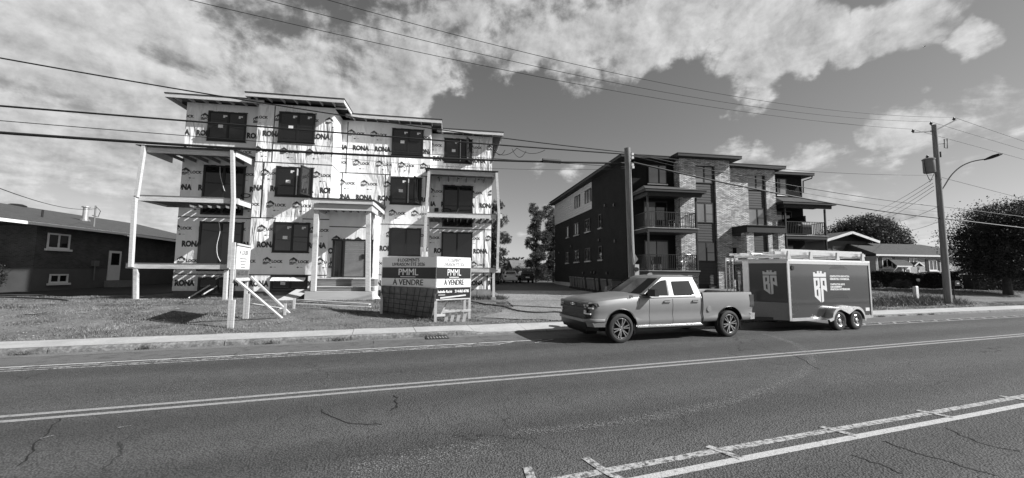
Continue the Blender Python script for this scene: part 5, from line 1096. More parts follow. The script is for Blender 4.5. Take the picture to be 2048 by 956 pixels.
for k in range(8): MB().lathe([(0,-TW-.021),(.008,-TW-.021),(.01,-TW-.019)],(.09,0,.6+k*.24),'Y',6).obj('rivet',M['galv'],V,local=True)
# fenders and wheels
wx=(2.12,3.02); WR=.335
fp=[]; 
for a in range(180,80,-10): fp.append((wx[0]+.43*math.cos(R_(a)),WR+.04+.43*math.sin(R_(a))))
fp.append((2.57,WR+.30))
for a in range(100,-1,-10): fp.append((wx[1]+.43*math.cos(R_(a)),WR+.04+.43*math.sin(R_(a))))
fp=[(wx[0]-.62,WR+.06)]+fp[1:-1]+[(wx[1]+.46,WR+.02)]
for s in (-1,1):
    fd=MB()
    for (a,b) in zip(fp[:-1],fp[1:]): fd.hexa([(a[0],s*1.05,a[1]),(b[0],s*1.05,b[1]),(b[0],s*1.32,b[1]),(a[0],s*1.32,a[1]),(a[0],s*1.05,a[1]+.015),(b[0],s*1.05,b[1]+.015),(b[0],s*1.32,b[1]+.015),(a[0],s*1.32,a[1]+.015)])
    # outer skirt of the fender
    top=[(x,s*1.32,z+.015) for x,z in fp]; inner=[(x+(2.57-x)*.06,s*1.325,z-.07) for x,z in fp]
    for i in range(len(fp)-1): fd.face([top[i],top[i+1],inner[i+1],inner[i]])
    fd.obj('fender',M['alum'],V,smooth=35,local=True)
    MB().prism([(x,s*1.045,z) for x,z in fp]+[(wx[1]+.46,s*1.045,.36),(wx[0]-.62,s*1.045,.36)],(0,s*-.03,0)).obj('wheel_well',M['black'],V,local=True)
    for x in wx: wheel(V,x,s*1.18,WR,s,.335,.195,.215,8,'wheel',False)
# drawbar, coupler and jack
dbx=NX-1.0
for s in (-1,1): MB().beam((0,s*.75,.40),(dbx,s*.06,.43),.06,.11).obj('drawbar',M['black'],V,local=True)
MB().box(dbx-.28,dbx+.05,-.07,.07,.40,.52).obj('coupler',M['galv'],V,local=True); MB().tube([(dbx+.12,-.12,.3),(dbx+.12,-.12,.95)],.035,8).obj('jack',M['galv'],V,local=True)
MB().box(.2,TL_-.1,-.9,.9,.33,.395).obj('floor_frame',M['black'],V,local=True); MB().box(TL_+.001,TL_+.05,-TW+.05,TW-.05,Z0,Z1-.1).obj('rear_door',M['tskin'],V,local=True)
# roof rack
for x in (.05,1.15,2.55,3.95):
    rk=MB().beam((x,-TW-.01,Z1+.19),(x,TW+.01,Z1+.19),.05,.05).obj('rack_bar',M['alum'],V,local=True)
    for s in (-1,1): MB().hexa([(x-.09,s*TW-.03,Z1+.062),(x+.09,s*TW-.03,Z1+.062),(x+.09,s*TW+.03,Z1+.062),(x-.09,s*TW+.03,Z1+.062),(x-.035,s*TW-.03,Z1+.34),(x+.035,s*TW-.03,Z1+.34),(x+.035,s*TW+.03,Z1+.34),(x-.035,s*TW+.03,Z1+.34)]).obj('rack_upright',M['alum'],V,local=True)
def ladder(name,label,loc,rot,Ln,Wd,n,group=None):
    t=thing(name,label,'ladder',loc); t.rotation_euler=rot
    for s in (-1,1): MB().box(0,Ln,s*Wd/2-.014,s*Wd/2+.014,-.045,.045).obj('rail',M['alum'],t,local=True)
    for i in range(n): x=Ln*(i+.5)/n; MB().tube([(x,-Wd/2+.015,0),(x,Wd/2-.015,0)],.017,7).obj('rung',M['alum'],t,local=True)
    return t
def VP_(x,y,z): o=P(TRR,TRN,0); return o+ER*x+EN*y+Vector((0,0,z))
ladder('extension_ladder','aluminium extension ladder lying flat along the street side of the trailer roof rack',VP_(-.45,-.72,Z1+.27),(0,0,RA),4.75,.44,14)
ladder('extension_ladder','shorter aluminium ladder section lying on top of the trailer ladder pile',VP_(-.1,-.70,Z1+.37),(0,0,RA),4.3,.38,13)
ladder('extension_ladder','aluminium ladder lying along the kerb side of the trailer roof rack',VP_(-.5,.62,Z1+.27),(0,0,RA),4.7,.44,14)
MB_=MB().box(0,3.9,-.15,.15,0,.04); o=MB_.obj('scaffold_plank',M['woodx'],None,local=True); o.location=VP_(-.3,-.18,Z1+.217); o.rotation_euler=(0,0,RA); tag(o,'pale timber scaffold plank lying between the ladders on the trailer rack','plank')
tb=MB().tube([(0,0,0),(4.4,0,0)],.055,10).obj('pipe',M['white'],None,local=True); tb.location=VP_(-.25,.15,Z1+.27); tb.rotation_euler=(0,0,RA); tag(tb,'white plastic pipe lying along the middle of the trailer rack','pipe')
# scaffold end frame hung on the kerb-side nose
t=thing('hanging_ladder','aluminium ladder hanging upright on the nose of the trailer','ladder',VP_(-.16,1.16,1.05),RA+R_(12))
for x in (-.24,.0,.24): MB().tube([(x,0,0),(x,0,1.52)],.024,7).obj('rail',M['alum'],t,local=True)
for k in range(6): MB().tube([(-.24,0,.12+k*.26),(.24,0,.12+k*.26)],.018,6).obj('rung',M['alum'],t,local=True)
for k in range(2): MB().box(-.25,.25,-.02,.02,1.25+k*.2,1.33+k*.2).obj('cross_plate',M['alum'],t,local=True)
# ================================================================ parked cars at the back
def car(name,label,loc,rz,mt,hatch=True,sc=1.):
    t=thing(name,label,'car',loc,rz)
    def s_(x,w,z0,zt,): return (x,[(.0,z0),(w-.12,z0),(w-.02,z0+.08),(w,.55),(w-.03,zt-.06),(w-.10,zt),(.0,zt+.02)])
    b=loft([s_(0,.72,.36,.78),s_(.12,.84,.28,.86),s_(.9,.89,.24,.98),s_(1.2,.9,.24,1.0),s_(3.2,.9,.24,1.02),s_(4.0,.86,.26,1.0),s_(4.22,.78,.34,.92)],'b',None,t)
    cutcyl(b,'body',[mt,M['trim']],t,[(.82,.31,.37,-1,-.5),(.82,.31,.37,.5,1),(3.42,.31,.37,-1,-.5),(3.42,.31,.37,.5,1)])
    g_=MB(); l0=[(1.05,-.78,.99),(1.05,.78,.99),(4.05,.80,.99),(4.05,-.80,.99)]; l1=[(1.95,-.60,1.45),(1.95,.60,1.45),(3.72,.60,1.46),(3.72,-.60,1.46)]; g_.hexa(l0+l1); g_.obj('roof',mt,t,local=True)
    MB().face([(4.07,-.62,1.06),(4.07,.62,1.06),(3.80,.52,1.38),(3.80,-.52,1.38)]).obj('rear_window',M['carglass'],t,local=True); MB().face([(1.08,-.66,1.05),(1.08,.66,1.05),(1.85,.54,1.42),(1.85,-.54,1.42)]).obj('windscreen',M['carglass'],t,local=True)
    for s in (-1,1):
        MB().face([(1.45,s*.79,1.06),(3.75,s*.80,1.06),(3.55,s*.65,1.38),(2.05,s*.65,1.38)]).obj('side_window',M['carglass'],t,local=True)
        MB().box(4.12,4.235,min(s*.55,s*.8),max(s*.55,s*.8),.72,.90).obj('tail_lamp',M['redlens'],t,local=True)
        for x in (.82,3.42): wheel(t,x,s*.78,.31,s,.31,.2,.2,5,'wheel',False)
    MB().box(4.2,4.27,-.75,.75,.36,.58).obj('rear_bumper',mt,t,local=True); MB().box(4.235,4.275,-.24,.24,.62,.76).obj('number_plate',M['paper'],t,local=True)
M['cwhite']=mat('white car paint',.75,.3,.03,2,coat=1); M['cdark']=mat('dark car paint',.03,.25,.05,2,coat=1)
c=onY(1023,567,47.); car('parked_car','white hatchback parked at the far end of the driveway','',0,M['cwhite']) if False else None
def carat(px,py,Y,*a,rz=90): 
    p=onY(px,py,Y); car(a[0],a[1],(p.x,p.y+4.2,gz(p.x,p.y)+.03),R_(-rz),a[2])
carat(1022,566,46.5,'parked_car','white hatchback parked at the back between the two blocks',M['cwhite']); carat(1055,566,46.5,'parked_car','dark car parked beside the white hatchback behind the blocks',M['cdark']); carat(984,567,43.,'parked_car','dark car half hidden behind the corner post of the site building',M['cdark'])
# ================================================================ poles and overhead lines
PN=14.85
def pole(name,label,base,top,r0,r1):
    t=thing(name,label,'utility pole',base); b=Vector(base); tp=Vector(top)
    pts=[b+Vector((0,0,-.3))]+[b.lerp(tp,i/8) for i in range(1,9)]; MB().tube(pts,[r0+(r1-r0)*i/8 for i in range(9)],14).obj('shaft',M['pole'],t,smooth=40); return t
b1=Vector((8.12,16.75,0)); b1.z=gz(b1.x,b1.y); t1=at(1254.5,296,17.55); P1=pole('utility_pole','short weathered timber utility pole with a cable bundle in front of the dark block',b1,t1,.165,.13)
b2=Vector((31.3,20.65,0)); b2.z=gz(b2.x,b2.y); q=at(1868,250,26.1); t2=q; P2=pole('utility_pole','tall timber utility pole carrying a transformer and a curved street lamp','' if False else b2,t2,.19,.13)
def along(b,t,z): f=(z-b.z)/(t.z-b.z); return b.lerp(t,f)
# fittings of the short pole
for px,py in ((1262,310),(1262,317),(1262,331),(1263,336)): 
    q=at(px,py,17.4); MB().box(q.x-.04,q.x+.06,q.y-.16,q.y-.02,q.z-.05,q.z+.05).obj('clamp',M['galv'],P1)
q=at(1259,518,17.45); MB().hexa([(q.x+.12,q.y-.02,q.z-.35),(q.x+.4,q.y-.02,q.z+.0),(q.x+.4,q.y+.0,q.z+.0),(q.x+.12,q.y,q.z-.35),(q.x+.10,q.y-.02,q.z-.2),(q.x+.16,q.y-.02,q.z+.38),(q.x+.16,q.y,q.z+.38),(q.x+.10,q.y,q.z-.2)]).obj('traffic_sign_back',M['steelgrey'],P1)
q=at(1272,541,17.4); mt_=MB().box(q.x-.09,q.x+.1,q.y-.1,q.y+.02,q.z-.25,q.z+.27).obj('meter_box',M['galv'],P1); MB().lathe([(0,-.18),(.09,-.18),(.1,-.1)],(q.x-.04,q.y,q.z+.05),'Y',14).obj('meter_dial',M['black'],mt_)
MB().tube([along(b1,t1,6.9)+Vector((.05,-.16,0)),along(b1,t1,3.2)+Vector((-.06,-.17,0)),along(b1,t1,1.8)+Vector((.1,-.18,0))],.012,5).obj('ground_wire',M['cable'],P1)
# tall pole: cross arms with insulators, transformer, cut-out, lamp
def ins(p,par): 
    MB().lathe([(.02,-.1),(.05,-.02),(.085,.0),(.085,.05),(.05,.06),(.05,.1),(.03,.14),(0,.15)],p,'Z',10).obj('insulator',M['black'],par)
dP=26.1
armA=(at(1826,265,dP-.3),at(1868,262,dP)); armB=(at(1868,262,dP),at(1912,240,dP+.2))
for a,b in (armA,armB): MB().beam(a,b,.06,.07).obj('cross_arm',M['steelgrey'],P2)
I1,I2,I3=at(1826,262,dP-.3),at(1862,247,dP),at(1908,238,dP+.2)
for p in (I1,I2,I3): ins(p-Vector((0,0,.03)),P2)
q=at(1858,331,dP-.35); tr=MB().lathe([(0,-.5),(.27,-.5),(.3,-.46),(.3,.34),(.33,.36),(.33,.42),(.24,.48),(0,.5)],q,'Z',20).obj('transformer',M['steelgrey'],P2,smooth=40); ins(q+Vector((-.08,0,.55)),tr); MB().tube([q+Vector((-.34,0,.36)),q+Vector((-.42,-.05,.1)),q+Vector((-.36,-.05,-.5)),q+Vector((-.2,-.1,-1.0)),q+Vector((.1,0,-.9))],.02,5).obj('jumper_cable',M['cable'],tr)
MB().tube([q+Vector((.36,-.1,.36)),q+Vector((.1,-.2,.0)),q+Vector((.05,-.2,-.6)),q+Vector((-.2,-.1,-1.15))],.016,5).obj('jumper_cable',M['cable'],tr); MB().box(q.x+.28,q.x+.6,q.y+.1,q.y+.5,q.z-.42,q.z+.45).obj('mounting_plate',M['alum'],tr)
q=at(1892,287,dP); co=MB(); co.tube([q+Vector((-.12,0,.28)),q+Vector((.12,0,.32)),q+Vector((.08,0,-.32)),q+Vector((-.16,0,-.30)),q+Vector((-.12,0,.28))],.03,5); co.obj('fuse_cutout',M['black'],P2); MB().beam(at(1870,289,dP),at(1890,287,dP),.04,.04).obj('cutout_arm',M['steelgrey'],P2); MB().lathe([(0,-.18),(.07,-.18),(.07,.18),(0,.18)],at(1880,309,dP-.1),'Z',10).obj('surge_arrester',M['black'],P2)
# street lamp on its curved arm
pts=[at(1885,378,dP),at(1890,370,dP),at(1903,350,dP-.2),at(1922,333,dP-.6),at(1945,323,dP-1.0),at(1972,318,dP-1.4)]
sl_=MB().tube(curve([tuple(p) for p in pts],5),.035,8).obj('lamp_arm',M['steelgrey'],P2)
d0,d1=at(1968,320,dP-1.4),at(2005,308,dP-1.9); dd=(d1-d0); up=Vector((0,0,1)); sdv=dd.cross(up).normalized(); hd=MB(); prof=[]
for f,w,h in ((0,.05,.05),(.15,.10,.08),(.45,.17,.12),(.8,.16,.10),(1,.06,.05)):
    c=d0+dd*f; prof.append([c+sdv*w,c+sdv*w*.6+up*h,c-sdv*w*.6+up*h,c-sdv*w,c-sdv*w*.7-up*h*.5,c+sdv*w*.7-up*h*.5])
for a,b in zip(prof[:-1],prof[1:]):
    for j in range(6): k=(j+1)%6; hd.face([a[j],a[k],b[k],b[j]])
hd.face(prof[0]); hd.face(prof[-1]); hd.obj('lamp_head',M['black'],P2,smooth=50)
# ---- cables: each lies in the vertical plane of the pole line, sag fitted through points seen in the photo
def spanpts(px,n=PN,r0=None,r1=None,deg=2,cnt=40):
    R=[];Z=[]
    for x,y in px:
        w=onP(x,y,EN*n,EN); R.append(w.dot(ER)); Z.append(w.z)
    c=np.polyfit(R,Z,min(deg,len(R)-1)); a=r0 if r0 is not None else min(R); b=r1 if r1 is not None else max(R)
    return [P(r,n,float(np.polyval(c,r))) for r in np.linspace(a,b,cnt)]
r1p=b1.dot(ER); r2p=b2.dot(ER)
def cable(label,px,rad,mt='cable',r0=-34.,r1=None,n=PN,group=None,deg=2,name='overhead_cable'):
    o=MB().tube(spanpts(px,n,r0,r1 if r1 is not None else r1p,deg),rad,5).obj(name,M[mt]); tag(o,label,'cable',group); return o
cable('thickest black cable bundle sagging low across the wrapped building to the short pole',[(0,264),(280,287),(640,306),(1000,320),(1253,327)],.045)
cable('black messenger cable crossing the wrapped building just above its top windows',[(0,213),(420,244),(700,267),(990,291),(1253,308)],.030)
cable('thin cable running between the two heavy cables past the top floor',[(0,243),(300,263),(640,293),(990,318),(1253,334)],.012)
cable('twisted service cable rising past the left roof corner of the wrapped building',[(0,118),(200,150),(480,195),(700,238),(1000,274),(1253,305)],.022)
cable('thin line low across the gap between the two blocks',[(700,318),(990,337),(1253,337)],.007,r0=-1.5)
# from short pole to tall pole
cable('pale twisted cable bundle falling from the short pole across the dark block',[(1262,326),(1400,352),(1560,388),(1700,414),(1880,436)],.040,'cable',r0=r1p,r1=r2p)
cable('black cable from the short pole past the upper storey windows to the tall pole',[(1262,308),(1440,342),(1600,374),(1760,400),(1880,413)],.020,r0=r1p,r1=r2p)
cable('thin cable between the short and the tall pole below the roof line',[(1262,312),(1400,342),(1600,385),(1740,408),(1880,424)],.010,r0=r1p,r1=r2p)
cable('cable sloping gently from the short pole over the dark roof to the tall pole',[(1262,309),(1440,327),(1650,345),(1860,350)],.016,r0=r1p,r1=r2p)
# beyond the tall pole to the right
for lab,px,rad in (('heavy cable leaving the tall pole beside the broad tree',[(1880,436),(1960,446),(2048,456)],.040),('medium cable leaving the tall pole across the broad tree',[(1880,413),(1960,422),(2048,434)],.02),('slack service cable strung from the lamp arm towards the right',[(1885,356),(1930,366),(2048,398)],.014)):
    cable(lab,px,rad,r0=r2p,r1=r2p+60,deg=1)
# three primary conductors high above
for lab,px,tip in (('lowest of the three high conductors sweeping down to the tall pole',[(390,0),(900,121),(1300,195),(1600,235)],I1),('middle of the three high conductors sweeping down to the tall pole',[(537,0),(1024,124),(1400,196),(1640,229)],I2),('highest of the three conductors sweeping down to the tall pole',[(655,0),(1024,97),(1400,183),(1700,222)],I3)):
    n_=tip.dot(EN); rr=tip.dot(ER); R=[];Z=[]
    for x,y in px:
        w=onP(x,y,EN*n_,EN); R.append(w.dot(ER)); Z.append(w.z)
    R.append(rr); Z.append(tip.z+.12); c=np.polyfit(R,Z,2,w=[1]*len(px)+[6]); pts=[P(r,n_,float(np.polyval(c,r))) for r in np.linspace(-30,rr,60)]; pts[-1]=tip+Vector((0,0,.12))
    tag(MB().tube(pts,.011,5).obj('conductor',M['cable']),lab,'cable')
for lab,tip,far in (('right hand continuation of the lowest high conductor',I1,(2048,316)),('right hand continuation of the middle high conductor',I2,(2048,297)),('right hand continuation of the highest conductor',I3,(2048,280))):
    w=onP(*far,EN*tip.dot(EN),EN); a=tip+Vector((0,0,.12)); d=w-a; pts=[a+d*(f*6)+Vector((0,0,-.02*f*(1-f)*40)) for f in np.linspace(0,1,20)]
    tag(MB().tube(pts,.011,5).obj('conductor',M['cable']),lab,'cable')
# service drops fanning from the tall pole to the houses behind
for k,(px,py,tx,ty) in enumerate(((1866,358,1738,428),(1866,366,1742,436),(1868,372,1748,441),(1868,380,1752,447),(1875,414,1782,445),(1878,443,1800,462))):
    a=at(px,py,dP); b=at(tx,ty,52); pts=[a.lerp(b,f)+Vector((0,0,-.5*4*f*(1-f)*.4)) for f in np.linspace(0,1,14)]
    tag(MB().tube(pts,.014,5).obj('service_drop',M['cable']),('upper','second','third','fourth','thin fifth','lowest')[k]+' service cable running from the tall pole back towards the rear trees','cable')
# drop to the bungalow on the left, from the line
a=onP(0,377,EN*PN,EN); pts=[a.lerp(MAST,f)+Vector((0,0,-.25*4*f*(1-f))) for f in np.linspace(-.6,1,20)]; tag(MB().tube(pts,.012,5).obj('service_drop',M['cable']),'service cable running to the mast on the brown bungalow roof','cable')
# slack loops and splice case hung on the messenger near the wrapped building
for k,(x0,y0,x1,y1,dip) in enumerate(((975,290,1034,296,17),(1034,296,1090,300,9),(988,296,1010,300,12),(1024,297,1052,302,15))):
    pts=[]
    for f in np.linspace(0,1,14): pts.append(onP(x0+(x1-x0)*f,y0+(y1-y0)*f+dip*4*f*(1-f),EN*(PN-.06),EN))
    tag(MB().tube(pts,.012,5).obj('slack_loop',M['cable']),('largest slack cable loop hanging by the roof corner of the wrapped building','flat slack cable loop hanging between the blocks','small slack cable loop under the roof corner','round slack cable loop hanging next to the largest one')[k],'cable')
pts=[onP(x,y,EN*(PN-.03),EN) for x,y in ((1085,320.5),(1100,322),(1121,323.5))]; tag(MB().tube(pts,.085,8).obj('splice_case',M['black']),'black splice case clamped on the heavy cable beside the short pole','splice case')
# ================================================================ signs on the lawn
def postbeam(par,p,q,w=.09,h=.09,name='post',mt='wood'): return MB().beam(p,q,w,h,up=(0,1,0)).obj(name,M[mt],par)
# --- "A LOUER" board: stands across the verge, facing along the road
r_=-4.14; g0=gz(*P(r_,14.15).xy); AL=thing('rental_sign','white A LOUER board on timber posts propped by two long braces','sign',P(r_,14.9,g0))
n0,n1=14.22,15.62; zb,zt=1.63,2.70
for n_,zz in ((14.17,3.0),(15.62,2.68)): postbeam(AL,P(r_,n_,gz(*P(r_,n_).xy)-.1),P(r_-.02,n_,zt+(.08 if n_<15 else -.02)),.09,.05); postbeam(AL,P(r_+.08,n_-.02,gz(*P(r_,n_).xy)-.1),P(r_+.08,n_-.02,gz(*P(r_,n_).xy)+.85),.09,.05,'stake')
def brd(na,nb,za,zc,r,th,name,mt):
    return MB().hexa([P(r,na,za),P(r+th,na,za),P(r+th,nb,za),P(r,nb,za),P(r,na,zc),P(r+th,na,zc),P(r+th,nb,zc),P(r,nb,zc)]).obj(name,mt,AL)
brd(n0,n1,zb,zt+.02,r_+.03,.02,'backing_board',M['plyl']); brd(n0+.05,n1-.03,zb+.33,zt-.03,r_+.051,.004,'poster',M['paper']); brd(n0+.05,n1-.03,zb+.06,zb+.329,r_+.051,.004,'phone_strip',M['inkgrey']); brd(n0-.03,n1+.02,zb-.05,zb+.03,r_+.056,.03,'bottom_batten',M['wood']); brd(n0-.03,n1+.02,zt+.0,zt+.06,r_+.056,.03,'top_batten',M['wood'])
def signtext(par,s,size,n_c,z,r,mt,bold=.0,wid=None):
    me=textmesh(s,size,bold,'CENTER'); w=max(v.co.x for v in me.vertices)-min(v.co.x for v in me.vertices); k=(wid/w) if wid else 1.; mb=MB(); me_to_mb(me,mb,lambda v:P(r,n_c+v.x*k,z+v.y)); return mb.obj('printed_text',mt,par)
signtext(AL,'À LOUER',.20,(n0+n1)/2,zt-.27,r_+.057,M['ink'],.004,.85)
random.seed(4)
for k,wd in enumerate((.72,.60,.45,.5,.7,.55)):
    c=(n0+n1)/2; z=zt-.40-k*.095; x=c-wd/2
    while x<c+wd/2-.03: w_=random.uniform(.03,.09); brd(x,min(x+w_,c+wd/2),z-.018,z+.014,r_+.0565,.0015,'printed_word',M['inkgrey']); x+=w_+.02
signtext(AL,'450-435-4357',.17,(n0+n1)/2,zb+.14,r_+.0565,M['ink'],.006,1.1)
for (a,b) in ((P(r_+.1,14.12,1.66),onZ(568,640,gz(-5.3,14.))),(P(r_+.1,15.66,1.72),onZ(585,632,gz(-5.3,14.7)))): postbeam(AL,a,b,.05,.10,'brace')
for px in ((569,636),(587,629)): q=onZ(*px,gz(-5.3,14.4)); postbeam(AL,Vector((q.x,q.y,gz(q.x,q.y)-.1)),Vector((q.x,q.y,gz(q.x,q.y)+.42)),.08,.04,'stake')
# --- V-shaped sale sign
cS=Vector((-.50,14.22,0)); lS=Vector((-2.62,15.72,0)); rS=Vector((.72,14.98,0))
def zS(px,py,p,qv): n=(qv-p).cross(Vector((0,0,1))).normalized(); return onP(px,py,p,n)
PM=thing('sale_sign','V-shaped PMML sale sign with a mesh panel leaning under its left board','sign',(cS.x,cS.y,gz(cS.x,cS.y)))
a0=zS(874,513.4,cS,lS); a1=zS(766.4,511.8,cS,lS); b1_=zS(765,570.5,cS,lS); b0=zS(874,577,cS,lS); zt=a0.z; zl=(b0.z+b1_.z)/2; lS2=a1
c1=zS(940.8,518.5,cS,rS); c2=zS(935.8,591,cS,rS); zr=zS(874.7,598,cS,rS).z
def panel(p,q,za,zc,th,name,mt,u0=0.,u1=1.,off=0.):
    d=(q-p); d.z=0; nn=Vector((d.y,-d.x,0)).normalized()
    if nn.y>0: nn=-nn
    A_=p+d*u0; B_=p+d*u1
    return MB().hexa([(*(A_+nn*off).xy,za),(*(B_+nn*off).xy,za),(*(B_+nn*(off+th)).xy,za),(*(A_+nn*(off+th)).xy,za),(*(A_+nn*off).xy,zc),(*(B_+nn*off).xy,zc),(*(B_+nn*(off+th)).xy,zc),(*(A_+nn*(off+th)).xy,zc)]).obj(name,mt,PM)
def ptext(p,q,s,size,u,z,mt,bold,wid):
    d=(q-p); d.z=0; L_=d.length; d.normalize(); nn=Vector((d.y,-d.x,0))
    if nn.y>0: nn=-nn
    rt=d if d.x>0 else -d
    me=textmesh(s,size,0.,'CENTER'); w=max(v.co.x for v in me.vertices)-min(v.co.x for v in me.vertices); k=wid/w; mb=MB(); c=p+(q-p)*u
    me_to_mb(me,mb,lambda v:Vector((c.x,c.y,z))+rt*(v.x*k)+nn*.032+Vector((0,0,v.y)))
    if bold>0: mb2=MB(); me_to_mb(me,mb2,lambda v:Vector((c.x,c.y,z+.004))+rt*(v.x*k+size*.05)+nn*.0325+Vector((0,0,v.y))); mb2.obj('printed_text',mt,PM)
    mb.obj('printed_text',mt,PM)
bands=[(1.,.655),(.652,.285),(.282,0.)]; Hh=zt-zl
M['signw']=mat('white sign vinyl',.78,.35,.02,3); M['signk']=mat('black sign vinyl',.018,.35,.1,3)
panel(cS,lS2,zl-.01,zt+.005,.02,'board',M['plyl'])
for (u,v),mt in zip(bands,('signw','signk','signw')): panel(cS,lS2,zl+Hh*v,zl+Hh*u,.004,'sign_band',M[mt],0,1,.022)
LL=(lS2-cS).xy.length
ptext(cS,lS2,'8 LOGEMENTS',.17,.5,zl+Hh*.845,M['ink'],.002,LL*.40); ptext(cS,lS2,'LIVRAISON ÉTÉ 2026',.17,.5,zl+Hh*.70,M['ink'],.002,LL*.60); ptext(cS,lS2,'PMML',.34,.5,zl+Hh*.39,M['signw'],.003,LL*.36); ptext(cS,lS2,'À VENDRE',.30,.5,zl+Hh*.06,M['ink'],.003,LL*.56)
panel(cS,lS2,zl+Hh*.325,zl+Hh*.345,.002,'rule_line',M['signw'],.36,.64,.027)
RR=(c1-cS).xy.length; rE=Vector((c1.x,c1.y,0)); zr0=zl+.0
panel(cS,rE,zr-.05,zt+.005,.02,'board',M['plyl'])
for (u,v),mt in zip(bands,('signw','signk','signw')): panel(cS,rE,zl+Hh*v,zl+Hh*u,.004,'sign_band',M[mt],0,1,.022)
panel(cS,rE,zr,zl-.003,.004,'sign_band',M['signk'],0,1,.022)
ptext(cS,rE,'8 LOGEMENTS',.18,.5,zl+Hh*.845,M['inkgrey'],0,RR*.40); ptext(cS,rE,'LIVRAISON ÉTÉ 2026',.18,.5,zl+Hh*.70,M['inkgrey'],0,RR*.60); ptext(cS,rE,'PMML',.34,.5,zl+Hh*.39,M['signw'],0,RR*.40); ptext(cS,rE,'À VENDRE',.30,.5,zl+Hh*.07,M['ink'],.003,RR*.58)
panel(cS,rE,zl+Hh*.325,zl+Hh*.345,.002,'rule_line',M['signw'],.36,.64,.027)
ptext(cS,rE,'Isabelle Raché',.13,.24,zl-.19,M['signw'],.002,RR*.40); ptext(cS,rE,'514-863-8785',.14,.74,zl-.19,M['signw'],.002,RR*.42); panel(cS,rE,zl-.27,zl-.255,.002,'rule_line',M['signw'],.06,.25,.027)
for p,zc in ((cS,zt),(rE,zt-.1),(lS2,zt-.1)):
    g_=gz(p.x,p.y); postbeam(PM,Vector((p.x,p.y+.06,g_-.1)),Vector((p.x,p.y+.06,zc)),.09,.09)
q=cS.lerp(rE,.85); postbeam(PM,Vector((q.x,q.y+.05,gz(q.x,q.y)-.1)),Vector((q.x,q.y+.05,zr)),.09,.06); MB().beam(zS(880,596,cS,rS)+Vector((0,-.05,0)),zS(931,590,cS,rS)+Vector((0,-.05,0)),.04,.05).obj('batten',M['wood'],PM)
# dark mesh-reinforced panel leaning against the left board
lp=[zS(766,571,cS,lS)+Vector((-.05,-.10,0)),zS(876,577,cS,lS)+Vector((0,-.10,0)),onZ(862,640,gz(-.7,13.7)+.02),onZ(752,629.5,gz(-2.5,14.9)+.02)]
_n=(lp[1]-lp[0]).cross(lp[2]-lp[0]).normalized(); lp[3]=lp[3]-_n*((lp[3]-lp[0]).dot(_n))
LN=thing('leaning_plywood','dark weathered plywood sheet gridded with wire mesh leaning beneath the sale sign','panel',lp[3]); nn=(lp[1]-lp[0]).cross(lp[3]-lp[0]).normalized()
if nn.y>0: nn=-nn
MB().prism(lp,-nn*.02).obj('sheet',mat('weathered ply',.15,.9,.3,2.2,.3,25,var2=.2,scale2=7),LN)
for k in range(9):
    f=(k+.5)/9+random.uniform(-.02,.02); a=lp[0].lerp(lp[1],f)+nn*.035; b=lp[3].lerp(lp[2],f+random.uniform(-.03,.03))+nn*.035; MB().beam(a,b,.012,.012).obj('mesh_wire',M['black'],LN)
for k in range(5):
    f=.25+k*.17; a=lp[0].lerp(lp[3],f)+nn*.045; b=lp[1].lerp(lp[2],f)+nn*.045; MB().beam(a,b,.012,.012).obj('mesh_wire',M['black'],LN)
# offcuts propped as a small pallet under the right board
ob=onZ(905,645,gz(0.1,13.9)); pal=thing('pallet','small broken pallet of pale offcuts lying under the right board of the sale sign','pallet',(ob.x,ob.y,gz(ob.x,ob.y)))
for k in range(4):
    q=onZ(891+k*12,644,ob.z); t_=onZ(893+k*12,644,ob.z)+Vector((.04,-.02,.40)); postbeam(pal,q,t_,.11,.03,'slat'); 
    MB().box(t_.x-.16,t_.x+.1,t_.y-.05,t_.y+.08,t_.z-.03,t_.z+.03).obj('block',M['wood'],pal)
a=onZ(872,631,ob.z+.2); MB().beam(a,a+Vector((.32,.1,.0)),.1,.08).obj('block',M['wood'],pal); a=onZ(882,630,ob.z+.2); b=onZ(895,608,ob.z+.65); MB().beam(Vector(a),Vector(a)+Vector((.22,.05,.5)),.05,.12,up=(0,1,0)).obj('offcut',M['wood'],pal); MB().beam(Vector((ob.x-.35,ob.y+.05,ob.z+.36)),Vector((ob.x+.65,ob.y+.12,ob.z+.42)),.05,.06).obj('stringer',M['wood'],pal)
for k in range(4):
    q=onZ(888+k*9,612,ob.z+.05); blk=MB().box(q.x-.15,q.x+.15,q.y-.1,q.y+.1,gz(q.x,q.y)-.02,gz(q.x,q.y)+.32).obj('concrete_block',M['concdark']); tag(blk,'grey concrete block set on the ground behind the sale sign','block','concrete blocks behind the sale sign')
# ================================================================ site clutter
def plank(px0,px1,label,Y=18.9,w=.14,h=.045,lift=.03,mt='woodx'):
    a=onZ(*px0,gz(-6,Y)+lift); b=onZ(*px1,gz(-5,Y)+lift); a.z=gz(a.x,a.y)+lift; b.z=gz(b.x,b.y)+lift
    tag(MB().beam(a,b,w,h).obj('plank',M[mt]),label,'plank')
plank((590,606),(742,608),'long timber plank on the ground below the porch steps'); plank((592,602),(650,602),'pale plank lying behind the long plank below the porch',lift=.05); plank((592,610),(746,612),'weathered plank lying in front of the porch base',lift=.02,mt='wooddark')
plank((505,607),(563,611),'pale offcut board on the grass between the braces of the rental sign',lift=.02)
plank((590,599),(740,603),'plank stacked against the porch base',lift=.12)
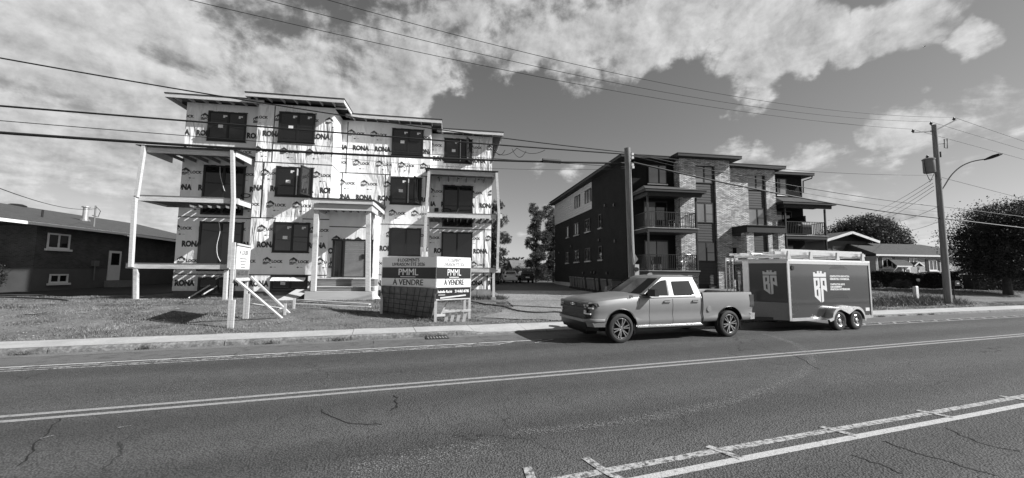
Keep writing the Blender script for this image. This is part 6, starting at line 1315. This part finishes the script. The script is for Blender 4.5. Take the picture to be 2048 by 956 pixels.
# board sheet leaning by the bay
q0=onY(559,604,19.9); q1=onY(608,604,19.9); bo=MB().hexa([(q0.x,19.6,gz(-7,19.6)),(q1.x-.3,19.6,gz(-7,19.6)),(q1.x-.3,19.63,gz(-7,19.6)),(q0.x,19.63,gz(-7,19.6)),(q0.x+.4,20.7,1.02),(q1.x,20.7,1.02),(q1.x,20.73,1.02),(q0.x+.4,20.73,1.02)]).obj('plywood_sheet',M['plyl']); tag(bo,'plywood sheet leaning under the basement window beside the porch','plywood')
for k,(px,py,lab) in enumerate(((748,598,'crumpled heap of plastic wrap beside the porch base'),(290,621,'scrap of pale cardboard on the grass left of the rental sign'),(60,641,'flat white paper scrap on the grass near the sidewalk'),(240,644,'thin white paper scrap on the lawn'),(355,614,'small white scrap on the grass below the left deck'),(165,637,'white scrap lying in the left lawn'))):
    g_=gz(*onZ(px,py,.45).xy); q=onZ(px,py,g_); random.seed(k); mb=MB(); n=9; sx=(.30 if k==0 else random.uniform(.06,.15)); hz=.28 if k==0 else .025
    vs=[]
    for i in range(n):
        row=[]
        for j in range(n):
            u,v=i/(n-1)-.5,j/(n-1)-.5; row.append((q.x+u*2*sx,q.y+v*1.2*sx,gz(q.x,q.y)+.02+max(0,(.5-max(abs(u),abs(v)))*2)*hz*random.uniform(.4,1.4)))
        vs.append(row)
    for i in range(n-1):
        for j in range(n-1): mb.face([vs[i][j],vs[i+1][j],vs[i+1][j+1],vs[i][j+1]])
    tag(mb.obj('plastic_heap' if k==0 else 'paper_scrap',M['wrap'] if k==0 else M['conc']),lab,'litter')
# loose battens by the left basement window
for k,(a,b) in enumerate((((377,596),(420,570)),((404,590),(434,572)),((432,558),(445,549)))):
    p=onY(*a,20.2); q=onY(*b,21.1); tag(MB().beam(p,q,.03,.05).obj('batten',M['woodx']),('longest','middle','short')[k]+' loose batten leaning at the left basement window','batten')
# black hose across the drive entrance
hp=[(938,613),(975,618),(1005,620),(1035,625),(1070,627),(1110,626),(1140,628)]
pts=[]
for x,y in hp: q=onZ(x,y,.24); q.z=gz(q.x,q.y)+.075; pts.append(q)
tag(MB().tube(curve([tuple(p) for p in pts],6),.028,7).obj('hose',M['cable']),'black hose snaking across the gravel drive entrance','hose')
hp=[(0,601),(60,603),(110,605),(135,608)]; pts=[]
for x,y in hp: q=onZ(x,y,.5); q.z=gz(q.x,q.y)+.07; pts.append(q)
tag(MB().tube(curve([tuple(p) for p in pts],6),.03,7).obj('hose',M['cable']),'black hose lying along the edge of the left lawn','hose')
# timber lying in the gravel
q=onZ(1005,612,.3); tag(MB().beam((q.x-.3,q.y,gz(q.x,q.y)+.06),(q.x+.25,q.y+.1,gz(q.x,q.y)+.05),.08,.05).obj('offcut',M['cable']),'dark offcut of pipe lying in the gravel drive','pipe')
# white bollard, garden lamp and mailbox at the right verge
q=onZ(1833,600,.3); z=gz(q.x,q.y); t=thing('bollard','white timber bollard standing in the weeds before the bungalow','bollard',(q.x,q.y,z)); MB().box(-.1,.1,-.1,.1,-.1,.92).obj('shaft',M['white'],t,local=True); MB().hexa([(-.11,-.11,.921),(.11,-.11,.921),(.11,.11,.921),(-.11,.11,.921),(-.06,-.06,.98),(.06,-.06,.98),(.06,.06,.98),(-.06,.06,.98)]).obj('cap',M['white'],t,local=True)
q=onZ(1838,582,.55); z=gz(q.x,q.y); t=thing('garden_lamp','small dark garden lamp with a white globe near the hedge','lamp',(q.x,q.y,z)); MB().tube([(0,0,-.1),(0,0,.85)],.04,7).obj('stem',M['black'],t,local=True); MB().lathe([(0,.80),(.1,.84),(.13,.95),(.1,1.06),(0,1.1)],(0,0,0),'Z',12).obj('globe',M['white'],t,local=True)
q=onZ(1909,600,.3); z=gz(q.x,q.y); t=thing('mailbox','dark mailbox on a thin post beside the tall pole','mailbox',(q.x,q.y,z)); MB().tube([(0,0,-.1),(0,0,1.05)],.045,7).obj('stem',M['black'],t,local=True); MB().prism([(-.22,-.25,1.05),(.22,-.25,1.05),(.22,-.25,1.32),(.12,-.25,1.42),(-.12,-.25,1.42),(-.22,-.25,1.32)],(0,.6,0)).obj('box',M['black'],t,local=True); MB().box(-.1,.1,-.27,-.251,1.18,1.26).obj('reflector',M['alum'],t,local=True)
# bird high over the right
q=at(1849,93,60); b=MB(); b.face([q,q+Vector((.35,.1,.12)),q+Vector((.08,.0,-.03))]); b.face([q,q+Vector((-.35,.1,.14)),q+Vector((-.08,0,-.03))]); b.tube([q+Vector((0,-.22,0)),q+Vector((0,0,0)),q+Vector((0,.2,0))],[.02,.06,.02],6); tag(b.obj('bird',M['black']),'small dark bird gliding high in the clear sky','bird')
# ================================================================ vegetation
def leafmat(name,val,var=.5):
    Mt=bpy.data.materials.new(name); Mt.use_nodes=True; t=Mt.node_tree; n=t.nodes; l=t.links; b=n['Principled BSDF']; b.inputs['Roughness'].default_value=.55; b.inputs['Specular IOR Level'].default_value=.35
    c=n.new('ShaderNodeTexCoord'); q=n.new('ShaderNodeTexNoise'); q.inputs['Scale'].default_value=1.7; q.inputs['Detail'].default_value=4; l.new(c.outputs['Object'],q.inputs['Vector'])
    r=n.new('ShaderNodeMapRange'); l.new(q.outputs[0],r.inputs[0]); r.inputs[1].default_value=.3; r.inputs[2].default_value=.7; r.inputs[3].default_value=val*(1-var); r.inputs[4].default_value=val*(1+var)
    cc=n.new('ShaderNodeCombineColor'); [l.new(r.outputs[0],cc.inputs[i]) for i in range(3)]; l.new(cc.outputs[0],b.inputs['Base Color'])
    tr=n.new('ShaderNodeBsdfTranslucent'); l.new(cc.outputs[0],tr.inputs[0]); mx=n.new('ShaderNodeMixShader'); mx.inputs[0].default_value=.3; l.new(b.outputs[0],mx.inputs[1]); l.new(tr.outputs[0],mx.inputs[2]); l.new(mx.outputs[0],n['Material Output'].inputs[0]); return Mt
M['leafd']=leafmat('dark foliage',.045); M['leafm']=leafmat('foliage',.07); M['leafl']=leafmat('pale foliage',.11); M['grass']=leafmat('grass blades',.20,.55)
def leaves(centres,size,seed,up=.0,fold=True):
    """leaf-sized folded quads at the given points"""
    rg=np.random.default_rng(seed); n=len(centres); a=rg.normal(size=(n,3)); a/=np.linalg.norm(a,axis=1)[:,None]; b=rg.normal(size=(n,3)); b-=a*(a*b).sum(1)[:,None]; b/=np.linalg.norm(b,axis=1)[:,None]
    s=size*rg.uniform(.6,1.4,(n,1)); c=np.asarray(centres); cr=np.cross(a,b)*s*.25
    v=np.stack([c-a*s*.9,c+b*s*.5+cr,c+a*s*.9,c-b*s*.5+cr],1).reshape(-1,3); f=np.arange(n*4).reshape(-1,4)
    return v,f
def npmesh(name,v,f,mt):
    me=bpy.data.meshes.new(name); k=f.shape[1]; me.vertices.add(len(v)); me.vertices.foreach_set('co',np.asarray(v,dtype=np.float32).ravel()); me.loops.add(f.size); me.loops.foreach_set('vertex_index',f.ravel().astype(np.int32)); me.polygons.add(len(f)); me.polygons.foreach_set('loop_start',np.arange(0,f.size,k,dtype=np.int32)); me.update(calc_edges=True); me.validate(); me.materials.append(mt); return me
def tree(name,label,base,h,clumps,n,size,mt,seed,trunk=.2,trunkh=None,group=None,cat='tree',shell=.55,kclump=None):
    """clumps: (x,y,z,rx,ry,rz) ellipsoids relative to the base; foliage is gathered into twig-sized tufts"""
    t=thing(name,label,cat,base,0,group); rg=np.random.default_rng(seed); random.seed(seed)
    vol=np.array([c[3]*c[4]*c[5] for c in clumps])**.67; vol/=vol.sum(); pts=[]
    for c,w in zip(clumps,vol):
        k=int(n*w); nt_=max(6,k//(kclump or 26)); d=rg.normal(size=(nt_,3)); d/=np.linalg.norm(d,axis=1)[:,None]; r=rg.uniform(shell**3,1,(nt_,1))**(1/3)*rg.uniform(.82,1.02,(nt_,1)); tc_=d*r*np.array(c[3:6])+np.array(c[:3])
        idx=rg.integers(0,nt_,k); tuft=rg.normal(size=(k,3))*min(c[3],c[5])*.13; pts.append(tc_[idx]+tuft)
    pts=np.concatenate(pts); pts=pts[pts[:,2]>.15]; v,f=leaves(pts,size,seed+1); part('crown',npmesh('crown',v,f,mt),t)
    top=max(c[2] for c in clumps); th=trunkh or top*.9
    mb=MB(); k=7; px=[(random.uniform(-.1,.1)*i/k*trunk*6,random.uniform(-.1,.1)*i/k*trunk*6,th*i/k-.15) for i in range(k+1)]; mb.tube(px,[trunk*(1.15-.85*i/k) for i in range(k+1)],9); mb.obj('trunk',M['bark'],t,smooth=60,local=True)
    lim=MB()
    for c in clumps:
        for q in range(2):
            s_=px[random.randint(2,k-1)]; e=(c[0]+random.uniform(-.5,.5)*c[3],c[1]+random.uniform(-.5,.5)*c[4],c[2]+random.uniform(-.2,.5)*c[5]); m_=tuple((s_[i]+e[i])/2+random.uniform(-.15,.15)*c[3] for i in range(3))
            MB().tube([s_,m_,e],[trunk*.35,trunk*.2,trunk*.06],6).obj('limb',M['bark'],t,local=True)
    return t
def G(p,dz=-.02): return (p[0],p[1],gz(p[0],p[1])+dz)
def clump_crown(h0,h1,r,n,seed,taper=.5,flat=.8):
    random.seed(seed); o=[]
    for i in range(n):
        f=(i+.5)/n; z=h0+(h1-h0)*f; rr=r*(1-taper*abs(2*f-.9))*random.uniform(.75,1.1); an=i*2.4; k=rr*.5
        o.append((math.cos(an)*k,math.sin(an)*k,z,rr*random.uniform(.55,.8),rr*random.uniform(.55,.8),max(.5,(h1-h0)/n*random.uniform(.9,1.4))*flat))
    return o
# tall trees behind the drive
tree('poplar_tree','tall feathery tree rising just behind the right wall of the wrapped building',G((5.3,50)),11,clump_crown(1.,10.2,2.6,11,3,.45),30000,.075,M['leafm'],31,.16,9.5,kclump=24)
tree('poplar_tree','tall feathery tree standing free in the gap between the two blocks',G((11.2,51)),11,clump_crown(1.2,10.2,2.0,10,5,.45),26000,.075,M['leafm'],32,.15,9.5,kclump=24)
tree('poplar_tree','tall feathery tree touching the rear edge of the dark block',G((13.8,52)),11,clump_crown(1.0,10.2,2.2,10,8,.4),26000,.075,M['leafm'],33,.15,9.5,kclump=24)
for k,(x,y,r,lab) in enumerate(((2.5,54,2.2,'dark bush under the tree behind the wrapped building'),(7.6,55,1.7,'dark bush behind the parked white hatchback'),(10.2,56,2.0,'dark bush behind the parked dark car'),(14,56,2.0,'dark bush at the rear corner of the dark block'),(5,57,2.1,'broad bush at the end of the parking lot'))):
    tree('bush',lab,G((x,y)),3,[(0,0,r*.55,r,r,r*.7),(r*.6,.3,r*.4,r*.6,r*.6,r*.5),(-r*.6,.2,r*.45,r*.6,r*.6,r*.5)],6000,.08,M['leafd'],40+k,.06,1.2,cat='bush')
# broad tree at the right
tree('broad_tree','broad dark leafy tree overhanging the hedge beside the tall pole',G((48.0,27.4)),8.5,[(0,0,4.6,4.0,4.0,3.6),(-2.2,-.5,3.4,2.3,2.3,1.8),(2.6,.3,3.5,2.8,2.6,2.0),(0,-.6,6.6,2.8,2.8,1.7),(-1.2,-1.8,5.3,2.0,2.0,1.6),(1.6,-2,5.0,2.2,2.2,1.8),(3.8,-1,5.6,2.2,2.2,1.7),(-2.6,0,5.0,1.6,1.6,1.4),(1,0,2.6,3.4,3.0,1.2)],75000,.085,M['leafd'],51,.3,4.5,shell=.35,kclump=30)
# large tree behind the houses on the right
q=at(1727,520,72); tree('broad_tree','large rounded dark tree behind the gabled house and bungalow',(q.x,q.y,.6),12,[(0,0,7.5,6.5,6,4.6),(-5.,0,6.5,4,4,3.8),(5,0,6,4.6,4,3.6),(0,-1,10.,4.6,4,2.4),(-3,-2,9,3.4,3,2.3),(3.4,-2,8.2,3.6,3,2.5),(7.8,0,4.8,3,3,2.6)],50000,.15,M['leafd'],52,.45,8,kclump=22)
q=at(1832,540,80); tree('young_tree','pale young tree behind the end of the bungalow roof',(q.x,q.y,.6),7,[(0,0,5.2,2.6,2.4,1.8),(-1.6,0,4.2,1.7,1.7,1.4),(1.4,0,4.0,1.6,1.6,1.3)],9000,.12,M['leafl'],53,.15,4)
q=at(1884,540,62); tree('young_tree','dark tree behind the bungalow beside the tall pole',(q.x,q.y,.6),6,[(0,0,3.8,2.4,2.4,1.9),(1.4,0,4.6,1.7,1.7,1.3)],9000,.12,M['leafd'],54,.15,3.5)
# trees over the left roof
for k,(px,py,d,s,lab) in enumerate(((262,540,75,1.0,'round dark tree peeping over the brown bungalow roof'),(300,540,78,1.15,'broader dark tree peeping over the brown bungalow roof'),(342,540,76,.9,'last small tree beside the wrapped building above the brown roof'))):
    q=at(px,py,d); tree('broad_tree',lab,(q.x,q.y,.6),8,[(0,0,6.2*s,3.2,3,1.9),(-2,0,5.4*s,2,2,1.6),(2.2,0,5.6*s,2.2,2,1.5)],9000,.14,M['leafd'],60+k,.2,5)
# hedge in front of the bungalow
def hedge(name,label,p0,p1,w,h,n,seed,mt='leafd'):
    t=thing(name,label,'hedge',G(p0)); rg=np.random.default_rng(seed); p0=np.array(p0);p1=np.array(p1); d=p1-p0; L_=np.linalg.norm(d); d/=L_; nn=np.array([-d[1],d[0]])
    u=rg.uniform(0,L_,n); a=rg.uniform(-1,1,n); z=rg.uniform(0,1,n)**.8; edge=rg.random(n)<.75; side_=rg.random(n)<.5
    hh=h*(1+.06*np.sin(u*1.1)+.04*np.sin(u*2.7)); z=np.where(edge&~side_,1-np.abs(rg.normal(0,.06,n)),z); a=np.where(edge&side_,np.sign(a)*(1-np.abs(rg.normal(0,.12,n))),a)
    xy=p0[None]+d[None]*u[:,None]+nn[None]*(a*w/2)[:,None]; zz=np.array([gz(*q) for q in xy])+z*hh
    v,f=leaves(np.column_stack([xy,zz])-np.array(G(p0)),.085,seed+1); part('foliage',npmesh('foliage',v,f,M[mt]),t)
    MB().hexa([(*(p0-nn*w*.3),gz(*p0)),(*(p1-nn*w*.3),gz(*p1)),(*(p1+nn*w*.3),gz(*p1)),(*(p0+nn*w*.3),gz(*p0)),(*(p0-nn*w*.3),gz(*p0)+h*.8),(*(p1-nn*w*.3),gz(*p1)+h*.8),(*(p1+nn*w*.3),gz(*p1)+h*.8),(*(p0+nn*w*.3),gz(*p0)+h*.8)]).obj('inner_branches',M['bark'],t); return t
h0=onY(1738,577,36.); h1=onY(1900,577,33.)
hedge('hedge','long clipped dark hedge in front of the pale brick bungalow',(h0.x,36.),(h1.x+1,33.),1.4,1.65,24000,71); hedge('hedge','darker taller hedge behind the broad tree at the right',(h1.x+1.5,32.5),(70,27.5),1.6,1.9,26000,72)
for k,(px,py,Y,r,mt,lab) in enumerate(((1802,577,31.5,.75,'leafl','pale rounded shrub before the long hedge'),(1748,577,33.,.6,'leafm','small shrub before the hedge beside the trailer'))):
    q=onY(px,py,Y); tree('shrub',lab,G((q.x,Y)),1,[(0,0,r*.7,r*1.2,r,r*.65),(r*.7,0,r*.5,r*.8,r*.7,r*.5)],3500,.05,M[mt],80+k,.04,.6,cat='shrub')
q=onZ(4,572,.5); tree('shrub','dark evergreen shrub at the front corner of the brown bungalow',G((-24.6,24.2)),2,[(0,0,1.0,1.3,1.2,1.0),(.9,0,.7,.8,.8,.7),(-1,0,.9,1,1,.9)],9000,.05,M['leafd'],85,.05,1.,cat='shrub')
rk=MB(); random.seed(9)
gr=thing('rock_border','pale stone border under the evergreen shrub by the brown bungalow','stones',G((-24.5,22.6)))
for k in range(5):
    x=-26.4+k*.75; y=22.7+random.uniform(-.1,.1); z=gz(x,y); bm=bmesh.new(); bmesh.ops.create_icosphere(bm,subdivisions=1,radius=.34)
    for v in bm.verts: v.co=Vector((v.co.x*1.2+random.uniform(-.06,.06)+x,v.co.y+random.uniform(-.06,.06)+y,v.co.z*.7+random.uniform(-.05,.05)+z+.15))-gr.location
    me=bpy.data.meshes.new('stone'); bm.to_mesh(me); bm.free(); me.materials.append(M['conc']); part('stone',me,gr)
# distant wood closing the horizon
rg=np.random.default_rng(5); n=42000; r=rg.uniform(-420,420,n); nn=rg.uniform(150,185,n)+30*np.sin(r*.01); hh=6.5+2.5*np.sin(r*.045)+1.8*np.sin(r*.13+1)+1.2*np.sin(r*.31); z=hh*rg.uniform(0,1,n)**.6+.3
xy=np.column_stack([ER.x*r+EN.x*nn,ER.y*r+EN.y*nn]); v,f=leaves(np.column_stack([xy,z]),.9,6); o=lk(bpy.data.objects.new('distant_wood',npmesh('distant_wood',v,f,M['leafd']))); tag(o,'distant belt of dark trees closing the horizon','trees',kind='stuff')
# ---- grass
def blades(name,poly_fn,n,box,hmin,hmax,w,seed,mt='grass',keep=None,label=None,cat='grass'):
    rg=np.random.default_rng(seed); x=rg.uniform(box[0],box[1],n*3); y=rg.uniform(box[2],box[3],n*3); ok=poly_fn(x,y); x,y=x[ok][:n],y[ok][:n]; m_=len(x)
    rr=x*ER.x+y*ER.y; nq=x*EN.x+y*EN.y
    bare=np.sin(x*1.3+np.sin(y*1.1)*1.5)*np.sin(y*1.7+np.sin(x*.7)*2)+.5*np.sin(x*3.1+1)*np.sin(y*3.7); kp=rg.random(m_)<np.clip(.75+bare*.6,.12,1); x,y,bare=x[kp],y[kp],bare[kp]; m_=len(x)
    z=np.array([gz(a,b) for a,b in zip(x,y)])-.01; an=rg.uniform(0,2*np.pi,m_); h=rg.uniform(hmin,hmax,m_)*(.7+.5*np.clip(bare,-.5,1)); lean=rg.normal(0,.5,(m_,2))*h[:,None]; dx,dy=np.cos(an)*w,np.sin(an)*w
    v=np.stack([np.column_stack([x-dx,y-dy,z]),np.column_stack([x+dx,y+dy,z]),np.column_stack([x+lean[:,0],y+lean[:,1],z+h])],1).reshape(-1,3); f=np.arange(m_*3).reshape(-1,3)
    o=lk(bpy.data.objects.new(name,npmesh(name,v,f,M[mt]))); tag(o,label or 'short rough grass on the lots','grass',kind='stuff'); return o
def lawn(x,y):
    nq=x*EN.x+y*EN.y; return (nq>13.27)&~((x>1.5+.5*np.sin(y*2))&(y>13))&~((x>-8.6)&(x<-3.6)&(y>19.3))&(y<21.9+.3*np.sin(x))
blades('lawn_grass',lawn,190000,(-34,4.5,9,22.5),.03,.10,.012,91)
def verge(x,y):
    nq=x*EN.x+y*EN.y; rq=x*ER.x+y*ER.y; return (nq>13.27)&(nq<26)&(rq>17.5)&~((x>36)&(nq<19))
blades('verge_grass',verge,60000,(17,62,14,36),.05,.16,.02,92)
def weedy(x,y):
    nq=x*EN.x+y*EN.y; return (nq>14.2)&(nq<17.5)&(x>23)&(x<34)
blades('verge_weeds',weedy,5000,(23,34,16,24),.2,.55,.02,93,'leafm',label='tall weeds growing on the verge round the bollard')
def strip_(x,y): 
    nq=x*EN.x+y*EN.y; return (nq>13.2)&(nq<13.42)
blades('edge_grass',strip_,9000,(-34,2.5,8,15),.04,.13,.012,94)
def wallweeds(x,y): return (y>21.6-.4+.3*np.sin(x*2))&(y<23.6)
blades('site_weeds',wallweeds,1500,(-1.2,3.2,21.8,23.6),.1,.35,.02,95,'leafm',label='weeds along the foot of the concrete blocks')
def gut(x,y):
    nq=x*EN.x+y*EN.y; rq=x*ER.x+y*ER.y; return (nq>11.93)&(nq<12.06)&((np.abs(rq+2.6)<.25)|(np.abs(rq+.9)<.12)|(np.abs(rq-1.7)<.3)|(np.abs(rq+5.2)<.15)|((rq>22)&(rq<28)))
rg=np.random.default_rng(3); xs_=[];ys_=[]
for c in (-2.6,-.9,1.6,1.9,-5.2,-7.4,22.5,24,25.5,26.5): 
    for k in range(60): p=P(c+rg.normal(0,.13),12.0+rg.normal(0,.03)); xs_.append(p.x); ys_.append(p.y)
x=np.array(xs_); y=np.array(ys_); h=rg.uniform(.03,.14,len(x)); an=rg.uniform(0,6.28,len(x)); v=np.stack([np.column_stack([x-np.cos(an)*.008,y-np.sin(an)*.008,0*x]),np.column_stack([x+np.cos(an)*.008,y+np.sin(an)*.008,0*x]),np.column_stack([x+rg.normal(0,.06,len(x)),y+rg.normal(0,.06,len(x)),h])],1).reshape(-1,3)
o=lk(bpy.data.objects.new('gutter_weeds',npmesh('gutter_weeds',v,np.arange(len(v)).reshape(-1,3),M['leafm']))); tag(o,'weeds sprouting along the foot of the kerb','grass',kind='stuff')
# ---- loose stones on the drive and clods on the lawn
def pebbles(name,box,fn,n,s0,s1,mt,seed,label,cat):
    rg=np.random.default_rng(seed); x=rg.uniform(box[0],box[1],n*3); y=rg.uniform(box[2],box[3],n*3); ok=fn(x,y); x,y=x[ok][:n],y[ok][:n]; m_=len(x); z=np.array([gz(a,b) for a,b in zip(x,y)])+.03
    s=rg.uniform(s0,s1,m_)**1.0; base=np.array([[1,0,0],[-1,0,0],[0,1,0],[0,-1,0],[0,0,.7],[0,0,-.5]]); jit=rg.uniform(.6,1.3,(m_,6,1)); an=rg.uniform(0,6.28,m_); ca,sa=np.cos(an)[:,None],np.sin(an)[:,None]
    b=base[None]*jit*s[:,None,None]; bx=b[...,0]*ca-b[...,1]*sa; by=b[...,0]*sa+b[...,1]*ca; v=np.stack([bx+x[:,None],by+y[:,None],b[...,2]+z[:,None]],2).reshape(-1,3)
    fb=np.array([[0,2,4],[2,1,4],[1,3,4],[3,0,4],[2,0,5],[1,2,5],[3,1,5],[0,3,5]]); f=(fb[None]+np.arange(m_)[:,None,None]*6).reshape(-1,3); o=lk(bpy.data.objects.new(name,npmesh(name,v,f,M[mt]))); tag(o,label,cat,kind='stuff')
M['stone']=mat('broken stone',.20,.95,.5,4,var2=.3,scale2=9)
def dr(x,y): nq=x*EN.x+y*EN.y; return (nq>13.3)&(x>1.6+.8*np.sin(y*1.3))&(x<11.7)&(y<31)
pebbles('loose_stones',(1,12,13,31),dr,16000,.012,.038,'stone',96,'loose crushed stone scattered over the drive','gravel')
pebbles('soil_clods',(-30,2,9,22),lawn,5000,.008,.030,'stone',97,'clods and stones scattered through the rough lawn','soil')
